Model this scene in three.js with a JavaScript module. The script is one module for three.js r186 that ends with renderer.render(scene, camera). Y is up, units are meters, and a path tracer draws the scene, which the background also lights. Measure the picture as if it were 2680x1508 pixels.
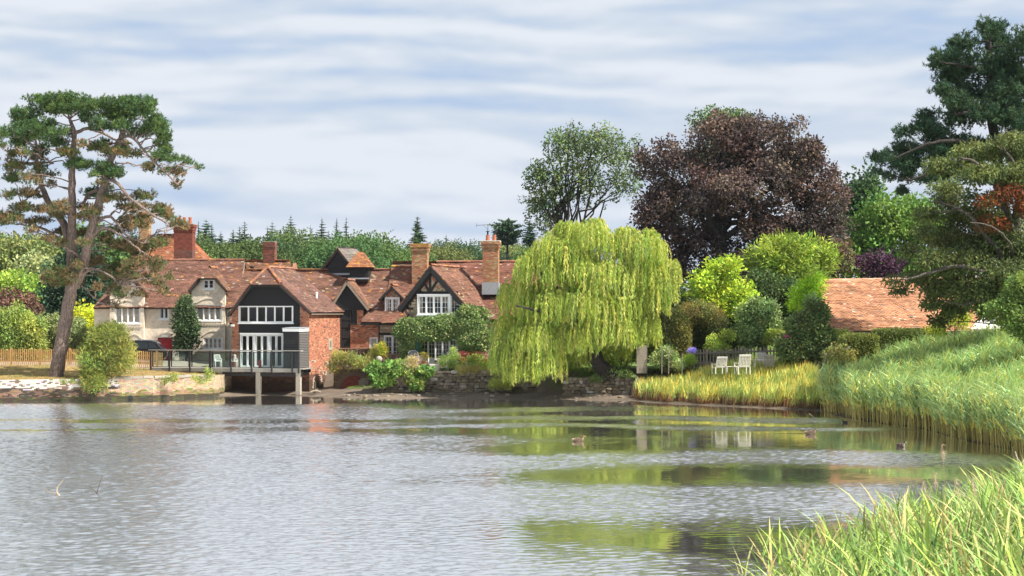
import * as THREE from 'three';
import { createNoise2D, createNoise3D } from 'simplex-noise';

// ---------- camera, sky, sun, exposure ----------
const F = 4673, CX = 1340, HY = 815, EYE = 5.8;            // focal length in photo pixels, principal column, horizon row, eye height over the water
const scene = new THREE.Scene();
const camera = new THREE.PerspectiveCamera(2 * Math.atan(754 / F) * 180 / Math.PI, 2680 / 1508, 0.5, 3000);
camera.position.set(0, EYE, 0);
camera.setViewOffset(2680, 1508, 0, 754 - HY, 2680, 1508);  // level camera, lens shifted up
const renderer = new THREE.WebGLRenderer();
renderer.toneMapping = THREE.LinearToneMapping;
renderer.toneMappingExposure = 2.0;
renderer.shadowMap.enabled = true;

const rng = (s) => () => { s = (s + 0x6d2b79f5) | 0; let t = Math.imul(s ^ (s >>> 15), 1 | s); t = (t + Math.imul(t ^ (t >>> 7), 61 | t)) ^ t; return ((t ^ (t >>> 14)) >>> 0) / 4294967296; };
const R = rng(7), n2 = createNoise2D(rng(11)), n3 = createNoise3D(rng(12));
const V = (x, y, z) => new THREE.Vector3(x, y, z);
const clamp = (x, a, b) => Math.min(b, Math.max(a, x)), lerp = (a, b, t) => a + (b - a) * t;
const smooth = (x, a, b) => { const t = clamp((x - a) / (b - a), 0, 1); return t * t * (3 - 2 * t); };
const rr = (a, b, r = R) => a + (b - a) * r();
const pick = (a, r = R) => a[Math.floor(r() * a.length) % a.length];
const rgb = (r, g, b) => [r, g, b];
const fbm3 = (x, y, z, o = 4) => { let s = 0, a = 0.5, k = 1; for (let i = 0; i < o; i++) { s += a * n3(x * k, y * k, z * k + i * 7); a *= 0.5; k *= 2; } return s; };
const fbm2 = (x, y, o = 4) => { let s = 0, a = 0.5, k = 1; for (let i = 0; i < o; i++) { s += a * n2(x * k + i * 3.1, y * k); a *= 0.5; k *= 2.03; } return s; };

const SUN_EL = 50 * Math.PI / 180, SUN_AZ = 22 * Math.PI / 180;
const sunDir = V(Math.cos(SUN_EL) * Math.cos(SUN_AZ), Math.sin(SUN_EL), Math.cos(SUN_EL) * Math.sin(SUN_AZ));
const sun = new THREE.DirectionalLight(new THREE.Color().setRGB(1, 0.93, 0.82), 5);
sun.position.copy(sunDir).multiplyScalar(300).add(V(0, 0, -100)); sun.target.position.set(0, 0, -100);
sun.castShadow = true; sun.shadow.radius = 1.5;
Object.assign(sun.shadow.camera, { left: -90, right: 90, top: 90, bottom: -90, near: 1, far: 800 });
scene.add(sun, sun.target);

{ // sky: thin streaked high cloud with blue gaps, a few low cumulus on the horizon
  const W = 3072, H = 1536, d = new Float32Array(W * H * 4);
  const blue = [0.42, 0.555, 0.77], grey = [0.60, 0.68, 0.79], white = [0.83, 0.86, 0.91], pale = [0.68, 0.75, 0.88];
  for (let y = 0; y < H; y++) {
    const el = ((y + 0.5) / H - 0.5) * Math.PI, dy = Math.sin(el), ce = Math.cos(el);
    for (let x = 0; x < W; x++) {
      const i = (y * W + x) * 4;
      if (dy < 0) { d[i] = 0.20; d[i + 1] = 0.21; d[i + 2] = 0.20; d[i + 3] = 1; continue; }
      const az = ((x + 0.5) / W - 0.5) * 2 * Math.PI, dx = Math.cos(az) * ce, dz = Math.sin(az) * ce;
      const q = dy + 0.007 * n3(dx * 4, dy * 12, dz * 4) + dx * 0.014;
      const band = fbm3(dx * 5, q * 54, dz * 5, 5) + 0.28 * n3(dx * 3 + 5, q * 13, dz * 3);
      const big = n3(dx * 2.6 + 9, dy * 9, dz * 2.6);
      const wisp = fbm3(dx * 15, q * 95, dz * 15, 4);
      let c = smooth(band * 0.9 + big * 0.16 + wisp * 0.34, -0.86, -0.10);
      const bright = smooth(band + wisp * 0.4 + 0.2 * n3(dx * 6, q * 18 + 4, dz * 6), -0.30, 0.40);
      const horizon = Math.exp(-dy * 24);
      let cu = 0;
      if (dy < 0.07) cu = smooth(fbm3(dx * 30, dy * 42, dz * 30, 4) - Math.abs(dy - 0.030) * 22, 0.0, 0.16) * smooth(n3(dx * 5 + 3.3, 0.4, dz * 5), -0.1, 0.3);
      for (let k = 0; k < 3; k++) {
        let v = lerp(lerp(blue[k], grey[k], c), white[k], bright * 0.72);
        v = lerp(v, pale[k], horizon * 0.75);
        v = lerp(v, 0.86 - k * 0.0, cu * 0.85);
        d[i + k] = v * 0.525;
      }
      d[i + 3] = 1;
    }
  }
  const t = new THREE.DataTexture(d, W, H, THREE.RGBAFormat, THREE.FloatType);
  t.mapping = THREE.EquirectangularReflectionMapping; t.magFilter = THREE.LinearFilter; t.needsUpdate = true;
  scene.background = t; scene.environment = t;
}

// ---------- helpers ----------
const P = (px, py, D) => V((px - CX) * D / F, EYE - (py - HY) * D / F, -D);       // where a photo pixel lies at distance D
const S = (D) => F / D;                                                           // photo pixels per metre at distance D
const used = new Map();
const numbered = (name) => { const k = used.get(name) || 0; used.set(name, k + 1); return k ? `${name}_${String(k).padStart(3, '0')}` : name; };
function tag(o, label, category, group, kind) {
  if (label) o.userData.label = label; if (category) o.userData.category = category;
  if (group) o.userData.group = group; if (kind) o.userData.kind = kind; return o;
}
function thing(name, label, category, pos = [0, 0, 0], turn = 0, group) {
  const g = new THREE.Group(); g.name = numbered(name); g.position.set(...pos); g.rotation.y = turn; scene.add(g);
  return tag(g, label, category, group);
}
function mesh(name, geo, mat, parent) { const m = new THREE.Mesh(geo, mat); m.name = parent === scene ? numbered(name) : name; m.castShadow = m.receiveShadow = true; parent.add(m); return m; }
function sub(name, parent, pos = [0, 0, 0], turn = 0) { const g = new THREE.Group(); g.name = name; g.position.set(...pos); g.rotation.y = turn; parent.add(g); return g; }
const stuff = (o) => { o.userData.kind = 'stuff'; return o; };

// mesh builder: triangles with vertex colours, uv in metres by box projection
class MB {
  constructor() { this.p = []; this.c = []; this.n = []; this.u = []; this.hasN = false; }
  tri(a, b, c, col, na, nb, nc) {
    this.p.push(a.x, a.y, a.z, b.x, b.y, b.z, c.x, c.y, c.z);
    for (let i = 0; i < 3; i++) this.c.push(col[0], col[1], col[2]);
    let n = na;
    const ux = b.x - a.x, uy = b.y - a.y, uz = b.z - a.z, vx = c.x - a.x, vy = c.y - a.y, vz = c.z - a.z;
    let nx = uy * vz - uz * vy, ny = uz * vx - ux * vz, nz = ux * vy - uy * vx; const l = Math.hypot(nx, ny, nz) || 1; nx /= l; ny /= l; nz /= l;
    if (n) this.n.push(na.x, na.y, na.z, nb.x, nb.y, nb.z, nc.x, nc.y, nc.z); else for (let i = 0; i < 3; i++) this.n.push(nx, ny, nz);
    const ax = Math.abs(nx), ay = Math.abs(ny), az = Math.abs(nz);
    for (const q of [a, b, c]) { if (ay >= ax && ay >= az) this.u.push(q.x, q.z); else if (ax >= az) this.u.push(q.z, q.y); else this.u.push(q.x, q.y); }
    return this;
  }
  quad(a, b, c, d, col) { this.tri(a, b, c, col); this.tri(a, c, d, col); return this; }
  hex(v, col) { const q = (a, b, c, d) => this.quad(v[a], v[b], v[c], v[d], col); q(0, 1, 2, 3); q(5, 4, 7, 6); q(4, 0, 3, 7); q(1, 5, 6, 2); q(3, 2, 6, 7); q(4, 5, 1, 0); return this; }
  box(cx, cy, cz, sx, sy, sz, col = [1, 1, 1]) {
    const x0 = cx - sx / 2, x1 = cx + sx / 2, y0 = cy - sy / 2, y1 = cy + sy / 2, z0 = cz - sz / 2, z1 = cz + sz / 2;
    return this.hex([V(x0, y0, z1), V(x1, y0, z1), V(x1, y1, z1), V(x0, y1, z1), V(x0, y0, z0), V(x1, y0, z0), V(x1, y1, z0), V(x0, y1, z0)], col);
  }
  span(x0, y0, z0, x1, y1, z1, col = [1, 1, 1]) { return this.box((x0 + x1) / 2, (y0 + y1) / 2, (z0 + z1) / 2, Math.abs(x1 - x0), Math.abs(y1 - y0), Math.abs(z1 - z0), col); }
  beam(a, b, w, h, col = [1, 1, 1], up = V(0, 1, 0)) {         // bar from a to b, w across, h along up
    const t = b.clone().sub(a).normalize(), s = t.clone().cross(up).normalize(), n = s.clone().cross(t).normalize();
    const at = (o, i, j) => o.clone().addScaledVector(s, i * w / 2).addScaledVector(n, j * h / 2);
    return this.hex([at(a, -1, -1), at(b, -1, -1), at(b, -1, 1), at(a, -1, 1), at(a, 1, -1), at(b, 1, -1), at(b, 1, 1), at(a, 1, 1)].map((v) => v), col);
  }
  tube(pts, rad, sides = 7, col = [1, 1, 1], capped = true) {
    const rings = []; let prev = null;
    for (let i = 0; i < pts.length; i++) {
      const t = pts[Math.min(i + 1, pts.length - 1)].clone().sub(pts[Math.max(i - 1, 0)]).normalize();
      let s = prev ? prev.clone().addScaledVector(t, -prev.dot(t)) : (Math.abs(t.y) < 0.9 ? V(0, 1, 0) : V(1, 0, 0)).cross(t); s.normalize(); prev = s;
      const b = t.clone().cross(s), ring = [], r = Array.isArray(rad) ? rad[i] : rad;
      for (let k = 0; k < sides; k++) { const a = k / sides * Math.PI * 2, n = s.clone().multiplyScalar(Math.cos(a)).addScaledVector(b, Math.sin(a)); ring.push([pts[i].clone().addScaledVector(n, r), n]); }
      rings.push(ring);
    }
    const c = (i) => (typeof col === 'function' ? col(i) : col);
    for (let i = 0; i + 1 < rings.length; i++) for (let k = 0; k < sides; k++) {
      const [a, na] = rings[i][k], [b, nb] = rings[i][(k + 1) % sides], [d, nd] = rings[i + 1][k], [e, ne] = rings[i + 1][(k + 1) % sides];
      this.tri(a, b, e, c(i), na, nb, ne); this.tri(a, e, d, c(i), na, ne, nd);
    }
    if (capped) for (const [ring, o, f] of [[rings[0], pts[0], 1], [rings.at(-1), pts.at(-1), -1]]) for (let k = 0; k < sides; k++) { const a = ring[k][0], b = ring[(k + 1) % sides][0]; f > 0 ? this.tri(o, b, a, c(0)) : this.tri(o, a, b, c(0)); }
    return this;
  }
  prism(poly, z0, z1, col = [1, 1, 1]) { // convex polygon in xy, counter-clockwise, from z0 (back) to z1 (front)
    const n = poly.length, f = poly.map(([x, y]) => V(x, y, z1)), b = poly.map(([x, y]) => V(x, y, z0));
    for (let i = 1; i + 1 < n; i++) { this.tri(f[0], f[i], f[i + 1], col); this.tri(b[0], b[i + 1], b[i], col); }
    for (let i = 0; i < n; i++) { const j = (i + 1) % n; this.quad(b[i], b[j], f[j], f[i], col); }
    return this;
  }
  slab(pts, n, th, col = [1, 1, 1]) { // convex planar polygon in space, thickened by th against its normal n
    const b = pts.map((p) => p.clone().addScaledVector(n, -th)), k = pts.length;
    for (let i = 1; i + 1 < k; i++) { this.tri(pts[0], pts[i], pts[i + 1], col); this.tri(b[0], b[i + 1], b[i], col); }
    for (let i = 0; i < k; i++) { const j = (i + 1) % k; this.quad(b[i], b[j], pts[j], pts[i], col); }
    return this;
  }
  geo() {
    const g = new THREE.BufferGeometry();
    g.setAttribute('position', new THREE.Float32BufferAttribute(this.p, 3)); g.setAttribute('normal', new THREE.Float32BufferAttribute(this.n, 3));
    g.setAttribute('color', new THREE.Float32BufferAttribute(this.c, 3)); g.setAttribute('uv', new THREE.Float32BufferAttribute(this.u, 2)); return g;
  }
  build(name, mat, parent) { return mesh(name, this.geo(), mat, parent); }
}

// textures: tileable grey mottling used as colour variation and as fine relief
function dataTex(n, f, srgb, rep) {
  const d = new Uint8Array(n * n * 4);
  for (let y = 0; y < n; y++) for (let x = 0; x < n; x++) { const v = f(x / n, y / n), i = (y * n + x) * 4; for (let k = 0; k < 3; k++) d[i + k] = clamp((v.length ? v[k] : v) * 255, 0, 255); d[i + 3] = 255; }
  const t = new THREE.DataTexture(d, n, n); t.wrapS = t.wrapT = THREE.RepeatWrapping; t.magFilter = THREE.LinearFilter; t.minFilter = THREE.LinearMipmapLinearFilter;
  if (srgb) t.colorSpace = THREE.SRGBColorSpace; t.repeat.set(rep, rep); t.needsUpdate = true; return t;
}
const tile2 = (u, v, k, o = 4, sx = 1, sy = 1) => { // tileable fbm on a torus
  let s = 0, a = 0.5, f = k; for (let i = 0; i < o; i++) { const A = u * 2 * Math.PI, B = v * 2 * Math.PI; s += a * n3(Math.cos(A) * f * sx + Math.cos(B) * f * sy * 0.9 + i * 5, Math.sin(A) * f * sx + i, Math.sin(B) * f * sy + Math.cos(B) * 0.37 * f * sy); a *= 0.5; f *= 2; } return s; };
const rep = (t, sx, sy = sx) => { const c = t.clone(); c.repeat.set(sx, sy); c.needsUpdate = true; return c; };
const mottle = dataTex(512, (u, v) => 0.86 + 0.22 * tile2(u, v, 1.6, 5) + 0.08 * (R() - 0.5), false, 0.5);
const relief = dataTex(512, (u, v) => 0.5 + 0.55 * tile2(u, v, 4, 4) + 0.12 * (R() - 0.5), false, 0.5);
const barkTex = dataTex(512, (u, v) => { const w = tile2(u, v, 1.2, 3) * 0.09; const r = Math.abs(((u + w) * 9 % 1) - 0.5) * 2; return 0.3 + 0.5 * r + 0.35 * tile2(u, v, 3, 4); }, false, 0.6);
const grainTex = dataTex(256, (u, v) => 0.82 + 0.25 * tile2(u, v, 1.4, 4, 0.35, 3), false, 1);

const mats = new Map();
function M(key, o = {}) { // vertex-coloured matte material
  if (!mats.has(key)) { const { phys, ...q } = o; const c = q.color; delete q.color; const m = new (phys ? THREE.MeshPhysicalMaterial : THREE.MeshStandardMaterial)({ roughness: 0.85, vertexColors: true, side: THREE.DoubleSide, ...q }); if (c) m.color.setRGB(...c); m.name = key; mats.set(key, m); }
  return mats.get(key);
}
const masonry = M('masonry', { map: mottle, bumpMap: relief, bumpScale: 0.006, roughness: 0.92 });
const plain = M('plain', { roughness: 0.8 });
const plaster = M('painted_render', { color: rgb(0.84, 0.735, 0.595), map: rep(mottle, 0.3), roughness: 0.9, bumpScale: 0.012,
  bumpMap: dataTex(512, (u, v) => { const row = Math.floor(v * 16), fx = ((u * 6 + (row % 2) * 0.5) % 1), fy = (v * 16) % 1; const j = Math.min(fx * 2.2, (1 - fx) * 2.2, fy * 0.8, (1 - fy) * 0.8) < 0.06 ? 0.3 : 0.75; return j + 0.2 * tile2(u, v, 6, 2); }, false, 0.72) });
const whitePaint = M('white_paint', { color: rgb(0.82, 0.83, 0.83), roughness: 0.45 });
const blackPaint = M('black_tarred_wood', { color: rgb(0.020, 0.021, 0.024), roughness: 0.55, bumpMap: rep(grainTex, 0.6, 4), bumpScale: 0.004 });
const blackTimber = M('black_timber', { color: rgb(0.016, 0.015, 0.015), roughness: 0.75 });
const lead = M('lead_sheet', { color: rgb(0.34, 0.37, 0.41), roughness: 0.5, map: rep(mottle, 0.7) });
const darkIron = M('dark_iron', { color: rgb(0.02, 0.022, 0.024), roughness: 0.5 });
const glass = new THREE.MeshPhysicalMaterial({ transmission: 1, roughness: 0.03, thickness: 0, ior: 1.5 }); glass.name = 'window_glass'; glass.side = THREE.DoubleSide;
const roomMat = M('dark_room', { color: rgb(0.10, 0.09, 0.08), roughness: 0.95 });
const curtainMat = M('curtain', { color: rgb(0.62, 0.58, 0.48), roughness: 0.95 });
const weathered = M('weathered_oak', { color: rgb(0.30, 0.255, 0.20), map: rep(grainTex, 1.3, 0.5), roughness: 0.85 });
const deckWood = M('grey_deck_wood', { color: rgb(0.30, 0.29, 0.26), map: rep(mottle, 1.1), roughness: 0.85 });
const concrete = M('concrete', { color: rgb(0.40, 0.36, 0.30), map: rep(mottle, 0.9), roughness: 0.95, bumpMap: relief, bumpScale: 0.01 });

// building frame: origin on the ground, x along the front to the right, z outwards; deg turns the front towards the left of the picture
class Frame {
  constructor(px, D, deg) { this.a = deg * Math.PI / 180; this.o = V((px - CX) * D / F, 0, -D); this.ex = V(Math.cos(this.a), 0, Math.sin(this.a)); this.ez = V(-Math.sin(this.a), 0, Math.cos(this.a)); }
  ray(px, py) { return V((px - CX) / F, -(py - HY) / F, -1); }
  hit(px, py, axis, k) { const d = this.ray(px, py), oc = this.o.clone().sub(V(0, EYE, 0)); const ax = axis === 'z' ? this.ez : this.ex; const t = (k + oc.dot(ax)) / d.dot(ax); const p = V(0, EYE, 0).addScaledVector(d, t), l = p.sub(this.o); return V(l.dot(this.ex), l.y, l.dot(this.ez)); }
  z(px, py, k = 0) { return this.hit(px, py, 'z', k); }      // local point on the plane z = k seen at the pixel
  x(px, py, k = 0) { return this.hit(px, py, 'x', k); }      // the same on the plane x = k
  group(name, label, category) { return thing(name, label, category, [this.o.x, 0, this.o.z], -this.a); }
  world(l) { return this.o.clone().addScaledVector(this.ex, l.x).addScaledVector(this.ez, l.z).add(V(0, l.y, 0)); }
}
// scanline of a polygon (list of [u, v]) at height v, minus rectangular holes
function spans(poly, v, holes = []) {
  const xs = []; for (let i = 0; i < poly.length; i++) { const [x0, y0] = poly[i], [x1, y1] = poly[(i + 1) % poly.length]; if ((y0 <= v) !== (y1 <= v)) xs.push(x0 + (v - y0) / (y1 - y0) * (x1 - x0)); }
  xs.sort((a, b) => a - b); let out = []; for (let i = 0; i + 1 < xs.length; i += 2) out.push([xs[i], xs[i + 1]]);
  for (const [hx0, hy0, hx1, hy1] of holes) if (v > hy0 && v < hy1) out = out.flatMap(([a, b]) => [[a, Math.min(b, hx0)], [Math.max(a, hx1), b]].filter(([p, q]) => q - p > 0.02));
  return out;
}
const plane = (O, U, Vv) => ({ O, U, V: Vv, N: U.clone().cross(Vv).normalize(), at(u, v, h = 0) { return O.clone().addScaledVector(U, u).addScaledVector(Vv, v).addScaledVector(this.N, h); } });
const frontPlane = (z = 0) => plane(V(0, 0, z), V(1, 0, 0), V(0, 1, 0));
const sidePlane = (x = 0) => plane(V(x, 0, 0), V(0, 0, -1), V(0, 1, 0));   // right-hand side, u runs backwards
const redBrick = (u, v, r) => { const k = 0.88 + 0.34 * r() + 0.22 * fbm2(u * 0.7, v * 0.9, 3); const c = r() < 0.12 ? [0.20, 0.10, 0.08] : r() < 0.2 ? [0.54, 0.29, 0.18] : [0.48, 0.19, 0.11]; return c.map((x) => x * k); };
function bricks(mb, pl, poly, holes, pal, o = {}) {
  const { L = 0.235, H = 0.077, d = 0.016, joint = 0.012, seed = 3 } = o, r = rng(seed); let v0 = Infinity, v1 = -Infinity; for (const [, y] of poly) { v0 = Math.min(v0, y); v1 = Math.max(v1, y); }
  for (let v = v0, k = 0; v < v1 - 0.02; v += H, k++) for (const [a, b] of spans(poly, v + H / 2, holes)) {
    for (let u = a - (k % 2 ? L / 2 : 0) - (k % 3) * 0.01; u < b; u += L) {
      const p = Math.max(u, a), q = Math.min(u + L - joint, b); if (q - p < 0.03) continue;
      const h = d + (r() - 0.5) * 0.008, c = pal(p, v, r), w = H - joint, A = (x, y, z) => pl.at(x, y, z);
      const f = [A(p, v, h), A(q, v, h), A(q, v + w, h), A(p, v + w, h)], g = [A(p, v, -0.004), A(q, v, -0.004), A(q, v + w, -0.004), A(p, v + w, -0.004)];
      mb.quad(...f, c); mb.quad(g[3], f[3], f[2], g[2], c).quad(g[3], g[0], f[0], f[3], c).quad(f[1], g[1], g[2], f[2], c).quad(g[0], g[1], f[1], f[0], c);
    }
  }
}
function stones(mb, pl, poly, holes, pal, o = {}) { // coursed rubble facing: uneven many-sided stones
  const { W = 0.34, H = 0.2, d = 0.06, seed = 5 } = o, r = rng(seed); let v0 = Infinity, v1 = -Infinity; for (const [, y] of poly) { v0 = Math.min(v0, y); v1 = Math.max(v1, y); }
  for (let v = v0; v < v1 - 0.05; v += H) for (const [a, b] of spans(poly, v + H / 2, holes)) for (let u = a - r() * W * 0.6; u < b - 0.05;) {
    const w = W * (0.55 + 0.9 * r()), p = Math.max(u, a), q = Math.min(u + w - 0.03, b); u += w; if (q - p < 0.06) continue;
    const c = pal(p, v, r), cx = (p + q) / 2, cy = v + H / 2 + (r() - 0.5) * 0.04, hx = (q - p) / 2, hy = H / 2 * (0.85 + 0.2 * r()), ring = [], base = [], K = 8;
    for (let i = 0; i < K; i++) { const t = (i + 0.5) / K * 2 * Math.PI, e = 0.95 + 0.25 * r(); const x = clamp(Math.cos(t) * 1.25, -1, 1) * hx * e, y = clamp(Math.sin(t) * 1.25, -1, 1) * hy * e; base.push(pl.at(cx + x, cy + y, 0)); ring.push(pl.at(cx + x * 0.72, cy + y * 0.72, d * (0.7 + 0.5 * r()))); }
    const m = pl.at(cx, cy, d * 1.15); for (let i = 0; i < K; i++) { const j = (i + 1) % K; mb.tri(m, ring[i], ring[j], c); mb.quad(base[i], base[j], ring[j], ring[i], c); }
  }
}
const tileRed = (o = {}) => (u, v, r) => { const { base = [0.235, 0.11, 0.078], dark = 0.16, lichen = 0.05, orange = 0.02 } = o; const t = fbm2(u * 0.35 + 3, v * 0.5, 4), k = 0.88 + 0.34 * (r() - 0.5) + 0.28 * t; const q = r();
  if (q < lichen * 0.4 * (1 + 3 * Math.max(0, n2(u * 0.8, v * 0.8 + 9)))) return [0.40, 0.31, 0.25].map((x) => x * (0.7 + 0.5 * r())); if (q > 1 - orange * 0.6 * (1 + 2 * Math.max(0, n2(u * 0.5 + 20, v * 0.5)))) return [0.46, 0.22, 0.05];
  if (r() < dark) return base.map((x, i) => x * k * [0.76, 0.83, 0.9][i]); return base.map((x, i) => x * k * [1, 1 + 0.2 * (r() - 0.3), 1][i]); };
function tiledRoof(parent, pts, pal = tileRed(), o = {}) { // pts: planar convex polygon; the first edge is the eave, left to right seen from outside
  const { gauge = 0.14, tw = 0.22, th = 0.14, sag = 0.03, seed = 9 } = o, r = rng(seed);
  const U = pts[1].clone().sub(pts[0]).normalize(), N = U.clone().cross(pts[2].clone().sub(pts[0])).normalize(), Vv = N.clone().cross(U), pl = plane(pts[0], U, Vv);
  const poly = pts.map((p) => { const d = p.clone().sub(pts[0]); return [d.dot(U), d.dot(Vv)]; }), vmax = Math.max(...poly.map((q) => q[1])), mb = new MB(), off = r() * 50;
  const roof = new MB().slab(pts, N, th, [0.05, 0.035, 0.03]).build('roof', plain, parent);
  for (let v = -0.04, k = 0, row = 1; v < vmax; v += gauge, k++, row = 0.88 + 0.24 * r()) for (const [a, b] of spans(poly, clamp(v + gauge * 0.5, 0.01, vmax - 0.005))) for (let u = a - (k % 2) * tw / 2 - r() * 0.02; u < b; u += tw) {
    const p = Math.max(u, a), q = Math.min(u + tw - 0.008, b); if (q - p < 0.03) continue;
    const s = (n2(p * 0.3 + off, v * 0.3) + 0.4 * n2(p * 1.1 + off, v * 1.1)) * sag + sag * 1.2, h = 0.042 + s + (r() - 0.5) * 0.018, tilt = (r() - 0.5) * 0.01, c = pal(p + off, v, r).map((x) => x * row), dv = (r() - 0.5) * 0.012;
    const A = pl.at(p, v + dv, h), B = pl.at(q, v + dv, h + tilt), C = pl.at(q, v + gauge * 1.25, s + 0.006), D = pl.at(p, v + gauge * 1.25, s + 0.006);
    mb.quad(A, B, C, D, c).quad(pl.at(p, v + dv, s - 0.03), pl.at(q, v + dv, s - 0.03), B, A, c);
    if (q === b || p === a) mb.tri(A, D, pl.at(p, v, -0.02), c).tri(B, pl.at(q, v, -0.02), C, c);
  }
  stuff(mb.build('roof_tiles', M('clay_tile', { map: mottle, roughness: 0.9 }), roof)); return roof;
}
const ridgeGeo = (() => { const mb = new MB(); const K = 6, ring = (z, r) => Array.from({ length: K + 1 }, (_, i) => { const a = Math.PI * (i / K) * 1.1 - 0.05 * Math.PI; return V(Math.cos(a) * r, Math.sin(a) * r * 0.85, z); }); const a = ring(0, 0.13), b = ring(1, 0.12), e = ring(0, 0.1); for (let i = 0; i < K; i++) { mb.quad(a[i], a[i + 1], b[i + 1], b[i], [1, 1, 1]); mb.quad(e[i], e[i + 1], a[i + 1], a[i], [1, 1, 1]); } return mb.geo(); })();
const ridgeMats = [[0.33, 0.13, 0.075], [0.24, 0.10, 0.06], [0.40, 0.19, 0.08], [0.30, 0.15, 0.10]].map((c, i) => M('ridge_clay_' + i, { color: c, map: rep(mottle, 2), roughness: 0.9 }));
function ridge(parent, A, B, step = 0.32, mset = ridgeMats) { // each ridge tile its own piece
  const d = B.clone().sub(A), n = Math.max(1, Math.round(d.length() / step)), L = d.length() / n, t = d.clone().normalize();
  for (let i = 0; i < n; i++) { const m = mesh('ridge_tile', ridgeGeo, pick(mset), parent); m.position.copy(A).addScaledVector(t, i * L).add(V(0, rr(-0.012, 0.012), 0)); m.lookAt(m.position.clone().add(t)); m.quaternion.setFromRotationMatrix(new THREE.Matrix4().lookAt(t, V(0, 0, 0), V(0, 1, 0))); m.scale.set(1, 1, L * 1.03); }
}
function wall(parent, name, poly, holes, z, th, mat, col = [1, 1, 1]) { // plane wall in xy with rectangular holes, front face at z
  const s = new THREE.Shape(poly.map(([x, y]) => new THREE.Vector2(x, y)));
  for (const [a, b, c, d] of holes || []) s.holes.push(new THREE.Path([[a, b], [a, d], [c, d], [c, b]].map(([x, y]) => new THREE.Vector2(x, y))));
  const g = new THREE.ExtrudeGeometry(s, { depth: th, bevelEnabled: false }); g.translate(0, 0, z - th);
  const n = g.attributes.position.count; g.setAttribute('color', new THREE.Float32BufferAttribute(Array.from({ length: n * 3 }, (_, i) => col[i % 3]), 3));
  return mesh(name, g, mat, parent);
}
const boardGeo = (() => { const mb = new MB(); const f = (y, z) => [V(-0.5, y, z), V(0.5, y, z)]; const [a, b] = f(0, 0.048), [c, d] = f(1, 0.008), [e, g] = f(0, 0), [h, k] = f(1, 0); const w = [1, 1, 1]; mb.quad(a, b, d, c, w).quad(e, g, b, a, w).quad(c, d, k, h, w).quad(e, a, c, h, w).quad(b, g, k, d, w); return mb.geo(); })();
const boardMats = [0, 1, 2].map((i) => M('tarred_board_' + i, { color: rgb(0.012 + i * 0.004, 0.0125 + i * 0.004, 0.0145 + i * 0.004), roughness: 0.7 + 0.06 * i, map: rep(grainTex, 0.5, 3), bumpMap: rep(grainTex, 0.5, 3), bumpScale: 0.004 }));
function boards(parent, poly, holes, z, H = 0.19, mset = boardMats) { // lapped weatherboards, each its own piece
  let v0 = Infinity, v1 = -Infinity; for (const [, y] of poly) { v0 = Math.min(v0, y); v1 = Math.max(v1, y); }
  for (let v = v0; v < v1 - 0.06; v += H) for (const [a, b] of spans(poly, Math.min(v + H * 0.75, v1 - 0.02), holes)) { if (b - a < 0.1) continue; const m = mesh('board', boardGeo, pick(mset), parent); m.position.set((a + b) / 2, v, z + rr(0, 0.006)); m.scale.set(b - a, H * 1.1, 1); m.rotation.z = rr(-0.0015, 0.0015); }
}
const paneGeo = new THREE.PlaneGeometry(1, 1);
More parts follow.
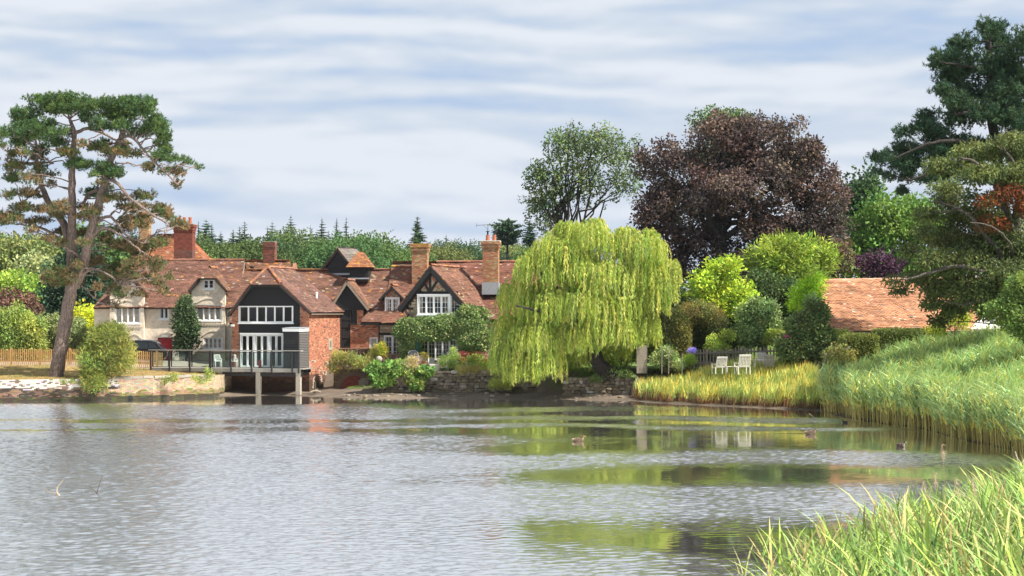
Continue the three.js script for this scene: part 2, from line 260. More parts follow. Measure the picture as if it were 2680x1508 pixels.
function windowUnit(parent, q) { // casement window in the plane z: frame, glazing bars, panes, sill, curtains and the room behind
  const { x0, y0, x1, y1, z = 0, lights = 2, cols = 2, rows = 2, f = 0.06, sash = 0.05, bar = 0.025, mat = whitePaint, sill = 0.08, curtain = 0, room = 1.6, name = 'window', depth = 0.1, turn = 0, open = -1, base = 0 } = q;
  const w = x1 - x0, h = y1 - y0, g = sub(name, parent, [(x0 + x1) / 2, y0, z], turn), fr = new MB(), X = w / 2;
  fr.span(-X, 0, -depth, -X + f, h, 0.02); fr.span(X - f, 0, -depth, X, h, 0.02); fr.span(-X + f, h - f, -depth, X - f, h, 0.02); fr.span(-X + f, 0, -depth, X - f, f, 0.02);
  const lw = (w - 2 * f) / lights, bars = new MB();
  for (let i = 0; i < lights; i++) {
    const a = -X + f + i * lw, b = a + lw; if (i) fr.span(a - f * 0.35, f, -depth, a + f * 0.35, h - f, 0.015);
    const s = sash, zz = -0.035; bars.span(a + f * 0.35, f, zz - 0.03, a + f * 0.35 + s, h - f, zz); bars.span(b - f * 0.35 - s, f, zz - 0.03, b - f * 0.35, h - f, zz); bars.span(a + f * 0.35 + s, h - f - s, zz - 0.03, b - f * 0.35 - s, h - f, zz); bars.span(a + f * 0.35 + s, f, zz - 0.03, b - f * 0.35 - s, f + s + base, zz);
    const ax = a + f * 0.35 + s, bx = b - f * 0.35 - s, ay = f + s + base, by = h - f - s, cw = (bx - ax) / cols, ch = (by - ay) / rows;
    for (let c = 1; c < cols; c++) bars.span(ax + c * cw - bar / 2, ay, zz - 0.026, ax + c * cw + bar / 2, by, zz - 0.004);
    for (let c = 1; c < rows; c++) bars.span(ax, ay + c * ch - bar / 2, zz - 0.024, bx, ay + c * ch + bar / 2, zz - 0.006);
    for (let c = 0; c < cols; c++) for (let e = 0; e < rows; e++) { const m = mesh('pane', paneGeo, glass, g); m.position.set(ax + (c + 0.5) * cw, ay + (e + 0.5) * ch, zz - 0.015); m.scale.set(cw, ch, 1); m.rotation.set(rr(-0.006, 0.006), rr(-0.008, 0.008), 0); }
  }
  fr.build('frame', mat, g); bars.build('casement', mat, g);
  if (sill) new MB().span(-X - 0.05, -sill, -0.08, X + 0.05, -0.002, 0.09).build('sill', mat, g);
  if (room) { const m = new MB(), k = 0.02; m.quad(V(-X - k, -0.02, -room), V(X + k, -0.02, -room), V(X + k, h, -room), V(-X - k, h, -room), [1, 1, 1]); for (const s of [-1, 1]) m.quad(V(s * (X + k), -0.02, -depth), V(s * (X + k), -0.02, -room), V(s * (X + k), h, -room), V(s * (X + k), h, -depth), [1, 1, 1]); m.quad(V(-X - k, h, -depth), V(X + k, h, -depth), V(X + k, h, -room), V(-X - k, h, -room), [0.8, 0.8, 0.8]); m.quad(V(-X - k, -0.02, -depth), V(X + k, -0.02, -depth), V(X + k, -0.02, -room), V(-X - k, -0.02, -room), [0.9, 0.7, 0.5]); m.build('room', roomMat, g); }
  if (curtain) for (const s of [-1, 1]) { const m = new MB(), cwid = w * curtain, K = 10; for (let i = 0; i < K; i++) { const a = s * (X - f - cwid * i / K), b = s * (X - f - cwid * (i + 1) / K), za = -depth - 0.06 - (i % 2) * 0.05, zb = -depth - 0.06 - ((i + 1) % 2) * 0.05; m.quad(V(a, 0.02, za), V(b, 0.02, zb), V(b, h - 0.02, zb), V(a, h - 0.02, za), [1, 1, 1]); } m.build('curtain', curtainMat, g); }
  return g;
}

// ---------- ground, water ----------
const shorePx = [[-700, 112], [0, 114], [290, 116.5], [400, 117.6], [480, 119.3], [560, 120.5], [585, 122], [700, 123.4], [800, 122.4], [880, 120.2], [1000, 119], [1200, 119.4], [1400, 118.4], [1500, 117.2], [1640, 116.3], [1700, 113.5], [1900, 109], [2150, 104], [2185, 100.5], [2250, 94.5], [2350, 90.5], [2440, 86], [2520, 80], [2680, 73], [2790, 60], [2740, 50], [2640, 43], [2480, 36], [2280, 30], [2000, 25], [1960, 20], [1950, 12], [1950, 2]];
const shore = shorePx.map(([px, D]) => [(px - CX) * D / F, -D]);
const landPoly = [...shore, [300, 60], [400, -1200], [-400, -1200], [-200, -112]];
function inside(x, z) { let c = false; for (let i = 0, j = landPoly.length - 1; i < landPoly.length; j = i++) { const [xi, zi] = landPoly[i], [xj, zj] = landPoly[j]; if ((zi > z) !== (zj > z) && x < (xj - xi) * (z - zi) / (zj - zi) + xi) c = !c; } return c; }
function shoreDist(x, z) { let m = Infinity; for (let i = 0; i + 1 < shore.length; i++) { const [ax, az] = shore[i], [bx, bz] = shore[i + 1], dx = bx - ax, dz = bz - az, t = clamp(((x - ax) * dx + (z - az) * dz) / (dx * dx + dz * dz), 0, 1); m = Math.min(m, Math.hypot(x - ax - dx * t, z - az - dz * t)); } return inside(x, z) ? m : -m; }
function landHeight(x, z, s) {
  const D = -z, rough = 0.05 * n2(x * 0.7, z * 0.7) + 0.02 * n2(x * 2.3, z * 2.3);
  if (s <= 0) return -0.02 - 0.9 * smooth(-s, 0, 4);
  const quay = s < 1 ? -0.3 : 1.42 + 0.55 * smooth(s, 1, 14) + rough * 0.5;
  const wallAt = x < -9.2 ? 6.4 : lerp(2.9, 2.1, smooth(x, 0, 4));
  const mud = s < wallAt + 0.7 ? 0.02 + 0.1 * s + rough * 0.7 * smooth(s, 0.1, 1) : 1.72 + 0.3 * smooth(s, 4, 12);
  const under = s < 5.6 ? 0.02 + 0.07 * s + rough : 1.6;
  const sedge = 0.02 + 0.16 * Math.min(s, 1.2) + 1.55 * smooth(s, 1, 9) + 0.25 * smooth(s, 8, 20) + rough;
  const reed = 0.02 + 2.2 * smooth(s, 0, 10) + 1.5 * smooth(s, 8, 26) + rough;
  const near = 0.02 + 1.25 * smooth(s, 0, 6) + 0.7 * smooth(s, 5, 14) + rough;
  let far = x < -20.2 ? quay : x < -11.6 ? under : x < 8.2 ? mud : sedge;
  const wr = Math.max(smooth(x, 17.5, 20.5), smooth(z, -97, -90)); far = lerp(far, reed, x > 8.2 ? wr : 0);
  far = lerp(far, near, smooth(z, -60, -48));
  if (x > 8.2 && D > 108 && D < 140) far = Math.min(far, lerp(far, 2.1, smooth(D, 108, 114)));
  return far + 4.2 * smooth(D, 230, 430) + 3.5 * smooth(D, 420, 620) + (D > 200 ? 1.5 * n2(x * 0.012, z * 0.012) : 0);
}
const groundY = (x, z) => landHeight(x, z, shoreDist(x, z));
{
  const xs = [], zs = []; for (let x = -52; x <= 52; x += 0.8) xs.push(x); for (let x = 54, k = 3; x < 420; x += k, k *= 1.25) { xs.push(x); xs.unshift(-x); }
  for (let z = -3; z > -150; z -= 0.8) zs.push(z); for (let z = -151, k = 2; z > -1000; z -= k, k *= 1.12) zs.push(z);
  const pos = [], col = [], uv = [], idx = [], W = xs.length;
  const MUD = [0.150, 0.115, 0.085], DRY = [0.40, 0.285, 0.13], LAWN = [0.125, 0.20, 0.035], SOIL = [0.10, 0.075, 0.045], GRAV = [0.34, 0.29, 0.235], FOREST = [0.05, 0.06, 0.025];
  for (const z of zs) for (const x of xs) {
    const s = shoreDist(x, z), y = landHeight(x, z, s), D = -z; pos.push(x, y, z); uv.push(x, z);
    const n = fbm2(x * 0.25, z * 0.25, 4), m = fbm2(x * 1.5, z * 1.5, 3);
    let c = MUD.map((v) => v * (1 + 0.5 * m));
    if (s > 0) {
      if (x < -20.2) c = D < 126.5 + n ? DRY.map((v, i) => lerp(v, [0.22, 0.22, 0.07][i], smooth(n + 0.3 * m, 0.1, 0.5))) : GRAV;
      else if (x < 8.2) { if (s > (x < -9.2 ? 6.6 : 3.3)) c = LAWN; }
      else if (D > 60) c = s > 10 ? LAWN : SOIL;
      else c = SOIL;
      if (D > 150) c = FOREST;
    }
    col.push(...c.map((v) => v * (1 + 0.25 * m)));
  }
  for (let j = 0; j + 1 < zs.length; j++) for (let i = 0; i + 1 < W; i++) { const a = j * W + i; idx.push(a, a + 1, a + W + 1, a, a + W + 1, a + W); }
  const g = new THREE.BufferGeometry(); g.setAttribute('position', new THREE.Float32BufferAttribute(pos, 3)); g.setAttribute('color', new THREE.Float32BufferAttribute(col, 3)); g.setAttribute('uv', new THREE.Float32BufferAttribute(uv, 2)); g.setIndex(idx); g.computeVertexNormals();
  const m = mesh('ground', g, M('earth', { map: rep(mottle, 0.45), bumpMap: rep(relief, 0.6), bumpScale: 0.04, roughness: 0.95 }), scene); m.userData.kind = 'structure';
  tag(m, 'banks, lawns, mud foreshore and far hillside around the mill pond');
}
{ // pond: real wind ripples on a fine mesh, stronger in streaks of ruffled water, flat sheets round it
  const ruffle = (x, D) => {
    const q = D + 2.2 * n2(x * 0.035, D * 0.03) + 0.9 * n2(x * 0.13, D * 0.11 + 5), b = (a, c, e = 1.2) => smooth(q, a - e * 1.7, a + e * 1.7) * (1 - smooth(q, c - e * 1.7, c + e * 1.7));
    const right = Math.max(b(94, 98, 0.8), b(87.5, 90.5, 0.7), b(66.5, 73.5), b(50, 60, 1.6), b(36, 44, 2) * 0.5 * smooth(-x, -8, -1), b(104, 108, 1) * smooth(-x, -16, -2));
    const left = Math.max(b(96, 112, 1.5), b(28, 86, 3) * 0.95, b(88, 94, 1) * 0.75);
    const w = smooth(x + 6 * n2(D * 0.06, x * 0.02), -8, 6);
    return clamp(lerp(left, right, w) + 0.14 * n2(x * 0.3, D * 0.35) + 0.08 * n2(x * 0.9, D * 1.1), 0, 1);
  };
  const wake = (x, D, x0, x1, z0, s) => (x > x0 && x < x1 ? Math.exp(-(((D - z0 - 0.02 * (x1 - x)) / 0.14) ** 2)) * s * smooth(x, x0, x1) : 0);
  const X0 = -42, X1 = 34, Z0 = 30, Z1 = 125, dx = 0.125, dz = 0.098, W = Math.round((X1 - X0) / dx), H = Math.round((Z1 - Z0) / dz);
  const pos = new Float32Array((W + 1) * (H + 1) * 3), nor = new Float32Array(pos.length), uv = new Float32Array((W + 1) * (H + 1) * 2), idx = new Uint32Array(W * H * 6);
  for (let j = 0; j <= H; j++) for (let i = 0; i <= W; i++) { const x = lerp(X0, X1, i / W), D = lerp(Z0, Z1, j / H), k = j * (W + 1) + i, edge = Math.min(1, (x - X0) / 2, (X1 - x) / 2, (D - Z0) / 2, (Z1 - D) / 2), a = (0.035 + 0.965 * ruffle(x, D)) * edge;
    const w = n2(x * 1.6, D * 2.4) * 0.34 + n2(x * 3.3 + 9, D * 4.4) * 0.37 + n2(x * 5, D * 6 + 3) * 0.29; pos[k * 3] = x; pos[k * 3 + 1] = w * 0.042 * a + wake(x, D, -3, 2.9, 79.6, 0.012) + wake(x, D, 10, 14.2, 84.6, 0.010); pos[k * 3 + 2] = -D; uv[k * 2] = x; uv[k * 2 + 1] = D; }
  let q = 0; for (let j = 0; j < H; j++) for (let i = 0; i < W; i++) { const a = j * (W + 1) + i, b = a + W + 1; idx[q++] = a; idx[q++] = a + 1; idx[q++] = b + 1; idx[q++] = a; idx[q++] = b + 1; idx[q++] = b; }
  const g = new THREE.BufferGeometry(); g.setAttribute('position', new THREE.BufferAttribute(pos, 3)); g.setAttribute('uv', new THREE.BufferAttribute(uv, 2)); g.setIndex(new THREE.BufferAttribute(idx, 1)); g.computeVertexNormals();
  const RN = 512, rd = new Uint8Array(RN * RN * 4); for (let j = 0; j < RN; j++) for (let i = 0; i < RN; i++) { const v = 255 * (0.26 + 0.74 * ruffle(lerp(X0, X1, i / (RN - 1)), lerp(Z0, Z1, j / (RN - 1)))), k = (j * RN + i) * 4; rd[k] = rd[k + 1] = rd[k + 2] = v; rd[k + 3] = 255; }
  const rt = new THREE.DataTexture(rd, RN, RN); rt.magFilter = THREE.LinearFilter; rt.repeat.set(1 / (X1 - X0), 1 / (Z1 - Z0)); rt.offset.set(-X0 / (X1 - X0), -Z0 / (Z1 - Z0)); rt.needsUpdate = true;   // ruffled water is rougher than the calm patches
  const m = new THREE.MeshPhysicalMaterial({ roughness: 0.21, roughnessMap: rt, metalness: 0.97 }); m.color.setRGB(0.90, 0.895, 0.865); m.name = 'pond_water';
  const w = mesh('water', g, m, scene); w.userData.kind = 'structure'; tag(w, 'rippled brown mill pond with wind streaks');
  [[-160, X0, -20, 140], [X1, 160, -20, 140], [X0, X1, -20, Z0], [X0, X1, Z1, 140]].forEach(([a, b, c, d]) => { const p = new THREE.PlaneGeometry(b - a, d - c); p.rotateX(-Math.PI / 2); p.translate((a + b) / 2, 0, -(c + d) / 2); const o = mesh('water_margin', p, m, w); });
}

// ---------- buildings ----------
const rectOn = (fr, a, b, c, d, z = 0) => { const p = fr.z(a, d, z), q = fr.z(c, b, z); return { x0: p.x, y0: p.y, x1: q.x, y1: q.y, z }; };
const holeOf = (r) => [r.x0, r.y0, r.x1, r.y1];
const mortar = M('mortar', { color: rgb(0.42, 0.36, 0.28), map: mottle, roughness: 0.95 });
const brickMat = M('brick', { map: rep(mottle, 1.3), bumpMap: relief, bumpScale: 0.005, roughness: 0.92 });
const stoneMat = M('rubble_stone', { map: rep(mottle, 1.1), bumpMap: rep(relief, 1), bumpScale: 0.015, roughness: 0.93 });
const potMat = M('terracotta', { color: rgb(0.42, 0.14, 0.07), roughness: 0.85, map: rep(mottle, 2) });
function gableRoof(parent, q, pal, o = {}) {
  const { x0, x1, yE, yE1 = yE, xr, yR, zF, zB, zBr = zB, hipY, set = 0 } = q, opt = { ...o }, out = [];
  const hl = hipY ? V(lerp(x0, xr, (hipY - yE) / (yR - yE)), hipY, zF) : null, hr = hipY ? V(lerp(x1, xr, (hipY - yE1) / (yR - yE1)), hipY, zF) : null, top = V(xr, yR, zF - set), back = V(xr, yR, zBr);
  out.push(tiledRoof(parent, [V(x0, yE, zB), V(x0, yE, zF), ...(hl ? [hl] : []), top, back], pal, { ...opt, seed: (o.seed || 9) + 1 }));
  out.push(tiledRoof(parent, [V(x1, yE1, zF), V(x1, yE1, zB), back, top, ...(hr ? [hr] : [])], pal, { ...opt, seed: (o.seed || 9) + 2 }));
  if (hl) out.push(tiledRoof(parent, [hl, hr, top], pal, { ...opt, seed: (o.seed || 9) + 3 }));
  const up = V(0, 0.05 + (o.sag ?? 0.03) * 1.2, 0); ridge(out[0], back.clone().add(up), top.clone().add(up));
  if (hl && o.hipTiles) { ridge(out[2], hl.clone().add(up), top.clone().add(up), 0.22); ridge(out[2], hr.clone().add(up), top.clone().add(up), 0.22); }
  return { hl, hr, top, back, roofs: out };
}
function verge(parent, pts, w = 0.06, h = 0.2, mat = blackTimber, name = 'bargeboard') { for (let i = 0; i + 1 < pts.length; i++) { const up = V(0, 1, 0); new MB().beam(pts[i], pts[i + 1], w, h, [1, 1, 1], up).build(name, mat, parent); } }
function chimney(parent, q, pal, o = {}) { // brick stack with oversailing courses, flaunching and pots
  const { x, z, w, d, y0, y1 } = q, { bands = [[0.0, 0.05], [0.5, 0.05]], capMat = concrete, pots = 0, potH = 0.45, seed = 4, lip = 0.05, lichen } = o;
  const g = sub('chimney', parent, [x, 0, z]), core = new MB(), br = new MB();
  const section = (a, b, e) => { core.span(-w / 2 - e + 0.002, a, -d / 2 - e + 0.002, w / 2 + e - 0.002, b, d / 2 + e - 0.002, [0.40, 0.34, 0.27]);
    const W = w / 2 + e, Dd = d / 2 + e, sides = [[V(-W, 0, Dd), V(1, 0, 0), 2 * W], [V(W, 0, Dd), V(0, 0, -1), 2 * Dd], [V(W, 0, -Dd), V(-1, 0, 0), 2 * W], [V(-W, 0, -Dd), V(0, 0, 1), 2 * Dd]];
    sides.forEach(([O, U, l], i) => bricks(br, plane(O, U, V(0, 1, 0)), [[0, a], [l, a], [l, b], [0, b]], [], pal, { seed: seed + i + Math.round(a * 7) })); };
  const H = y1 - y0; section(y0, y1 - H * 0.0 - 0.62, 0); section(y1 - 0.62, y1 - 0.46, lip * 0.6); section(y1 - 0.46, y1 - 0.23, lip * 1.4); section(y1 - 0.23, y1, lip * (o.flare ?? 2.2));
  core.build('stack', mortar, g); stuff(br.build('bricks', brickMat, g));
  const e = lip * (o.flare ?? 2.2); const cap = new MB(); cap.slab([V(-w / 2 - e, y1 + 0.05, d / 2 + e), V(w / 2 + e, y1 + 0.05, d / 2 + e), V(w / 2 + e, y1 + 0.05, -d / 2 - e), V(-w / 2 - e, y1 + 0.05, -d / 2 - e)], V(0, 1, 0), 0.05, o.capCol || [1, 1, 1]); cap.build('cap', capMat, g);
  for (let i = 0; i < pots; i++) { const px = (i - (pots - 1) / 2) * (w / (pots + 0.3)), pot = new THREE.LatheGeometry([[0.15, 0], [0.16, potH * 0.2], [0.125, potH * 0.7], [0.15, potH * 0.86], [0.15, potH], [0.1, potH], [0.09, potH * 0.2]].map(([a, b]) => new THREE.Vector2(a, b)), 12); pot.setAttribute('color', new THREE.Float32BufferAttribute(new Array(pot.attributes.position.count * 3).fill(1), 3)); const m = mesh('chimney_pot', pot, potMat, g); m.position.set(px, y1 + 0.05, 0); if (o.cowl) new MB().tube([V(0, potH, 0), V(0, potH + 0.25, 0)], [0.07, 0.07], 6).tube([V(0, potH + 0.25, 0), V(0, potH + 0.3, 0)], [0.14, 0.14], 8).build('cowl', darkIron, m); }
  if (o.flash) new MB().span(-w / 2 - 0.06, y0, -d / 2 - 0.06, w / 2 + 0.06, y0 + o.flash, d / 2 + 0.06).build('flashing', lead, g);
  return g;
}
const mottledBrick = (a, b, p = 0.5) => (u, v, r) => { const c = r() < p ? a : b, k = 0.75 + 0.5 * r(); return c.map((x) => x * k); };

{ // ===== grey-painted house behind the pine =====
  const G = new Frame(256, 140, 4), h = G.group('grey_painted_house', 'long house with beige painted walls, two gabled bays, red door and tiled roof', 'house');
  const X = (px, z = 0) => G.z(px, 815, z).x, eave = 6.18, base = 1.7;
  const small = rectOn(G, 416, 805, 442, 836), door = rectOn(G, 412, 884, 451, 942), bz = 0.35;
  door.y0 = 1.95;
  const xL = X(256), xR = X(609);
  wall(h, 'wall', [[xL, base], [xR, base], [xR, eave], [xL, eave]], [holeOf(small), holeOf(door)], 0, 0.3, plaster);
  wall(h, 'wall', [[0, base], [7.5, base], [7.5, eave], [0, eave]], [], 0, 0.3, plaster).rotation.y = Math.PI / 2;  // left end
  h.children.at(-1).position.set(xL, 0, 0); h.children.at(-1).scale.x = 1;
  new MB().span(xL, base, -7.5, xR, eave, -7.2).build('wall', plaster, h);
  windowUnit(h, { ...small, z: -0.04, lights: 2, cols: 1, rows: 1, f: 0.07 });
  new MB().span(small.x0 - 0.25, small.y0 - 0.3, 0, small.x1 + 0.25, small.y0 - 0.22, 0.05).build('dentil_course', plaster, h);
  { // red door under a brick arch
    const d = sub('door', h, [(door.x0 + door.x1) / 2, door.y0, -0.12]), w = door.x1 - door.x0, H = door.y1 - door.y0, red = M('red_door_paint', { color: rgb(0.36, 0.008, 0.015), roughness: 0.4 });
    for (const s of [-1, 1]) { const L = new MB(); L.span(s > 0 ? 0.012 : -w / 2 + 0.06, 0, -0.05, s > 0 ? w / 2 - 0.06 : -0.012, H - 0.1, 0); for (let i = 0; i < 3; i++) L.span(s > 0 ? 0.06 + i * 0.16 : -w / 2 + 0.1 + i * 0.16, 0.05, 0, (s > 0 ? 0.06 : -w / 2 + 0.1) + i * 0.16 + 0.13, H - 0.16, 0.012); L.build('door_leaf', red, d); }
    new MB().span(-w / 2, 0, -0.08, -w / 2 + 0.05, H, 0.04).span(w / 2 - 0.05, 0, -0.08, w / 2, H, 0.04).span(-w / 2, H - 0.08, -0.08, w / 2, H, 0.04).build('door_frame', red, d);
    new MB().box(0.06, H * 0.45, 0.04, 0.03, 0.2, 0.05).build('handle', darkIron, d);
    const arch = new MB(); for (let i = 0; i < 12; i++) { const a0 = Math.PI * (0.2 + 0.6 * i / 12), a1 = Math.PI * (0.2 + 0.6 * (i + 1) / 12), r0 = w * 0.62, r1 = r0 + 0.14, c = H - r0 * 0.55; const q = (a, r) => [Math.cos(a) * r, c + Math.sin(a) * r]; arch.prism([q(a0, r0), q(a0, r1), q(a1, r1), q(a1, r0)], -0.02, 0.16); } arch.build('door_arch', plaster, d);
    new MB().box(0, H + 0.12, 0.15, 0.55, 0.12, 0.02).build('nameboard', whitePaint, d);
  }
  const bay = (pl, pr, feetY, hipPy, apexPx, apexPy, up, low, ground, seed) => {
    const x0 = X(pl, bz), x1 = X(pr, bz), yF = G.z(pl, feetY, bz).y, yH = G.z(pl, hipPy, bz).y, xm = (x0 + x1) / 2, g = h, wins = [up, low, ground].filter(Boolean).map((r) => rectOn(G, ...r, bz));
    const k = (yH - yF) / 1.05; const poly = [[x0, base], [x1, base], [x1, yF], [x1 - 0.62, yH], [x0 + 0.62, yH], [x0, yF]];
    wall(g, 'bay_wall', poly, wins.map(holeOf), bz, 0.32, plaster);
    wins.forEach((r, i) => { windowUnit(g, { ...r, z: bz - 0.05, lights: i === 0 ? 2 : i === 1 ? 4 : 4, cols: 1, rows: 2, f: 0.07, curtain: i ? 0.16 : 0 });
      const w = r.x1 - r.x0, m = new MB(); m.span(r.x0 - 0.15, r.y0 - 0.28, bz, r.x1 + 0.15, r.y0 - 0.21, bz + 0.05); for (let j = 0; j < w / 0.22; j++) m.box(r.x0 + 0.05 + j * 0.22, r.y0 - 0.33, bz + 0.025, 0.1, 0.1, 0.05); m.build('dentil_course', plaster, g);
      if (i) { const a = new MB(), rise = 0.42, y = r.y1 + 0.06; const N = 14; for (let j = 0; j < N; j++) { const t0 = j / N, t1 = (j + 1) / N, q = (t, e) => [lerp(r.x0 - 0.1, r.x1 + 0.1, t), y + rise * Math.sin(Math.PI * t) + e]; a.prism([q(t0, 0), q(t1, 0), q(t1, 0.1), q(t0, 0.1)], bz, bz + 0.04); } a.build('window_arch', plaster, g); } });
    const zB = -2.6, q = gableRoof(g, { x0: x0 - 0.2, x1: x1 + 0.22, yE: yF - 0.12, xr: xm, yR: yH + 0.85, zF: bz + 0.28, zB: -0.5, zBr: zB, hipY: yH + 0.05, set: 0.75 }, tileRed({ lichen: 0.03, base: [0.250, 0.118, 0.080] }), { seed });
    verge(g, [V(x0 - 0.18, yF - 0.22, bz + 0.2), q.hl.clone().add(V(0.06, -0.12, -0.08))]); verge(g, [V(x1 + 0.2, yF - 0.22, bz + 0.2), q.hr.clone().add(V(-0.06, -0.12, -0.08))]);
  };
  bay(501, 589, 757, 731, 553, 706, [530, 731, 561, 757], [514, 798, 580, 840], [532, 884, 582, 914], 31);
  bay(287, 376, 762, 733, 330, 708, [317, 738, 347, 763], [300, 804, 367, 847], [330, 893, 370, 925], 37);
  const fr = [V(xL - 0.25, eave - 0.1, 0.35), V(X(622, 0.35), eave - 0.1, 0.35), V(X(640, -3.7), 9.82, -3.7), V(X(352, -3.7), 9.82, -3.7)];
  const mr = tiledRoof(h, fr, tileRed({ lichen: 0.035, base: [0.227, 0.104, 0.074] }), { sag: 0.05, seed: 41 });
  tiledRoof(h, [V(fr[1].x, eave - 0.1, -7.8), V(xL - 0.25, eave - 0.1, -7.8), fr[3], fr[2]], tileRed(), { seed: 43, gauge: 0.3, tw: 0.5 });
  tiledRoof(h, [V(xL - 0.25, eave - 0.1, -7.8), fr[0], fr[3]], tileRed(), { seed: 44, gauge: 0.2, tw: 0.4 });
  ridge(mr, fr[3].clone().add(V(0, 0.1, 0)), fr[2].clone().add(V(0, 0.1, 0)));
  { const xg = Math.min(fr[1].x, fr[2].x) - 0.12; tiledRoof(h, [V(xg, 5.9, 0.1), V(xg, 5.9, -7.5), V(xg + 0.02, 9.6, -3.7)], tileRed({ base: [0.46, 0.17, 0.085], dark: 0.08 }), { seed: 45, sag: 0.01 }); new MB().beam(fr[1].clone().add(V(-0.02, -0.16, 0.02)), fr[2].clone().add(V(-0.02, -0.1, 0)), 0.1, 0.12).build('bargeboard', weathered, h); }
  { // taller hipped roof at the rear with the big stack
    const z0 = -7.4, z1 = -10.2, e = 8.7, a = [V(X(372, z0), e, z0), V(G.z(556, 760, z0).x, e, z0), V(G.z(497, 620, z1).x, G.z(497, 622, z1).y, z1), V(G.z(412, 620, z1).x, G.z(497, 622, z1).y, z1)];
    tiledRoof(h, a, tileRed({ base: [0.40, 0.14, 0.07], orange: 0.05 }), { seed: 47 });
    tiledRoof(h, [a[1], V(a[1].x, e, -13.2), a[2]], tileRed({ base: [0.46, 0.165, 0.08] }), { seed: 48 });
    tiledRoof(h, [V(a[0].x, e, -13.2), a[0], a[3]], tileRed(), { seed: 49 }); tiledRoof(h, [V(a[1].x, e, -13.2), V(a[0].x, e, -13.2), a[3], a[2]], tileRed(), { seed: 50, gauge: 0.4, tw: 0.6 });
    new MB().span(a[0].x + 0.2, 6, -13, a[1].x - 0.2, e, z0 - 0.25).build('rear_wall', plaster, h);
    ridge(h.children.at(-2), a[3].clone().add(V(0, 0.06, 0)), a[2].clone().add(V(0, 0.06, 0)));
    const p = G.z(483, 690, -5.6), top = G.z(483, 588, -5.6); const red = mottledBrick([0.27, 0.07, 0.045], [0.21, 0.06, 0.042], 0.6);
    chimney(h, { x: p.x, z: -5.6, w: 1.5, d: 1.0, y0: p.y - 0.9, y1: top.y }, (u, v, r) => (v < p.y + 1.1 ? mottledBrick([0.24, 0.085, 0.06], [0.15, 0.09, 0.07], 0.6)(u, v, r) : red(u, v, r)), { pots: 3, potH: 0.55, seed: 51, flare: 2.4 });
    const p2 = G.z(379, 660, -9.5), t2 = G.z(379, 556, -9.5); chimney(h, { x: p2.x, z: -9.5, w: 0.85, d: 0.8, y0: 8.8, y1: t2.y }, mottledBrick([0.48, 0.33, 0.17], [0.42, 0.16, 0.08], 0.7), { seed: 53, lip: 0.06, capMat: M('lichen_cap', { color: rgb(0.45, 0.28, 0.06), roughness: 0.95, map: rep(mottle, 1.5) }) });
  }
}

{ // ===== low cottage whose roof shows behind the mill =====
  const G = new Frame(646, 150, 6), h = G.group('rear_cottage', 'cottage behind the mill, lichen-spotted roof ridge and one plain square chimney showing', 'house'), y = G.z(700, 686, -3).y, yE = y - 2.6;
  const a = [V(-1.5, yE, 0), V(G.z(768, 700).x, yE, 0), V(G.z(759, 686, -3).x, y, -3), V(-1.5, y, -3)], r = tiledRoof(h, a, tileRed({ orange: 0.25, lichen: 0.08, base: [0.266, 0.124, 0.068] }), { seed: 61 });
  tiledRoof(h, [V(a[1].x, yE, -6), V(-1.5, yE, -6), a[3], a[2]], tileRed(), { seed: 62, gauge: 0.3, tw: 0.5 });
  ridge(r, a[3].clone().add(V(0, 0.1, 0)), a[2].clone().add(V(0, 0.1, 0)));
  wall(h, 'end_wall', [[0, 1.7], [6, 1.7], [6, yE], [3, y - 0.1], [0, yE]], [], 0, 0.25, mortar, [0.8, 0.45, 0.35]).rotation.y = Math.PI / 2; h.children.at(-1).position.set(a[1].x - 0.45, 0, 0);
  new MB().span(-1.4, 1.7, -0.45, a[1].x - 0.4, yE, -0.2).build('front_wall', mortar, h);
  const p = G.z(706, 690, -3.2), t = G.z(706, 634, -3.2); chimney(h, { x: p.x, z: -3.2, w: 1.0, d: 0.85, y0: p.y - 0.8, y1: t.y }, mottledBrick([0.26, 0.09, 0.06], [0.15, 0.075, 0.06], 0.6), { seed: 63, lip: 0.025, flare: 1 });
  const c = G.z(659, 700, -1.9); new MB().tube([V(c.x, c.y - 0.3, -1.9), V(c.x, c.y, -1.9)], 0.16, 10).tube([V(c.x, c.y, -1.9), V(c.x, c.y + 0.12, -1.9)], [0.26, 0.2], 10).build('vent_cowl', darkIron, h);
}

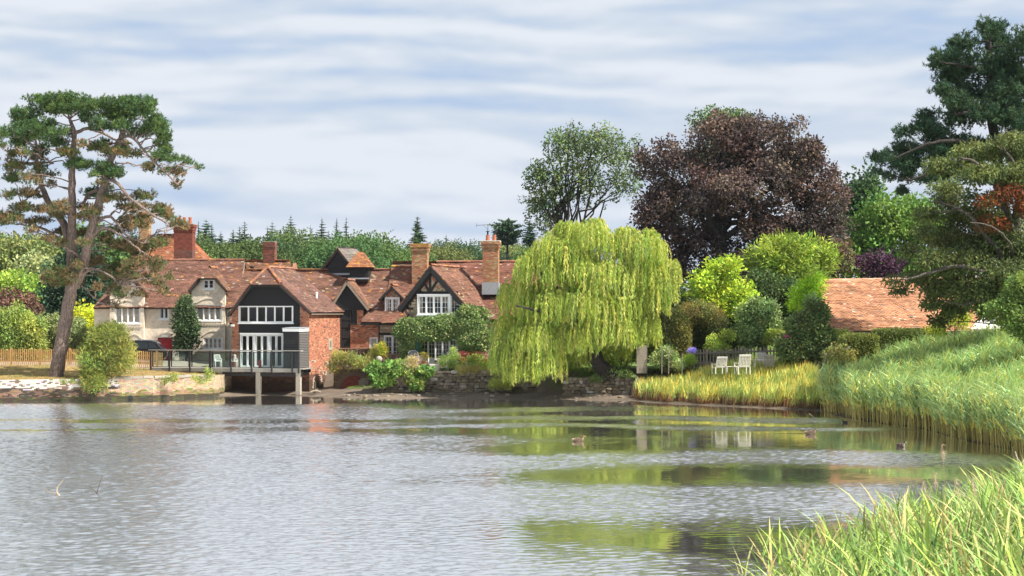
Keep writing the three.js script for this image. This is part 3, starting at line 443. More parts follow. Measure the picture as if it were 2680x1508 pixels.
const K = new Frame(809, 125, 14);                                        // mill frame, shared with the footbridge
{ // ===== water mill: brick with a black boarded half-hipped gable =====
  const h = K.group('water_mill', 'brick water mill with black boarded gable end and white strip window', 'mill');
  const X = (px, z = 0) => K.z(px, 815, z).x, xl = X(607), Ls = 6.7, eave = 5.75;
  const win = rectOn(K, 625, 801, 768, 845), low = rectOn(K, 629, 875, 742, 961); low.y0 = 1.84;
  const tide = (u, v, r, n = 0) => { const c = redBrick(u, v, r), edge = 1.35 + 0.35 * fbm2(u * 0.6 + n, 1.7, 3) + 0.25 * (r() - 0.5); if (v < edge) { const k = v < edge - 0.45 ? 0.16 : 0.34; return [c[0] * k + 0.008, c[1] * k + 0.012, c[2] * k + 0.008]; } return c; };
  const pit = (u, v, r) => { const c = tide(u, v, r, 8); if (v > 0.35 && v < 2.3 && r() < 0.75 * smooth(fbm2(u * 0.8 + 4, v * 0.8, 3) + (u > 0.55 * Ls ? 0.2 : -0.1), 0.05, 0.3)) return [0.52, 0.45, 0.36].map((x) => x * (0.8 + 0.4 * r())); return c; };
  const gab = [[xl, -0.4], [0, -0.4], [0, eave + 0.1], [X(738), K.z(700, 749).y], [X(651), K.z(700, 749).y], [xl, eave - 0.05]];
  wall(h, 'front_wall', gab, [holeOf(win), holeOf(low)], 0, 0.3, mortar, [0.45, 0.4, 0.36]);
  const bx0 = X(625), bx1 = X(785), br = new MB(), fp = frontPlane(0);
  const top = Math.min(win.y1, K.z(700, 790).y);
  bricks(br, fp, [[xl, 1.8], [bx0, 1.8], [bx0, eave + 0.55], [xl, eave - 0.1]], [], redBrick, { seed: 71 });
  bricks(br, fp, [[bx1, 1.8], [0, 1.8], [0, eave], [bx1, eave + 0.5]], [], redBrick, { seed: 72 });
  bricks(br, fp, [[xl, -0.4], [0, -0.4], [0, 1.8], [xl, 1.8]], [], (u, v, r) => tide(u, v, r).map((x) => x * 0.8), { seed: 73 });
  stuff(br.build('front_bricks', brickMat, h));
  const side = new MB(); side.span(-0.25, -0.4, -Ls, 0, eave, -0.301, [0.5, 0.42, 0.34]); side.build('side_wall', mortar, h);
  const sb = new MB(); bricks(sb, sidePlane(0), [[0, -0.4], [Ls, -0.4], [Ls, eave], [0, eave]], [[3.95, 3.0, 4.75, 3.85]], pit, { seed: 74 }); stuff(sb.build('side_bricks', brickMat, h));
  new MB().span(xl, -0.4, -Ls, 0, eave, -Ls + 0.25).span(xl, -0.4, -Ls, xl + 0.25, eave, -0.301).build('rear_wall', mortar, h);
  { const v = sub('blocked_window', h, [0.001, 3.0, -4.35], Math.PI / 2); new MB().span(-0.4, 0, -0.05, 0.4, 0.85, 0.02, [1, 1, 0.95]).build('stone_surround', concrete, v); new MB().span(-0.18, 0.2, 0.02, 0.18, 0.65, 0.024, [0.5, 0.45, 0.4]).build('infill', concrete, v); }
  { const d = new MB(); d.tube([V(0.06, 0.9, -6.45), V(0.06, 5.6, -6.45)], 0.045, 7); d.build('downpipe', darkIron, h); }
  // boards: gable above the strip window, band below it, door surround
  const gtop = K.z(700, 749).y; boards(h, [[bx0, low.y1 + 0.02], [bx1, low.y1 + 0.02], [bx1, eave + 0.62], [X(735), gtop], [X(653), gtop], [bx0, eave + 0.62]], [holeOf(win)], 0.003, 0.17);
  boards(h, [[low.x1, 1.84], [bx1, 1.84], [bx1, low.y1], [low.x1, low.y1]], [], 0.003, 0.17);
  windowUnit(h, { ...win, z: 0.06, lights: 6, cols: 1, rows: 1, f: 0.07, sash: 0.035, curtain: 0, room: 3 });
  { // glazed doors to the deck
    const w3 = (low.x1 - low.x0) / 3, A = (i, o) => windowUnit(h, { x0: low.x0 + i * w3, x1: low.x0 + (i + 1) * w3, y0: low.y0, y1: low.y1, z: 0.04, lights: 2, cols: 1, rows: 1, f: 0.08, sash: 0.06, sill: 0, room: 3, name: 'glazed_door', ...o }); A(0, {}); A(1, { base: 0.0 }); A(2, {});
    new MB().span(low.x0, low.y0 + 1.12, 0.05, low.x0 + w3, low.y0 + 1.2, 0.1).span(low.x0 + 2 * w3, low.y0 + 1.12, 0.05, low.x1, low.y0 + 1.2, 0.1).build('transom', whitePaint, h);
    new MB().span(low.x0 - 0.02, low.y1, 0.02, low.x1, low.y1 + 0.08, 0.12).build('door_head', whitePaint, h);
  }
  const q = gableRoof(h, { x0: X(600), x1: 0.28, yE: 5.55, yE1: 5.72, xr: X(692), yR: 8.85, zF: 0.35, zB: -Ls - 0.15, zBr: -5.6, hipY: gtop + 0.1, set: 1.05 }, tileRed({ lichen: 0.06, base: [0.234, 0.118, 0.092] }), { seed: 77, sag: 0.035, hipTiles: true });
  verge(h, [V(X(600), 5.45, 0.3), q.hl.clone().add(V(0.05, -0.14, -0.05))], 0.05, 0.18); verge(h, [V(0.26, 5.6, 0.3), q.hr.clone().add(V(-0.05, -0.14, -0.05))], 0.05, 0.18);
  new MB().span(q.hl.x, gtop - 0.08, 0.2, q.hr.x, gtop + 0.04, 0.32).build('bargeboard', blackTimber, h);
  new MB().beam(V(0.2, 5.62, 0.2), V(0.2, 5.62, -Ls), 0.1, 0.1).build('eaves_board', weathered, h);
  { const c = K.x(851, 790, -0.6); new MB().tube([V(-0.9, 6.6, -3.9), V(-0.9, 7.1, -3.9)], 0.09, 8).tube([V(-0.9, 7.1, -3.9), V(-0.9, 7.2, -3.9)], [0.13, 0.1], 8).build('vent_pipe', whitePaint, h); }
  { // boarded store on the deck with slatted flank
    const s = sub('store', h, [0, 0, 0]), x0 = X(742, 1.85), x1 = X(782, 1.85), yT = K.z(760, 868, 1.85).y, yB = 1.84; new MB().span(x0, yB, 0.05, x1, yT, 1.83).build('store_body', blackTimber, s);
    for (let y = yB; y < yT - 0.1; y += 0.17) { const m = mesh('board', boardGeo, pick(boardMats), s); m.position.set((x0 + x1) / 2, y, 1.83); m.scale.set(x1 - x0, 0.185, 1); }
    const grey = M('grey_slat', { color: rgb(0.13, 0.125, 0.12), roughness: 0.8, map: rep(grainTex, 0.7, 3) }); for (let y = 1.35; y < yT - 0.1; y += 0.115) { const m = mesh('slat', boardGeo, grey, s); m.rotation.y = Math.PI / 2; m.position.set(x1 + 0.005, y, 0.95); m.scale.set(1.8, 0.1, 1.4); }
    new MB().span(x0 - 0.06, yT, -0.02 + 0.04, x1 + 0.06, yT + 0.2, 1.9).build('fascia', whitePaint, s); new MB().slab([V(x0 - 0.1, yT + 0.25, 1.95), V(x1 + 0.1, yT + 0.25, 1.95), V(x1 + 0.1, yT + 0.3, 0.03), V(x0 - 0.1, yT + 0.3, 0.03)], V(0, 1, 0), 0.05).build('store_roof', lead, s);
  }
  { const l = K.z(607, 852, 0.15); new MB().box(l.x + 0.05, l.y, 0.12, 0.22, 0.14, 0.16).box(l.x - 0.05, l.y, 0.04, 0.06, 0.1, 0.1).build('floodlight', whitePaint, h); }
}
{ // ===== footbridge / deck with glass balustrade =====
  const h = K.group('footbridge', 'timber deck on concrete posts with glass balustrade in front of the mill', 'bridge');
  const zf = 2.35, X = (px) => K.z(px, 940, zf).x, x0 = X(393), x1 = X(786), y = 1.8;
  for (let x = x0, i = 0; x < x1; x += 0.3, i++) { const m = mesh('deck_plank', (h.userData.pg ||= new MB().span(0, 0, 0, 0.285, 0.045, 1).geo()), deckWood, h); m.position.set(x, y, x < K.z(600, 900, 0).x ? zf - 1.5 : 0.02); m.scale.z = x < K.z(600, 900, 0).x ? 1.5 : zf - 0.02; m.position.y += rr(-0.004, 0.004); } delete h.userData.pg;
  new MB().span(x0, y - 0.2, zf - 0.02, x1, y + 0.05, zf + 0.07).build('edge_beam', deckWood, h);
  new MB().span(x0, y - 0.26, zf - 1.45, x1, y - 0.01, zf - 1.33).span(X(570), y - 0.26, 0.3, x1, y - 0.01, 0.42).build('joist', blackTimber, h);
  for (const px of [575, 674, 779]) { const p = new MB(), x = X(px), yb = -0.6; p.span(x - 0.16, yb, zf - 0.34, x + 0.16, y - 0.2, zf - 0.04); p.build('support_post', concrete, h); }
  new MB().span(X(560), y - 0.5, zf - 0.3, x1, y - 0.27, zf - 0.1).build('cross_beam', blackTimber, h);
  const posts = [396, 445, 498.5, 552, 606, 660, 712.5, 766, 783].map(X), top = 3.05;
  new MB().span(x0 - 0.1, top, zf - 0.08, x1 + 0.08, top + 0.07, zf + 0.1).build('handrail', deckWood, h);
  posts.forEach((x, i) => { new MB().span(x - 0.05, y - 0.25, zf + 0.07, x + 0.05, top, zf + 0.15).build('rail_post', darkIron, h); });
  const gm = new THREE.MeshPhysicalMaterial({ transmission: 1, roughness: 0.04, thickness: 0, ior: 1.52 }); gm.color.setRGB(0.72, 0.86, 0.80); gm.name = 'balustrade_glass'; gm.side = THREE.DoubleSide;
  for (let i = 0; i + 1 < posts.length; i++) { const a = posts[i] + 0.07, b = posts[i + 1] - 0.07; if (b - a < 0.3) continue; const g = sub('glass_panel', h, [(a + b) / 2, y + 0.14, zf + 0.02]), w = b - a, H = top - y - 0.2; const m = mesh('pane', paneGeo, gm, g); m.position.set(0, H / 2 - 0.03, 0); m.scale.set(w - 0.2, H - 0.1, 1);
    new MB().span(-w / 2, 0, -0.02, -w / 2 + 0.08, H, 0.02).span(w / 2 - 0.08, 0, -0.02, w / 2, H, 0.02).span(-w / 2, -0.04, -0.02, w / 2, 0, 0.02).span(-w / 2, H - 0.06, -0.02, w / 2, H - 0.02, 0.02).build('panel_frame', darkIron, g); }
  new MB().beam(V(x1, top + 0.03, zf), V(x1, top + 0.03, 1.9), 0.08, 0.07).build('handrail', deckWood, h);
}

const Q = new Frame(993, 131, 5);
{ // ===== long mill range: tiled roof, loft gable, black lantern =====
  const h = Q.group('mill_range', 'long tiled brick range with black boarded loft gable and roof lantern', 'building'), X = (px, z = 0) => Q.z(px, 815, z).x;
  const yE = 4.95, rz = -4.5, yR = Q.z(800, 711, rz).y, pal = tileRed({ lichen: 0.06, base: [0.242, 0.113, 0.077], dark: 0.22 });
  const win = rectOn(Q, 917, 808, 934, 848), dr = rectOn(Q, 888, 808, 917, 911), wn2 = rectOn(Q, 967, 883, 989, 914), foot = Q.z(872, 797), apex = Q.z(908.7, 739), footR = Q.z(962, 806);
  const bx0 = X(872), bx1 = X(947);
  wall(h, 'wall', [[bx0, 1.5], [X(993), 1.5], [X(993), yE], [bx1 + 0.1, yE], [bx1 + 0.1, foot.y - 0.1], [apex.x, apex.y - 0.1], [bx0, foot.y]], [holeOf(win), holeOf(dr), holeOf(wn2)], 0, 0.3, mortar, [0.6, 0.5, 0.42]);
  const br = new MB(); bricks(br, frontPlane(0), [[X(917), 1.5], [X(993), 1.5], [X(993), yE], [bx1 + 0.1, yE], [bx1 + 0.1, footR.y], [X(917), footR.y]], [holeOf(win), holeOf(wn2)], (u, v, r) => { const c = redBrick(u, v, r); return r() < 0.12 ? [0.55, 0.42, 0.32] : c; }, { seed: 81 });
  bricks(br, frontPlane(0), [[X(870), 1.5], [X(888), 1.5], [X(888), footR.y], [X(870), footR.y]], [], redBrick, { seed: 82 }); stuff(br.build('wall_bricks', brickMat, h));
  windowUnit(h, { ...win, z: 0.02, lights: 2, cols: 2, rows: 6, f: 0.07, sash: 0.02, bar: 0.018, mat: blackTimber, sill: 0.07 });
  windowUnit(h, { ...wn2, z: -0.02, lights: 1, cols: 2, rows: 3, f: 0.07, curtain: 0.45 });
  { const d = sub('loft_door', h, [(dr.x0 + dr.x1) / 2, dr.y0, 0.0]), w = dr.x1 - dr.x0, H = dr.y1 - dr.y0; for (let i = 0; i < 5; i++) new MB().span(-w / 2 + i * w / 5 + 0.006, 0, -0.06, -w / 2 + (i + 1) * w / 5 - 0.006, H, rr(-0.005, 0.005)).build('plank', pick(boardMats), d); for (const k of [0.25, 0.52, 0.72]) new MB().span(-w / 2, H * k, 0.006, w / 2, H * k + 0.12, 0.03).build('ledge', blackTimber, d); }
  boards(h, [[foot.x, foot.y - 0.35], [footR.x - 0.1, foot.y - 0.35], [footR.x - 0.1, foot.y - 0.05], [apex.x, apex.y - 0.15], [foot.x, foot.y - 0.05]], [], 0.006, 0.21);
  new MB().span(foot.x - 0.05, foot.y - 0.42, 0.0, footR.x, foot.y - 0.35, 0.08).build('lintel', blackTimber, h);
  const q = gableRoof(h, { x0: foot.x - 0.12, x1: footR.x + 0.1, yE: foot.y - 0.12, yE1: footR.y - 0.05, xr: apex.x, yR: apex.y + 0.1, zF: 0.28, zB: -0.9, zBr: -3.1 }, tileRed({ base: [0.281, 0.137, 0.092], lichen: 0.05 }), { seed: 83 });
  verge(h, [V(foot.x - 0.12, foot.y - 0.24, 0.27), V(apex.x, apex.y - 0.04, 0.27)], 0.05, 0.16, weathered); verge(h, [V(footR.x + 0.1, footR.y - 0.17, 0.27), V(apex.x, apex.y - 0.04, 0.27)], 0.05, 0.16, weathered);
  const xa = X(640, rz), xb = X(1000, 0), e = [V(X(660), yE, 0.3), V(X(945, 0.3), yE, 0.3)];
  const zc = -1.05, yc = lerp(yE, yR, (0.3 - zc) / (0.3 - rz)), xm0 = X(890), xm1 = X(946, 0.3);
  const r1 = tiledRoof(h, [V(xa, yc, zc), V(xm1, yc, zc), V(xm1, yR, rz), V(xa, yR, rz)], pal, { seed: 85, sag: 0.05 });
  tiledRoof(h, [V(xa, yE, 0.3), V(X(872), yE, 0.3), V(X(872), yc, zc), V(xa, yc, zc)], pal, { seed: 87, sag: 0.05 });
  tiledRoof(h, [V(xm1, yE, 0.3), V(xb, yE, 0.3), V(xb, yR, rz), V(xm1, yR, rz)], pal, { seed: 88, sag: 0.05 });
  tiledRoof(h, [V(xb, yE, -9.2), V(xa, yE, -9.2), V(xa, yR, rz), V(xb, yR, rz)], pal, { seed: 86, gauge: 0.3, tw: 0.5 });
  ridge(r1, V(xa, yR + 0.12, rz), V(xb, yR + 0.12, rz), 0.34);
  new MB().span(X(700), 1.5, -9, X(990), yE, -8.7).build('wall', mortar, h);
  new MB().span(X(945), yE - 0.14, 0.12, X(993), yE - 0.01, 0.3).build('gutter', darkIron, h);
  new MB().tube([V(X(992.5), 1.7, 0.1), V(X(992.5), yE - 0.2, 0.1)], 0.045, 7).build('downpipe', darkIron, h);
  { // lantern: boarded gable turned to the left, slated roof
    const lz = -4.0, T = 26 * Math.PI / 180, fo = Q.z(833, 714, lz + 0.3), ap = Q.z(886, 652, lz), g = sub('lantern', h, [ap.x, 0, lz], -T), yb = fo.y - 0.3, hw = 1.75, yt = ap.y, yl = fo.y + 0.05;
    wall(g, 'gable_wall', [[-hw, yb], [hw, yb], [hw, yl], [0, yt - 0.08], [-hw, yl]], [], 0, 0.2, blackTimber); boards(g, [[-hw, yl - 0.05], [hw, yl - 0.05], [0, yt - 0.08]], [], 0.004, 0.24);
    const slate = M('stone_slate', { color: rgb(1, 1, 1), map: mottle, roughness: 0.9 }), grey = (u, v, r) => [0.19, 0.165, 0.145].map((c) => c * (0.75 + 0.5 * r()));
    const L = -2.3; tiledRoof(g, [V(hw + 0.15, yl - 0.15, 0.15), V(hw + 0.15, yl - 0.15, L), V(0, yt + 0.02, L), V(0, yt + 0.02, 0.15)], grey, { seed: 91, gauge: 0.16, tw: 0.26 }); tiledRoof(g, [V(-hw - 0.15, yl - 0.15, L), V(-hw - 0.15, yl - 0.15, 0.15), V(0, yt + 0.02, 0.15), V(0, yt + 0.02, L)], grey, { seed: 92, gauge: 0.16, tw: 0.26 });
    new MB().span(-hw - 0.1, yb + 0.12, 0.02, hw + 0.1, yl - 0.08, 0.07).build('flashing', lead, g); wall(g, 'gable_wall', [[-hw, yb], [hw, yb], [hw, yl], [0, yt - 0.08], [-hw, yl]], [], L + 0.2, 0.2, blackTimber);
  }
  { // small hoist turret with hipped tile roof
    const tz = -2.9, a = Q.z(915, 700, tz), b = Q.z(963, 728, tz), xm = (a.x + b.x) / 2, w = b.x - a.x, g = sub('hoist_turret', h, [xm, 0, tz]), yb = b.y, yt = Q.z(940, 697, tz).y, ya = Q.z(940, 661, tz - 0.7).y, dp = 1.5;
    new MB().span(-w / 2, yb - 0.3, -dp, w / 2, yt, 0).build('turret_body', blackTimber, g); for (let y = yb; y < yt - 0.05; y += 0.2) { const m = mesh('board', boardGeo, pick(boardMats), g); m.position.set(0, y, 0.0); m.scale.set(w, 0.215, 1); const s = mesh('board', boardGeo, pick(boardMats), g); s.rotation.y = Math.PI / 2; s.position.set(w / 2, y, -dp / 2); s.scale.set(dp, 0.215, 1); }
    const o = 0.22, e = [V(-w / 2 - o, yt - 0.05, o), V(w / 2 + o, yt - 0.05, o), V(w / 2 + o, yt - 0.05, -dp - o), V(-w / 2 - o, yt - 0.05, -dp - o)], t1 = V(-0.22, ya, -dp / 2), t2 = V(0.22, ya, -dp / 2), pl = tileRed({ orange: 0.12, base: [0.40, 0.165, 0.08] });
    tiledRoof(g, [e[0], e[1], t2, t1], pl, { seed: 93, sag: 0.01 }); tiledRoof(g, [e[1], e[2], t2], pl, { seed: 94, sag: 0.01 }); tiledRoof(g, [e[2], e[3], t1, t2], pl, { seed: 95, sag: 0.01 }); tiledRoof(g, [e[3], e[0], t1], pl, { seed: 96, sag: 0.01 });
    new MB().span(-w / 2 - 0.1, yb - 0.08, 0.02, w / 2 + 0.1, yb + 0.02, 0.1).build('flashing', lead, g);
  }
}

{ // ===== gabled cottage: stone, black timber gable with herringbone brick, white casements =====
  const C = new Frame(1069, 127, 15), h = C.group('gabled_cottage', 'stone cottage with black timbered herringbone brick gable and white bay windows', 'house'), X = (px, z = 0) => C.z(px, 815, z).x;
  const x1 = X(1213), base = 1.7, eave = 6.0, zf = 0.55, ap = C.z(1126, 697, zf), fl = C.z(1042, 806, zf), fR = C.z(1219, 800, zf);
  const buff = (u, v, r) => { const k = 0.75 + 0.5 * r(), q = r(); return (q < 0.18 ? [0.40, 0.22, 0.13] : q < 0.4 ? [0.40, 0.34, 0.25] : [0.50, 0.42, 0.30]).map((x) => x * k); };
  const up = rectOn(C, 1092, 772, 1178, 824, 0.45), fd = rectOn(C, 1099, 887, 1198, 941); fd.y0 = 2.02;
  const bandY = C.z(1120, 768).y;
  wall(h, 'front_wall', [[0, base], [x1, base], [x1, eave], [x1 / 2 + 0.06, ap.y - 0.5], [0, eave]], [[up.x0 + 0.1, up.y0, x1 - 0.35, up.y1], holeOf(fd)], 0, 0.35, stoneMat, [0.42, 0.36, 0.27]);
  const st = new MB(); stones(st, frontPlane(0), [[0, base], [x1, base], [x1, bandY], [0, bandY]], [[up.x0, up.y0 - 0.1, x1 - 0.3, up.y1], holeOf(fd)], buff, { seed: 101 }); stuff(st.build('wall_stones', stoneMat, h));
  new MB().span(x1 - 0.3, base, -8, x1, eave, -0.352, [0.45, 0.38, 0.28]).span(0, base, -8, 0.3, eave, -0.352, [0.45, 0.38, 0.28]).build('side_wall', stoneMat, h);
  { // herringbone panels
    const hb = new MB(), r = rng(103), a = C.z(1086, 767), apx = C.z(1126, 707), b = C.z(1183, 765), poly = [[a.x, bandY + 0.12], [b.x, bandY + 0.12], [apx.x, apx.y]], L = 0.23, W = 0.075;
    const inP = (x, y) => spans(poly, y).some(([p, q]) => x > p + 0.02 && x < q - 0.02);
    for (let i = -30; i < 60; i++) for (let j = -30; j < 60; j++) for (const s of [1, -1]) { const cx = a.x + 1.2 + i * 0.21 + (s > 0 ? 0.0 : 0.105), cy = bandY + j * 0.115; if (!inP(cx, cy)) continue; const t = s * Math.PI / 4, dx = Math.cos(t) * 0.085, dy = Math.sin(t) * 0.085, nx = -Math.sin(t) * 0.036, ny = Math.cos(t) * 0.036, z = 0.02 + r() * 0.008; const p = (u, w) => V(cx + dx * u + nx * w, cy + dy * u + ny * w, z), g = (u, w) => V(cx + dx * u + nx * w, cy + dy * u + ny * w, 0), c = (r() < 0.5 ? [0.55, 0.47, 0.33] : [0.40, 0.17, 0.10]).map((q) => q * (0.8 + 0.4 * r())); hb.quad(p(-1, -1), p(1, -1), p(1, 1), p(-1, 1), c).quad(g(-1, -1), g(1, -1), p(1, -1), p(-1, -1), c).quad(p(-1, 1), p(1, 1), g(1, 1), g(-1, 1), c); }
    stuff(hb.build('herringbone_bricks', brickMat, h));
    const tb = (p, q, w = 0.2) => new MB().beam(p, q, 0.1, w, [1, 1, 1], V(0, 1, 0)).build('timber', blackTimber, h), z = 0.06;
    new MB().span(a.x - 0.3, bandY - 0.06, 0, b.x + 0.45, bandY + 0.13, 0.1).build('timber', blackTimber, h);
    new MB().span(apx.x - 0.08, bandY + 0.13, 0.0, apx.x + 0.08, apx.y + 0.1, 0.1).build('timber', blackTimber, h);
    for (const s of [-1, 1]) { const mb = new MB(), pts = []; for (let i = 0; i <= 6; i++) { const t = i / 6; pts.push(V(apx.x + s * (0.06 + 0.85 * t), bandY + 0.13 + 0.95 * Math.sin(t * Math.PI / 2), z)); } for (let i = 0; i < 6; i++) mb.beam(pts[i], pts[i + 1], 0.09, 0.15); mb.build('curved_brace', blackTimber, h); }
  }
  const pal = tileRed({ base: [0.258, 0.118, 0.080], lichen: 0.03 });
  const q = gableRoof(h, { x0: fl.x, x1: fR.x, yE: fl.y, yE1: fR.y - 0.05, xr: ap.x, yR: ap.y, zF: zf, zB: -4.3, zBr: -8.0 }, pal, { seed: 105, sag: 0.04 });
  for (const [f, s] of [[fl, 1], [fR, -1]]) { verge(h, [V(f.x, f.y - 0.22, zf - 0.03), V(ap.x, ap.y - 0.2, zf - 0.03)], 0.07, 0.3); verge(h, [V(f.x + s * 0.12, f.y - 0.3, 0.16), V(ap.x, ap.y - 0.42, 0.16)], 0.14, 0.24, blackTimber, 'rafter'); const mb = new MB(); mb.beam(V(f.x + s * 0.5, f.y - 0.15, zf - 0.1), V(f.x + s * 0.85, f.y - 1.0, 0.12), 0.12, 0.14).span(f.x + s * 0.2, f.y - 0.12, 0.02, f.x + s * 0.95, f.y + 0.02, 0.14); mb.build('bracket', blackTimber, h); }
  { // box bay upstairs with canted right light
    const b = sub('bay_window', h, [0, 0, 0]), xr = x1 - 0.32, D = 0.45; windowUnit(b, { ...up, z: D, lights: 4, cols: 2, rows: 3, f: 0.09, sash: 0.045, sill: 0.1, room: 2, curtain: 0.08, name: 'front_light', depth: 0.1 });
    const L = Math.hypot(xr - up.x1, D), an = Math.atan2(D, xr - up.x1); const c = windowUnit(b, { x0: -L / 2, x1: L / 2, y0: up.y0, y1: up.y1, lights: 1, cols: 2, rows: 3, f: 0.09, sash: 0.045, sill: 0.1, room: 0, name: 'canted_light' }); c.position.set((up.x1 + xr) / 2, up.y0, D / 2); c.rotation.y = an;
    new MB().span(up.x0 - 0.02, up.y0 - 0.1, 0.01, up.x1, up.y0 - 0.02, D - 0.02).span(up.x0 - 0.02, up.y1, 0.01, up.x1 + 0.2, up.y1 + 0.06, D + 0.05).span(up.x0 - 0.02, up.y0, 0.01, up.x0 + 0.06, up.y1, D - 0.1).build('bay_cheek', whitePaint, b); }
  windowUnit(h, { ...fd, z: 0.03, lights: 5, cols: 2, rows: 4, f: 0.08, sash: 0.045, base: 0.35, sill: 0, room: 2.5, name: 'french_doors' });
  { // stone link with dormer and french window, in line with the range
    const g = sub('link_wing', h, [0, 0, 0]); g.position.copy(V(0, 0, 0)); const rel = Q.o.clone().sub(C.o); g.position.set(rel.dot(C.ex), 0, rel.dot(C.ez)); g.rotation.y = C.a - Q.a;
    const XX = (px, z = 0) => Q.z(px, 815, z).x, yE = 4.95, rz = -4.5, yR = Q.z(800, 711, rz).y, x9 = XX(1085), fw = rectOn(Q, 1005, 878, 1049, 930); fw.y0 = 2.25;
    wall(g, 'wall', [[XX(993) + 0.005, 1.5], [x9, 1.5], [x9, yE], [XX(993) + 0.005, yE]], [holeOf(fw)], 0, 0.3, stoneMat, [0.42, 0.36, 0.27]);
    const st2 = new MB(); stones(st2, frontPlane(0), [[XX(994), 1.5], [x9, 1.5], [x9, yE - 0.1], [XX(994), yE - 0.1]], [[fw.x0 - 0.05, 1.5, fw.x1 + 0.05, fw.y1 + 0.2]], buff, { seed: 111, W: 0.42 }); stuff(st2.build('wall_stones', stoneMat, g));
    new MB().span(XX(994), fw.y1 + 0.02, 0.0, XX(1060), fw.y1 + 0.2, 0.08).build('lintel', blackTimber, g);
    windowUnit(g, { ...fw, z: 0.02, lights: 2, cols: 2, rows: 4, f: 0.08, sash: 0.05, base: 0.12, sill: 0.05, room: 2, name: 'french_window' });
    const xb = XX(1000) + 0.01, xc = XX(1120), xd = XX(1480), yR2 = Q.z(1340, 689, rz - 0.3).y;
    const r1 = tiledRoof(g, [V(xb, yE - 0.02, 0.3), V(xc, yE - 0.02, 0.3), V(xc, yR + 0.25, rz), V(xb, yR + 0.25, rz)], tileRed({ base: [0.258, 0.113, 0.077], lichen: 0.09, dark: 0.2 }), { seed: 113, sag: 0.05 }); ridge(r1, V(xb, yR + 0.38, rz), V(xc, yR + 0.38, rz), 0.34, [ridgeMats[2], M('ridge_lichen', { color: rgb(0.46, 0.25, 0.05), roughness: 0.95, map: rep(mottle, 2) }), ridgeMats[3]]);
    const r2 = tiledRoof(g, [V(xc, yE + 0.2, 0.3), V(xd, yE + 0.2, 0.3), V(xd, yR2, rz - 0.3), V(xc, yR2, rz - 0.3)], tileRed({ base: [0.242, 0.098, 0.067], lichen: 0.07 }), { seed: 115, sag: 0.05 }); ridge(r2, V(xc, yR2 + 0.12, rz - 0.3), V(xd, yR2 + 0.12, rz - 0.3), 0.34);
    tiledRoof(g, [V(xd, yE, -9.5), V(xb, yE, -9.5), V(xb, yR2, rz - 0.4), V(xd, yR2, rz - 0.4)], tileRed(), { seed: 116, gauge: 0.3, tw: 0.5 });
    new MB().span(x9 + 0.1, 1.5, -0.3, xd - 0.3, yE + 0.1, 0, [0.42, 0.36, 0.27]).build('wall', stoneMat, g);
    new MB().span(XX(993), yE - 0.16, 0.14, XX(1066), yE - 0.04, 0.3).build('gutter', blackTimber, g);
    { // dormer
      const d = sub('dormer', g, [0, 0, 0]), dz = -0.6, wr = rectOn(Q, 1007, 778, 1046, 822, dz), xm = (wr.x0 + wr.x1) / 2, apd = Q.z(1022, 750, dz + 0.2), fy = Q.z(1000, 781, dz).y;
      for (const x of [wr.x0, wr.x1 - 0.08]) new MB().span(x, wr.y0 - 0.1, dz - 1.6, x + 0.08, wr.y1, dz - 0.1).build('cheek', whitePaint, d);
      windowUnit(d, { ...wr, z: dz, lights: 2, cols: 2, rows: 3, f: 0.13, sash: 0.045, sill: 0.1, room: 1.2, curtain: 0.2 });
      wall(d, 'gable_panel', [[wr.x0 - 0.05, wr.y1], [wr.x1 + 0.05, wr.y1], [xm, apd.y - 0.05]], [], dz - 0.02, 0.1, mortar, [0.7, 0.45, 0.35]);
      { const hb = new MB(), r = rng(117), poly = [[wr.x0, wr.y1], [wr.x1, wr.y1], [xm, apd.y - 0.1]]; for (let i = 0; i < 14; i++) for (let j = 0; j < 10; j++) for (const s of [1, -1]) { const cx = wr.x0 + i * 0.21 + (s > 0 ? 0 : 0.105), cy = wr.y1 + 0.05 + j * 0.115; if (!spans(poly, cy).some(([p, q]) => cx > p && cx < q)) continue; const m = [Math.cos(s * 0.785), Math.sin(s * 0.785)], f = (u, w) => V(cx + m[0] * u * 0.085 - m[1] * w * 0.036, cy + m[1] * u * 0.085 + m[0] * w * 0.036, dz + 0.005); hb.quad(f(-1, -1), f(1, -1), f(1, 1), f(-1, 1), (r() < 0.5 ? [0.5, 0.42, 0.3] : [0.4, 0.16, 0.09]).map((x) => x * (0.8 + 0.4 * r()))); } stuff(hb.build('herringbone_bricks', brickMat, d)); }
      const q2 = gableRoof(d, { x0: wr.x0 - 0.4, x1: wr.x1 + 0.4, yE: fy - 0.08, xr: xm, yR: apd.y + 0.03, zF: dz + 0.3, zB: dz - 0.8, zBr: dz - 2.3 }, tileRed({ base: [0.266, 0.128, 0.085] }), { seed: 118, sag: 0.01 });
      verge(d, [V(wr.x0 - 0.4, fy - 0.17, dz + 0.28), V(xm, apd.y - 0.08, dz + 0.28)], 0.05, 0.15); verge(d, [V(wr.x1 + 0.4, fy - 0.17, dz + 0.28), V(xm, apd.y - 0.08, dz + 0.28)], 0.05, 0.15);
      new MB().span(wr.x0 - 0.1, wr.y0 - 0.25, dz, wr.x1 + 0.1, wr.y0 - 0.1, dz + 0.25).build('flashing', lead, d); }
    const c1 = Q.z(1100, 730, -3.4), t1 = Q.z(1100, 640, -3.4); const orange = mottledBrick([0.48, 0.33, 0.17], [0.44, 0.19, 0.11], 0.45);
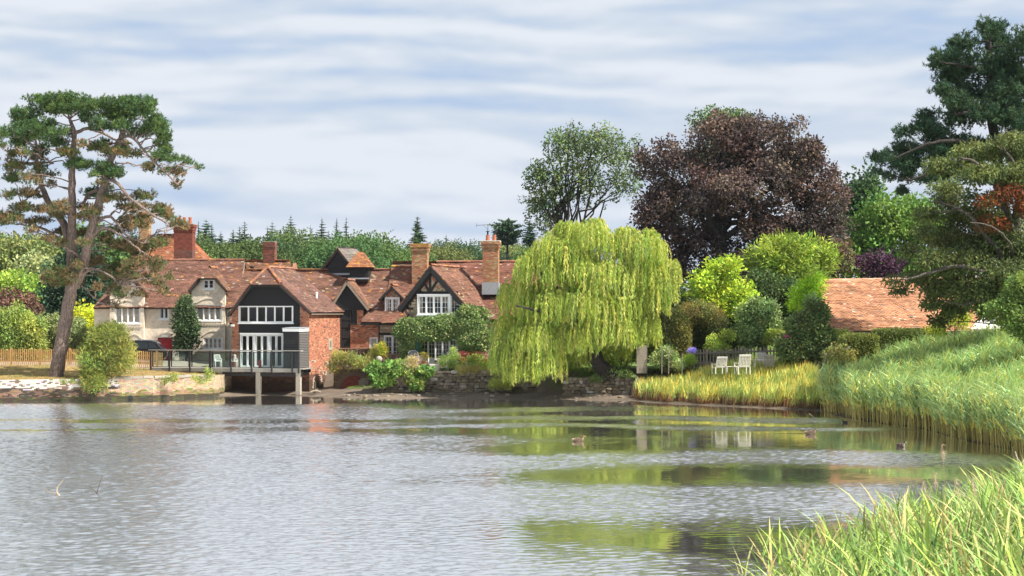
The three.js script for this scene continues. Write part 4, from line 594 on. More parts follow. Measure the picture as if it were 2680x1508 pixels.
    chimney(g, { x: c1.x, z: -3.4, w: 1.12, d: 1.0, y0: c1.y - 1.2, y1: t1.y }, (u, v, r) => (v > t1.y - 0.35 && r() < 0.5 ? [0.44, 0.24, 0.06] : orange(u, v, r)), { seed: 121, lip: 0.06, capMat: M('lichen_cap', {}) });
    const c2 = Q.z(1285, 750, -1.8), t2 = Q.z(1285, 632, -1.8); chimney(g, { x: c2.x, z: -1.8, w: 1.12, d: 1.0, y0: c2.y - 0.6, y1: t2.y }, orange, { seed: 123, lip: 0.06, pots: 2, potH: 0.42, cowl: true, flash: 0.9, capMat: M('cement_flaunching', { color: rgb(0.66, 0.64, 0.6), roughness: 0.9 }) });
    { // aerial
      const a = sub('aerial', g, [c2.x - 0.28, t2.y, -1.8]), m = new MB(); m.tube([V(0, -0.6, -0.5), V(0, 1.25, -0.5)], 0.02, 5).tube([V(-0.85, 1.22, -0.5), V(0.95, 1.3, -0.5)], 0.016, 5).tube([V(0, 0.85, -0.5), V(-0.35, 1.24, -0.5)], 0.01, 4); for (let i = 0; i < 13; i++) { const x = -0.8 + i * 0.14; m.tube([V(x, 1.225 + i * 0.005, -0.62), V(x, 1.225 + i * 0.005, -0.38)], 0.008, 4); } m.tube([V(-0.85, 1.08, -0.5), V(-0.85, 1.36, -0.5)], 0.01, 4); m.build('antenna', darkIron, a); }
  }
}

{ // ===== barn with the bright orange tile roof =====
  const B = new Frame(2172, 117, -2), h = B.group('tiled_barn', 'low brick barn with bright orange clay tile roof behind the reeds', 'barn'), X = (px, z = 0) => B.z(px, 815, z).x;
  const a = B.z(2168, 868), top = B.z(2136, 740, -4), xr = X(2620), orange = (u, v, r) => { const t = fbm2(u * 0.4, v * 0.6, 3), k = 0.9 + 0.3 * (r() - 0.5) + 0.35 * t, q = r(); if (q < 0.03 + 0.06 * Math.max(0, n2(u * 0.6, v * 0.6))) return [0.64, 0.42, 0.30]; if (q > 0.985) return [0.25, 0.2, 0.17]; return [0.51, 0.24, 0.135].map((c, i) => c * k * (i === 1 ? 1 + 0.15 * (r() - 0.3) : 1)); };
  const r = tiledRoof(h, [V(a.x, a.y, 0), V(xr, a.y, 0), V(xr, top.y + 0.2, -4), V(top.x, top.y, -4)], orange, { seed: 131, sag: 0.07, gauge: 0.14, tw: 0.22 });
  tiledRoof(h, [V(xr, a.y, -8), V(a.x, a.y, -8), V(top.x, top.y, -4), V(xr, top.y + 0.2, -4)], orange, { seed: 132, gauge: 0.3, tw: 0.5 });
  ridge(r, V(top.x, top.y + 0.14, -4), V(xr, top.y + 0.34, -4), 0.4, [M('pale_ridge', { color: rgb(0.55, 0.30, 0.19), map: rep(mottle, 2), roughness: 0.9 }), M('pale_ridge_b', { color: rgb(0.60, 0.38, 0.26), map: rep(mottle, 2), roughness: 0.9 })]);
  const wn = [X(2268), a.y - 1.1, X(2302), a.y - 0.25];
  wall(h, 'front_wall', [[a.x + 0.25, 1.6], [xr - 0.2, 1.6], [xr - 0.2, a.y], [a.x + 0.25, a.y]], [wn], -0.35, 0.25, mortar, [0.7, 0.45, 0.36]); const br = new MB(); bricks(br, frontPlane(-0.35), [[a.x + 0.25, 1.6], [xr - 0.2, 1.6], [xr - 0.2, a.y - 0.05], [a.x + 0.25, a.y - 0.05]], [wn], redBrick, { seed: 133 }); stuff(br.build('wall_bricks', brickMat, h));
  windowUnit(h, { x0: wn[0], y0: wn[1], x1: wn[2], y1: wn[3], z: -0.36, lights: 2, cols: 1, rows: 2, mat: M('green_paint', { color: rgb(0.02, 0.07, 0.05), roughness: 0.5 }) });
  wall(h, 'end_wall', [[0, 1.6], [7.4, 1.6], [7.4, a.y], [3.7, top.y - 0.15], [0, a.y]], [], 0, 0.25, mortar, [0.7, 0.45, 0.36]).rotation.y = Math.PI / 2; h.children.at(-1).position.set(a.x + 0.02, 0, -0.35);
  new MB().span(xr - 0.45, 1.6, -7.7, xr - 0.2, a.y, -0.61).span(a.x + 0.3, 1.6, -7.9, xr - 0.45, a.y, -7.7).build('rear_wall', mortar, h);
  new MB().span(a.x + 0.1, a.y - 0.12, -0.1, xr, a.y - 0.02, 0.02).build('eaves_board', weathered, h);
}
{ // pale lean-to roof beyond the yew
  const B = new Frame(2560, 104, -4), h = B.group('pale_shed', 'pale grey sloping shed roof between the barn and the yew tree', 'shed'), a = B.z(2540, 862), b = B.z(2680, 862), t = B.z(2600, 828, -1.6); const m = M('pale_sheet', { color: rgb(0.62, 0.60, 0.57), roughness: 0.7, map: rep(mottle, 0.8) });
  new MB().slab([V(a.x, a.y, 0), V(b.x, a.y, 0), V(b.x, t.y, -1.8), V(a.x + 1.2, t.y, -1.8)], V(0, 0.9, 0.43), 0.08).build('roof', m, h); new MB().span(a.x + 0.15, 1.9, -1.7, b.x, a.y - 0.1, -0.1).build('wall', weathered, h); new MB().span(a.x, a.y - 0.16, 0.01, b.x, a.y - 0.02, 0.05).build('fascia', weathered, h);
}

// ---------- foliage ----------
const leafMats = new Map();
function leafMat(t = 0.26, rough = 1) { rough = 1; const k = t + '_' + rough; if (!leafMats.has(k)) { const m = new THREE.MeshPhysicalMaterial({ transmission: t, roughness: rough, thickness: 0, side: THREE.DoubleSide, vertexColors: true, specularIntensity: 0.6 }); m.name = 'leaf_' + k; leafMats.set(k, m); } return leafMats.get(k); }
const barkMat = (c, k) => M('bark_' + k, { color: c, map: rep(barkTex, 1.1, 0.35), bumpMap: rep(barkTex, 1.1, 0.35), bumpScale: 0.05, roughness: 0.95 });
function leafQuad(mb, p, dir, side, L, W, c, fold = 0.15) { // pointed leaf: four triangles folded on the midrib
  const n = dir.clone().cross(side).normalize(), m = p.clone().addScaledVector(dir, L * 0.45), tip = p.clone().addScaledVector(dir, L), a = m.clone().addScaledVector(side, W / 2).addScaledVector(n, fold * W), b = m.clone().addScaledVector(side, -W / 2).addScaledVector(n, fold * W);
  mb.tri(p, a, tip, c); mb.tri(p, tip, b, c);
}
const rdir = (r) => { const z = 2 * r() - 1, a = r() * 2 * Math.PI, s = Math.sqrt(1 - z * z); return V(s * Math.cos(a), z, s * Math.sin(a)); };
function clump(n, L, W, seed, o = {}) { // ball of leaves of unit radius
  const r = rng(seed), mb = new MB(), { droop = 0, flat = 0.8, up = 0 } = o;
  for (let i = 0; i < n; i++) { const d = rdir(r), p = d.clone().multiplyScalar(Math.cbrt(r()) * 0.85); p.y *= flat; const dir = rdir(r).multiplyScalar(0.8).add(d).add(V(0, up - droop, 0)).normalize(), s = dir.clone().cross(rdir(r)).normalize(), k = 0.82 + 0.36 * r(); leafQuad(mb, p, dir, s, L * (0.7 + 0.6 * r()), W * (0.7 + 0.6 * r()), [k, k, k * (0.9 + 0.2 * r())]); }
  return mb.geo();
}
function tuft(n, L, W, seed) { // pine shoot: needles fanning from a short twig
  const r = rng(seed), mb = new MB();
  for (let k = 0; k < 5; k++) { const o = rdir(r).multiplyScalar(0.5), ax = rdir(r).multiplyScalar(0.7).add(V(0, 0.7, 0)).normalize(); for (let i = 0; i < n; i++) { const t = i / n, p = o.clone().addScaledVector(ax, (t - 0.2) * 0.4), d = rdir(r).addScaledVector(ax, 0.9).normalize(), s = d.clone().cross(rdir(r)).normalize(), c = 0.8 + 0.4 * r(); mb.tri(p.clone().addScaledVector(s, W / 2), p.clone().addScaledVector(s, -W / 2), p.clone().addScaledVector(d, L * (0.7 + 0.5 * r())), [c, c, c]); } }
  return mb.geo();
}
const GEO = {
  broad: [1, 2, 3].map((s) => clump(26, 0.34, 0.22, s)), fine: [4, 5, 6].map((s) => clump(26, 0.34, 0.2, s)), small: [7, 8].map((s) => clump(24, 0.36, 0.23, s)),
  yew: [9, 10].map((s) => clump(26, 0.44, 0.17, s, { droop: 0.5, flat: 0.45 })), pine: [11, 12, 13].map((s) => tuft(13, 0.46, 0.095, s)), long: [14, 15].map((s) => clump(26, 0.55, 0.13, s, { droop: 0.9 })),
  box: [16, 17].map((s) => clump(20, 0.42, 0.3, s)), feather: [18, 19].map((s) => clump(30, 0.6, 0.085, s, { up: 0.8 })), big: [20, 21].map((s) => clump(14, 0.75, 0.62, s, { flat: 0.6 })),
  beech: [22, 23, 24].map((s) => clump(30, 0.30, 0.20, s, { flat: 0.45, droop: 0.25 })),
};
const MX = new THREE.Matrix4(), QT = new THREE.Quaternion(), EU = new THREE.Euler(), CL = new THREE.Color();
// scatter copies of a few clump geometries; items: [position, scale, colour, euler]
function scatter(parent, name, geos, mat, items) {
  geos.forEach((g, k) => { const part = items.filter((_, i) => i % geos.length === k); if (!part.length) return; const m = new THREE.InstancedMesh(g, mat, part.length); m.name = name; m.castShadow = m.receiveShadow = true;
    part.forEach(([p, s, c, e], i) => { QT.setFromEuler(EU.set(...(e || [0, 0, 0]))); MX.compose(p, QT, typeof s === 'number' ? V(s, s, s) : s); m.setMatrixAt(i, MX); m.setColorAt(i, CL.setRGB(...c)); }); m.userData.kind = 'stuff'; parent.add(m); });
}
const vary = (c, r, k = 0.25) => { const b = 1 + k * (r() * 2 - 1), h = 0.12 * (r() * 2 - 1); return [c[0] * b * (1 + h), c[1] * b, c[2] * b * (1 - h)]; };
// lobes: ellipsoids {c, r:[x,y,z]}; fills their outer shells
function fill(lobes, density, scale, col, r, o = {}) {
  const { gap = -0.35, freq = 0.6, inner = 0.55, under = 0.85, upright = false } = o, items = [];
  for (const l of lobes) { const lt = rr(0.72, 1.25, r), lh = rr(-0.12, 0.16, r); const [rx, ry, rz] = l.r, n = Math.round(density * (rx * ry + ry * rz + rx * rz) * 4.2 / 3);
    for (let i = 0; i < n; i++) { const d = rdir(r); if (d.y < -0.1 && r() > under) continue; const q = inner + (1.04 - inner) * Math.sqrt(r()), p = V(l.c.x + d.x * rx * q, l.c.y + d.y * ry * q, l.c.z + d.z * rz * q);
      if (n3(p.x * freq, p.y * freq, p.z * freq) < gap) continue;
      if (lobes.some((m) => m !== l && Math.hypot((p.x - m.c.x) / m.r[0], (p.y - m.c.y) / m.r[1], (p.z - m.c.z) / m.r[2]) < inner * 0.9)) continue;
      const c = (l.col || col)[0].length ? pick(l.col || col, r) : (l.col || col), tint = lt * (1 + 0.25 * n3(p.x * 0.5 + 7, p.y * 0.5, p.z * 0.5)); items.push([p, scale * rr(0.7, 1.3, r), vary(c, r).map((v, ch) => v * tint * 1.6 * (ch === 0 ? 1 + lh : 1)), upright ? [rr(-0.3, 0.3, r), r() * 6.3, rr(-0.3, 0.3, r)] : [r() * 6.3, r() * 6.3, r() * 6.3]]); } }
  return items;
}
// lobes from ellipses seen in the photograph at distance D (the crown is about as deep as wide), broken into smaller boughs
function lobesAt(list, D, r, o = {}) {
  const { deep = 1, boughs = 13, size = 0.4, core = 0.7 } = o, out = [];
  for (const [px, py, rx, ry, dz = 0, col] of list) { const s = S(D), c = P(px, py, D); c.z -= dz; const R3 = [rx / s, ry / s, rx / s * deep]; out.push({ c, r: R3.map((v) => v * core), col });
    for (let i = 0; i < boughs; i++) { let d = rdir(r); if (d.y < -0.5) d.y *= -1; d.z = Math.abs(d.z) * (r() < 0.75 ? 1 : -1); const k = size * rr(0.55, 1.3, r); out.push({ c: V(c.x + d.x * R3[0] * (1 - k * 0.85), c.y + d.y * R3[1] * (1 - k * 0.85), c.z + d.z * R3[2] * (1 - k * 0.85)), r: R3.map((v) => v * k), col }); }
    for (let i = 0; i < (o.shoots ?? 9); i++) { const d = rdir(r); d.y = Math.abs(d.y) * 0.9 + 0.05; const k = rr(0.09, 0.19, r), q = rr(0.96, 1.12, r); out.push({ c: V(c.x + d.x * R3[0] * q, c.y + d.y * R3[1] * q, c.z + d.z * R3[2] * q), r: [R3[0] * k, R3[1] * k * 1.3, R3[2] * k], col }); } }
  return out;
}
function limb(a, b, r0, r1, r, wob = 0.08, n = 6) { const pts = [], rad = [], L = a.distanceTo(b); for (let i = 0; i <= n; i++) { const t = i / n, p = a.clone().lerp(b, t); if (i && i < n) p.add(rdir(r).multiplyScalar(L * wob * 0.5)); p.y += Math.sin(t * Math.PI) * L * 0.05; pts.push(p); rad.push(lerp(r0, r1, t)); } return [pts, rad]; }
function tree(q) {
  const { name, label, cat = 'tree', group, base, D, y, crown, leaf = 'broad', col, density = 5, scale = 0.9, bark = [0.10, 0.085, 0.07], barkKey = 'brown', trunkR = 0.3, seed = 1, mat = leafMat(), fillO = {}, lobeO = {}, boughN = 8, trunkTop } = q, r = rng(seed);
  const b = P(base, 0, D); b.y = y ?? groundY(b.x, b.z); const g = thing(name, label, cat, [b.x, b.y, b.z], 0, group), lobes = lobesAt(crown, D, r, lobeO); lobes.forEach((l) => l.c.sub(b));
  const cc = lobes[0].c, tm = barkMat(bark, barkKey);
  if (trunkR) { const t = new MB(), top = trunkTop ? P(...trunkTop, D).sub(b) : V(cc.x, cc.y, cc.z); t.tube(...limb(V(0, -0.3, 0), top, trunkR, trunkR * 0.45, r, 0.03), 9); t.build('trunk', tm, g);
    const lm = new MB(); for (let i = 0; i < boughN; i++) { const l = pick(lobes, r).c, s = V(0, 0, 0).lerp(top, rr(0.45, 0.95, r)); lm.tube(...limb(s, l, trunkR * 0.4, trunkR * 0.1, r, 0.1), 6, [1, 1, 1], false); } if (boughN) lm.build('limbs', tm, g); }
  const items = fill(lobes, density, scale, col, r, fillO); scatter(g, 'crown', GEO[leaf], mat, items); g.userData.n = items.length; return g;
}

// ---------- trees ----------
const GREEN = { mid: [0.085, 0.15, 0.035], dark: [0.035, 0.075, 0.025], deep: [0.025, 0.06, 0.03], lime: [0.30, 0.42, 0.03], light: [0.17, 0.26, 0.06], olive: [0.14, 0.17, 0.05], pale: [0.26, 0.31, 0.14], blue: [0.05, 0.10, 0.055] };
{ // wooded hillside: a far mass of crowns
  const r = rng(201), items = [], cols = [GREEN.mid, [0.06, 0.125, 0.035], [0.075, 0.14, 0.03], GREEN.olive, [0.05, 0.105, 0.035], [0.10, 0.16, 0.04], [0.15, 0.18, 0.05], [0.04, 0.085, 0.035]];
  for (let i = 0; i < 290; i++) { const D = 240 + 330 * Math.pow(r(), 0.7), px = rr(-150, 1500, r), p = P(px, 0, D); if (px < 480 && D < 260) continue; p.y = groundY(p.x, p.z); const R0 = rr(4.8, 8.5, r), h = R0 * rr(0.75, 1.15, r), ct = rr(0.62, 1.2, r), c = pick(cols, r), n = 280;
    for (let k = 0; k < n; k++) { const d = rdir(r); if (d.y < -0.35) d.y *= -1; const lump = 0.86 + 0.3 * n3(d.x * 1.9 + i, d.y * 1.6, d.z * 1.6); if (d.z < -0.5) d.z *= -1; items.push([V(p.x + d.x * R0 * lump, p.y + h + d.y * R0 * 0.85 * lump, p.z + d.z * R0 * lump), rr(1.0, 1.5, r), vary(c, r, 0.12).map((v) => v * 1.35 * ct), [r() * 6, r() * 6, r() * 6]]); } }
  const g = new THREE.InstancedMesh(GEO.broad[0], leafMat(), items.length); items.forEach(([p, s, c, e], i) => { QT.setFromEuler(EU.set(...e)); g.setMatrixAt(i, MX.compose(p, QT, V(s, s, s))); g.setColorAt(i, CL.setRGB(...c)); });
  g.name = 'hillside_wood'; scene.add(g); tag(g, 'broadleaf wood covering the far hillside behind the roofs', 'wood', null, 'stuff');
}
{ // skyline conifers, each its own tree
  const r = rng(211), spray = (() => { const mb = new MB(), q = rng(5); for (let i = 0; i < 30; i++) { const t = q(), s = q() < 0.5 ? -1 : 1; leafQuad(mb, V(t, -0.12 * t * t, (q() - 0.5) * 0.2), V(0.6, -0.35 - 0.5 * q(), s * (0.3 + 0.6 * q())).normalize(), rdir(q), 0.42 * (1.2 - t), 0.24, [0.8 + 0.4 * q(), 0.8 + 0.4 * q(), 0.85]); } return mb.geo(); })();
  const conifer = (name, label, cat, group, px, topPy, botPy, wpx, D, col, o = {}) => { const top = P(px, topPy, D), bot = P(px, botPy, D), H = top.y - bot.y, W = wpx / S(D) / 2, g = thing(name, label, cat, [bot.x, bot.y, bot.z], 0, group), items = [], { tiers = 13, start = 0.06, shape = 1, gapp = 0.12 } = o;
    new MB().tube([V(0, -6, 0), V(0, H * 0.5, 0), V(0, H, 0)], [0.35, 0.2, 0.03], 6).build('trunk', barkMat([0.07, 0.055, 0.05], 'dark'), g);
    for (let t = 0; t < tiers; t++) { const f = start + (1 - start) * t / tiers, L = W * (o.round ? Math.sqrt(Math.max(0.05, 1 - Math.pow((f - 0.62) / 0.45, 2))) : Math.pow(1 - f, shape)) * rr(0.8, 1.15, r) + 0.25, k = 5 + Math.round(3 * (1 - f)); for (let i = 0; i < k; i++) { if (r() < gapp) continue; const l = L * rr(0.7, 1.15, r); items.push([V(0, f * H + rr(-0.15, 0.15, r), 0), V(l, l * 0.9, l * 0.9), vary(col, r, 0.25).map((v) => v * 1.5), [0, (i + r() * 0.7) / k * 6.28 + t, o.round ? 0.25 : -0.12 + 0.35 * f]]); } }
    scatter(g, 'crown', [spray], leafMat(0.2, 0.8), items); return g; };
  const grp = 'conifers on the far skyline', lab = 'dark spire of a spruce rising from the far wooded skyline';
  const list = [[519, 578, 640, 36], [539, 568, 650, 50], [554, 580, 640, 38], [578, 592, 650, 44], [610, 588, 645, 36], [627, 580, 650, 44], [640, 582, 640, 34], [700, 590, 650, 40], [712, 577, 650, 46], [735, 590, 650, 44], [790, 592, 660, 50], [812, 590, 660, 46], [860, 600, 660, 40], [925, 612, 650, 20], [938, 607, 645, 18], [1168, 604, 640, 26], [1200, 628, 650, 20], [1232, 628, 655, 22], [430, 600, 660, 46], [400, 612, 660, 40], [342, 590, 660, 40], [300, 608, 660, 50], [255, 600, 655, 36]];
  list.forEach(([px, a, b, w]) => conifer('skyline_conifer', lab, 'conifer', grp, px, a + rr(-4, 14, r), b + 20, w * rr(1.5, 2.1, r), rr(440, 500, r), GREEN.blue.map((v) => v * rr(0.8, 1.05, r)), { gapp: rr(0.15, 0.45, r), tiers: 9 + Math.floor(r() * 6), shape: rr(0.75, 1.3, r) }));
  conifer('spruce', 'tall broad spruce on the skyline above the small lantern roof, left cluster', 'conifer', null, 761, 562, 690, 96, 430, GREEN.deep, { tiers: 18, gapp: 0.05 });
  conifer('spruce', 'narrow spruce on the skyline just left of the pair of spires', 'conifer', null, 842, 569, 680, 74, 430, GREEN.deep, { tiers: 16 });
  conifer('spire_spruce', 'thin spire conifer on the skyline, shorter of the pair over the lantern', 'conifer', null, 881, 571, 660, 44, 430, GREEN.blue, { tiers: 14, gapp: 0.25 });
  conifer('spire_spruce', 'thin spire conifer on the skyline, taller of the pair over the lantern', 'conifer', null, 906, 568, 665, 50, 430, GREEN.blue, { tiers: 14, gapp: 0.25 });
  conifer('lone_fir', 'lone broad fir standing clear on the skyline left of the first cottage chimney', 'fir', null, 1092, 565, 650, 62, 380, GREEN.dark, { tiers: 16, shape: 0.8 });
  conifer('far_pine', 'round topped far pine beside the aerial chimney', 'pine', null, 1328, 575, 665, 78, 330, [0.035, 0.075, 0.03], { tiers: 12, start: 0.3, round: true, gapp: 0.05 });
  conifer('far_pine', 'smaller cone shaped far pine between the chimney and the willow', 'pine', null, 1387, 580, 650, 58, 330, GREEN.deep, { tiers: 12, start: 0.2, shape: 0.7 });
}
const T = (o) => tree(o);
// trees and shrubs behind the picket fence on the left
T({ name: 'oak_tree', label: 'large olive green tree at the far left behind the garden shrubs', base: 30, D: 235, crown: [[20, 700, 80, 75], [85, 680, 60, 55]], col: GREEN.olive, seed: 301, scale: 1.5, density: 1.6, y: 2 });
T({ name: 'dark_conifer', label: 'dark bushy conifer filling the gap behind the pine trunk', base: 175, D: 176, crown: [[150, 800, 45, 85], [175, 740, 40, 60], [235, 760, 42, 95], [215, 690, 40, 50]], col: GREEN.deep, leaf: 'fine', seed: 305, scale: 1.1, density: 3, fillO: { gap: -0.8 } });
T({ name: 'poplar_tree', label: 'mid green tree rising behind the pine trunk and grey house', base: 260, D: 215, crown: [[250, 665, 50, 60], [305, 690, 45, 50], [200, 640, 40, 35]], col: GREEN.mid, seed: 306, scale: 1.4, density: 1.8, y: 2 });
T({ name: 'pale_willow', label: 'small pale silvery tree between the oak and the pine trunk', base: 95, D: 212, crown: [[95, 712, 40, 34]], col: GREEN.pale, leaf: 'fine', seed: 302, scale: 1.3, density: 2.4, y: 2 });
T({ name: 'ash_tree', label: 'bright green tree above the copper shrub at far left', base: 45, D: 190, crown: [[45, 765, 72, 45], [85, 790, 35, 40]], col: [0.20, 0.30, 0.05], seed: 303, scale: 1.2, density: 2.4 });
T({ name: 'copper_shrub', label: 'brown copper leaved shrub at far left above the clipped bush', cat: 'shrub', base: 25, D: 172, crown: [[15, 810, 55, 45], [70, 815, 35, 35]], col: [0.12, 0.065, 0.045], leaf: 'fine', seed: 304, scale: 0.9, density: 4 });
T({ name: 'rounded_bush', label: 'big rounded yellow green bush behind the fence at far left', cat: 'bush', base: 45, D: 140, crown: [[40, 890, 72, 78], [-20, 880, 55, 70], [85, 915, 35, 50]], col: [0.20, 0.25, 0.055], leaf: 'small', seed: 307, scale: 0.5, density: 21.6, trunkR: 0.15, fillO: { under: 1, gap: -0.8 } });
T({ name: 'grey_bush', label: 'paler grey green bush behind the fence beside the pine trunk', cat: 'bush', base: 165, D: 143, crown: [[165, 900, 58, 65], [140, 870, 30, 38], [205, 915, 35, 48]], col: [0.20, 0.235, 0.09], leaf: 'small', seed: 308, scale: 0.5, density: 19.8, trunkR: 0.15, fillO: { under: 1, gap: -0.8 } });
T({ name: 'golden_maple', label: 'acid yellow green small tree against the corner of the grey house', base: 228, D: 150, crown: [[228, 838, 34, 36]], col: [0.42, 0.46, 0.03], leaf: 'fine', seed: 309, scale: 0.75, density: 6, trunkR: 0.12 });
T({ name: 'tamarisk_bush', label: 'feathery green bush overhanging the quay wall by the footbridge', cat: 'bush', base: 280, D: 116.8, y: 1.4, crown: [[285, 895, 42, 40], [265, 945, 52, 45], [315, 935, 30, 50], [255, 985, 35, 25], [250, 1000, 22, 18, -0.8]], col: [[0.15, 0.19, 0.032], [0.11, 0.155, 0.032], [0.21, 0.21, 0.05]], leaf: 'feather', seed: 310, scale: 0.55, density: 28.8, trunkR: 0.12, bark: [0.08, 0.06, 0.045] , fillO: { under: 1, gap: -0.6 } });
T({ name: 'columnar_shrub', label: 'slim dark evergreen shrub against the grey house between door and window', cat: 'shrub', base: 487, D: 138.3, crown: [[488, 870, 30, 52], [485, 830, 22, 40], [486, 800, 13, 20], [490, 905, 28, 30]], col: [[0.045, 0.085, 0.03], [0.06, 0.10, 0.04]], leaf: 'small', seed: 311, scale: 0.45, density: 32.4, trunkR: 0.1, lobeO: { deep: 0.7 } , fillO: { under: 1, gap: -0.6 } });

// right-hand trees
T({ name: 'poplar_tree', label: 'airy dark green poplar between the willow and the copper beech', base: 1560, D: 152, crown: [[1440, 500, 60, 75], [1500, 410, 70, 70], [1590, 400, 75, 75], [1560, 480, 90, 80], [1430, 590, 40, 45], [1480, 370, 40, 40], [1640, 480, 45, 90], [1405, 540, 45, 50], [1400, 470, 35, 40]], col: [[0.08, 0.13, 0.045], [0.105, 0.145, 0.055]], leaf: 'fine', seed: 321, scale: 0.68, density: 2.9, fillO: { gap: -0.12, freq: 0.9, inner: 0.3, under: 0.8 }, lobeO: { boughs: 8, size: 0.5 }, trunkR: 0.3, boughN: 34, bark: [0.13, 0.115, 0.095], barkKey: 'grey' });
T({ name: 'poplar_tree', label: 'poplar top showing behind the summit of the copper beech', base: 1890, D: 172, crown: [[1870, 335, 60, 45], [1930, 345, 60, 50], [1890, 420, 80, 80]], col: [0.085, 0.14, 0.045], leaf: 'fine', seed: 322, scale: 0.8, density: 4.5, trunkR: 0.4 });
T({ name: 'copper_beech', label: 'huge purple brown copper beech towering over the garden', base: 1880, D: 141, crown: [[1760, 440, 85, 70], [1870, 390, 120, 80], [2000, 370, 110, 70], [1780, 550, 100, 80], [2100, 440, 80, 70], [2010, 500, 130, 90], [2165, 540, 80, 95], [1900, 520, 130, 80, -1], [1720, 610, 70, 70], [1840, 660, 110, 80, 1], [2030, 640, 140, 80, 1], [2150, 640, 80, 90], [1760, 720, 60, 60], [1950, 740, 130, 60, 2], [2110, 750, 100, 70, 2]], col: [[0.070, 0.047, 0.043], [0.088, 0.060, 0.048], [0.052, 0.038, 0.040], [0.105, 0.078, 0.06]], leaf: 'beech', seed: 323, scale: 0.8, density: 5.2, fillO: { gap: -0.3, freq: 0.5, inner: 0.5 }, lobeO: { boughs: 7, size: 0.45 }, trunkR: 0.75, trunkTop: [1880, 400], boughN: 30, bark: [0.12, 0.115, 0.11], barkKey: 'beech', mat: leafMat(0.2, 0.45) });
T({ name: 'evergreen_oak', label: 'dark green evergreen tree tucked behind the right shoulder of the beech', base: 2260, D: 165, crown: [[2250, 530, 55, 70], [2220, 600, 50, 90]], col: GREEN.dark, seed: 324, scale: 1.1, density: 3.2 });
T({ name: 'lime_tree', label: 'fresh mid green tree between the beech and the big pine', base: 2340, D: 150, crown: [[2330, 590, 75, 75], [2400, 610, 75, 90], [2290, 670, 75, 65], [2400, 700, 80, 50], [2230, 690, 60, 50]], col: [[0.13, 0.22, 0.045], [0.09, 0.17, 0.035]], seed: 325, scale: 1.0, density: 3.6 });
T({ name: 'purple_shrub', label: 'dark purple shrub above the barn ridge', cat: 'shrub', base: 2305, D: 131, crown: [[2300, 705, 48, 42]], col: [0.055, 0.022, 0.05], leaf: 'fine', seed: 326, scale: 0.7, density: 7, mat: leafMat(0.2, 0.4) });
T({ name: 'brown_beech_shrub', label: 'brown leaved bush below the beech crown left of the barn ridge', cat: 'shrub', base: 2190, D: 134, crown: [[2190, 690, 55, 50]], col: [[0.11, 0.065, 0.045], [0.10, 0.10, 0.05]], leaf: 'fine', seed: 327, scale: 0.7, density: 6 });
T({ name: 'cherry_tree', label: 'broad light green tree in front of the copper beech', base: 2060, D: 130, crown: [[2000, 690, 55, 50], [2060, 680, 70, 55], [2130, 690, 50, 55], [2080, 740, 80, 50]], col: [[0.22, 0.29, 0.035], [0.15, 0.22, 0.035]], leaf: 'long', seed: 328, scale: 0.7, density: 7, trunkR: 0.15 });
T({ name: 'laurel_shrub', label: 'dark green shrub under the cherry behind the garden fence', cat: 'shrub', base: 2000, D: 127.5, crown: [[2000, 780, 60, 60], [2060, 800, 50, 60]], col: [0.06, 0.10, 0.03], leaf: 'small', seed: 329, scale: 0.6, density: 14.4 , fillO: { under: 1, gap: -0.6 } });
T({ name: 'golden_acacia', label: 'glowing yellow green tree to the right of the willow', base: 1875, D: 125, crown: [[1850, 760, 48, 55], [1895, 740, 45, 60], [1930, 790, 50, 50], [1880, 800, 55, 45], [1895, 700, 18, 22]], col: [[0.28, 0.38, 0.03], [0.21, 0.32, 0.03], [0.33, 0.40, 0.04]], leaf: 'broad', seed: 330, scale: 0.7, density: 8, trunkR: 0.14, fillO: { gap: -0.15, freq: 1.1 } });
T({ name: 'viburnum_bush', label: 'rounded silvery green bush behind the garden fence', cat: 'bush', base: 1985, D: 121.8, crown: [[1985, 840, 52, 50], [2010, 870, 45, 35], [1960, 880, 40, 30]], col: [[0.12, 0.19, 0.06], [0.22, 0.28, 0.10]], leaf: 'small', seed: 331, scale: 0.5, density: 23.4, trunkR: 0.08 , fillO: { under: 1, gap: -0.6 } });
T({ name: 'climbing_rose', label: 'tall dark tangle of climbing rose on the barn gable end', cat: 'climber', base: 2105, D: 114.5, crown: [[2108, 872, 40, 42], [2085, 920, 48, 36], [2143, 838, 20, 44], [2152, 905, 24, 44], [2126, 806, 14, 22], [2065, 905, 22, 22], [2118, 930, 40, 26]], col: [[0.06, 0.105, 0.03], [0.09, 0.135, 0.04], [0.15, 0.19, 0.065]], leaf: 'small', seed: 332, scale: 0.55, density: 20, trunkR: 0.08, lobeO: { deep: 0.8, shoots: 26, size: 0.5, core: 0.6 } , fillO: { under: 1, gap: -0.6 } });
T({ name: 'wisteria', label: 'bright green wisteria hanging over the barn ridge end', cat: 'climber', base: 2118, D: 118.5, crown: [[2112, 775, 22, 36], [2135, 742, 25, 12], [2088, 800, 20, 24], [2130, 790, 18, 30]], col: [0.22, 0.36, 0.02], leaf: 'long', seed: 333, scale: 0.55, density: 14, trunkR: 0.07 });
T({ name: 'hazel_bush', label: 'light green bush at the far right edge beside the yew', cat: 'bush', base: 2700, D: 88, crown: [[2690, 770, 50, 60], [2640, 825, 60, 30], [2700, 850, 70, 50], [2660, 790, 35, 30]], col: [[0.13, 0.19, 0.04], [0.10, 0.15, 0.035]], leaf: 'fine', seed: 334, scale: 0.42, density: 25.2, trunkR: 0.1 , fillO: { under: 1, gap: -0.6 } });
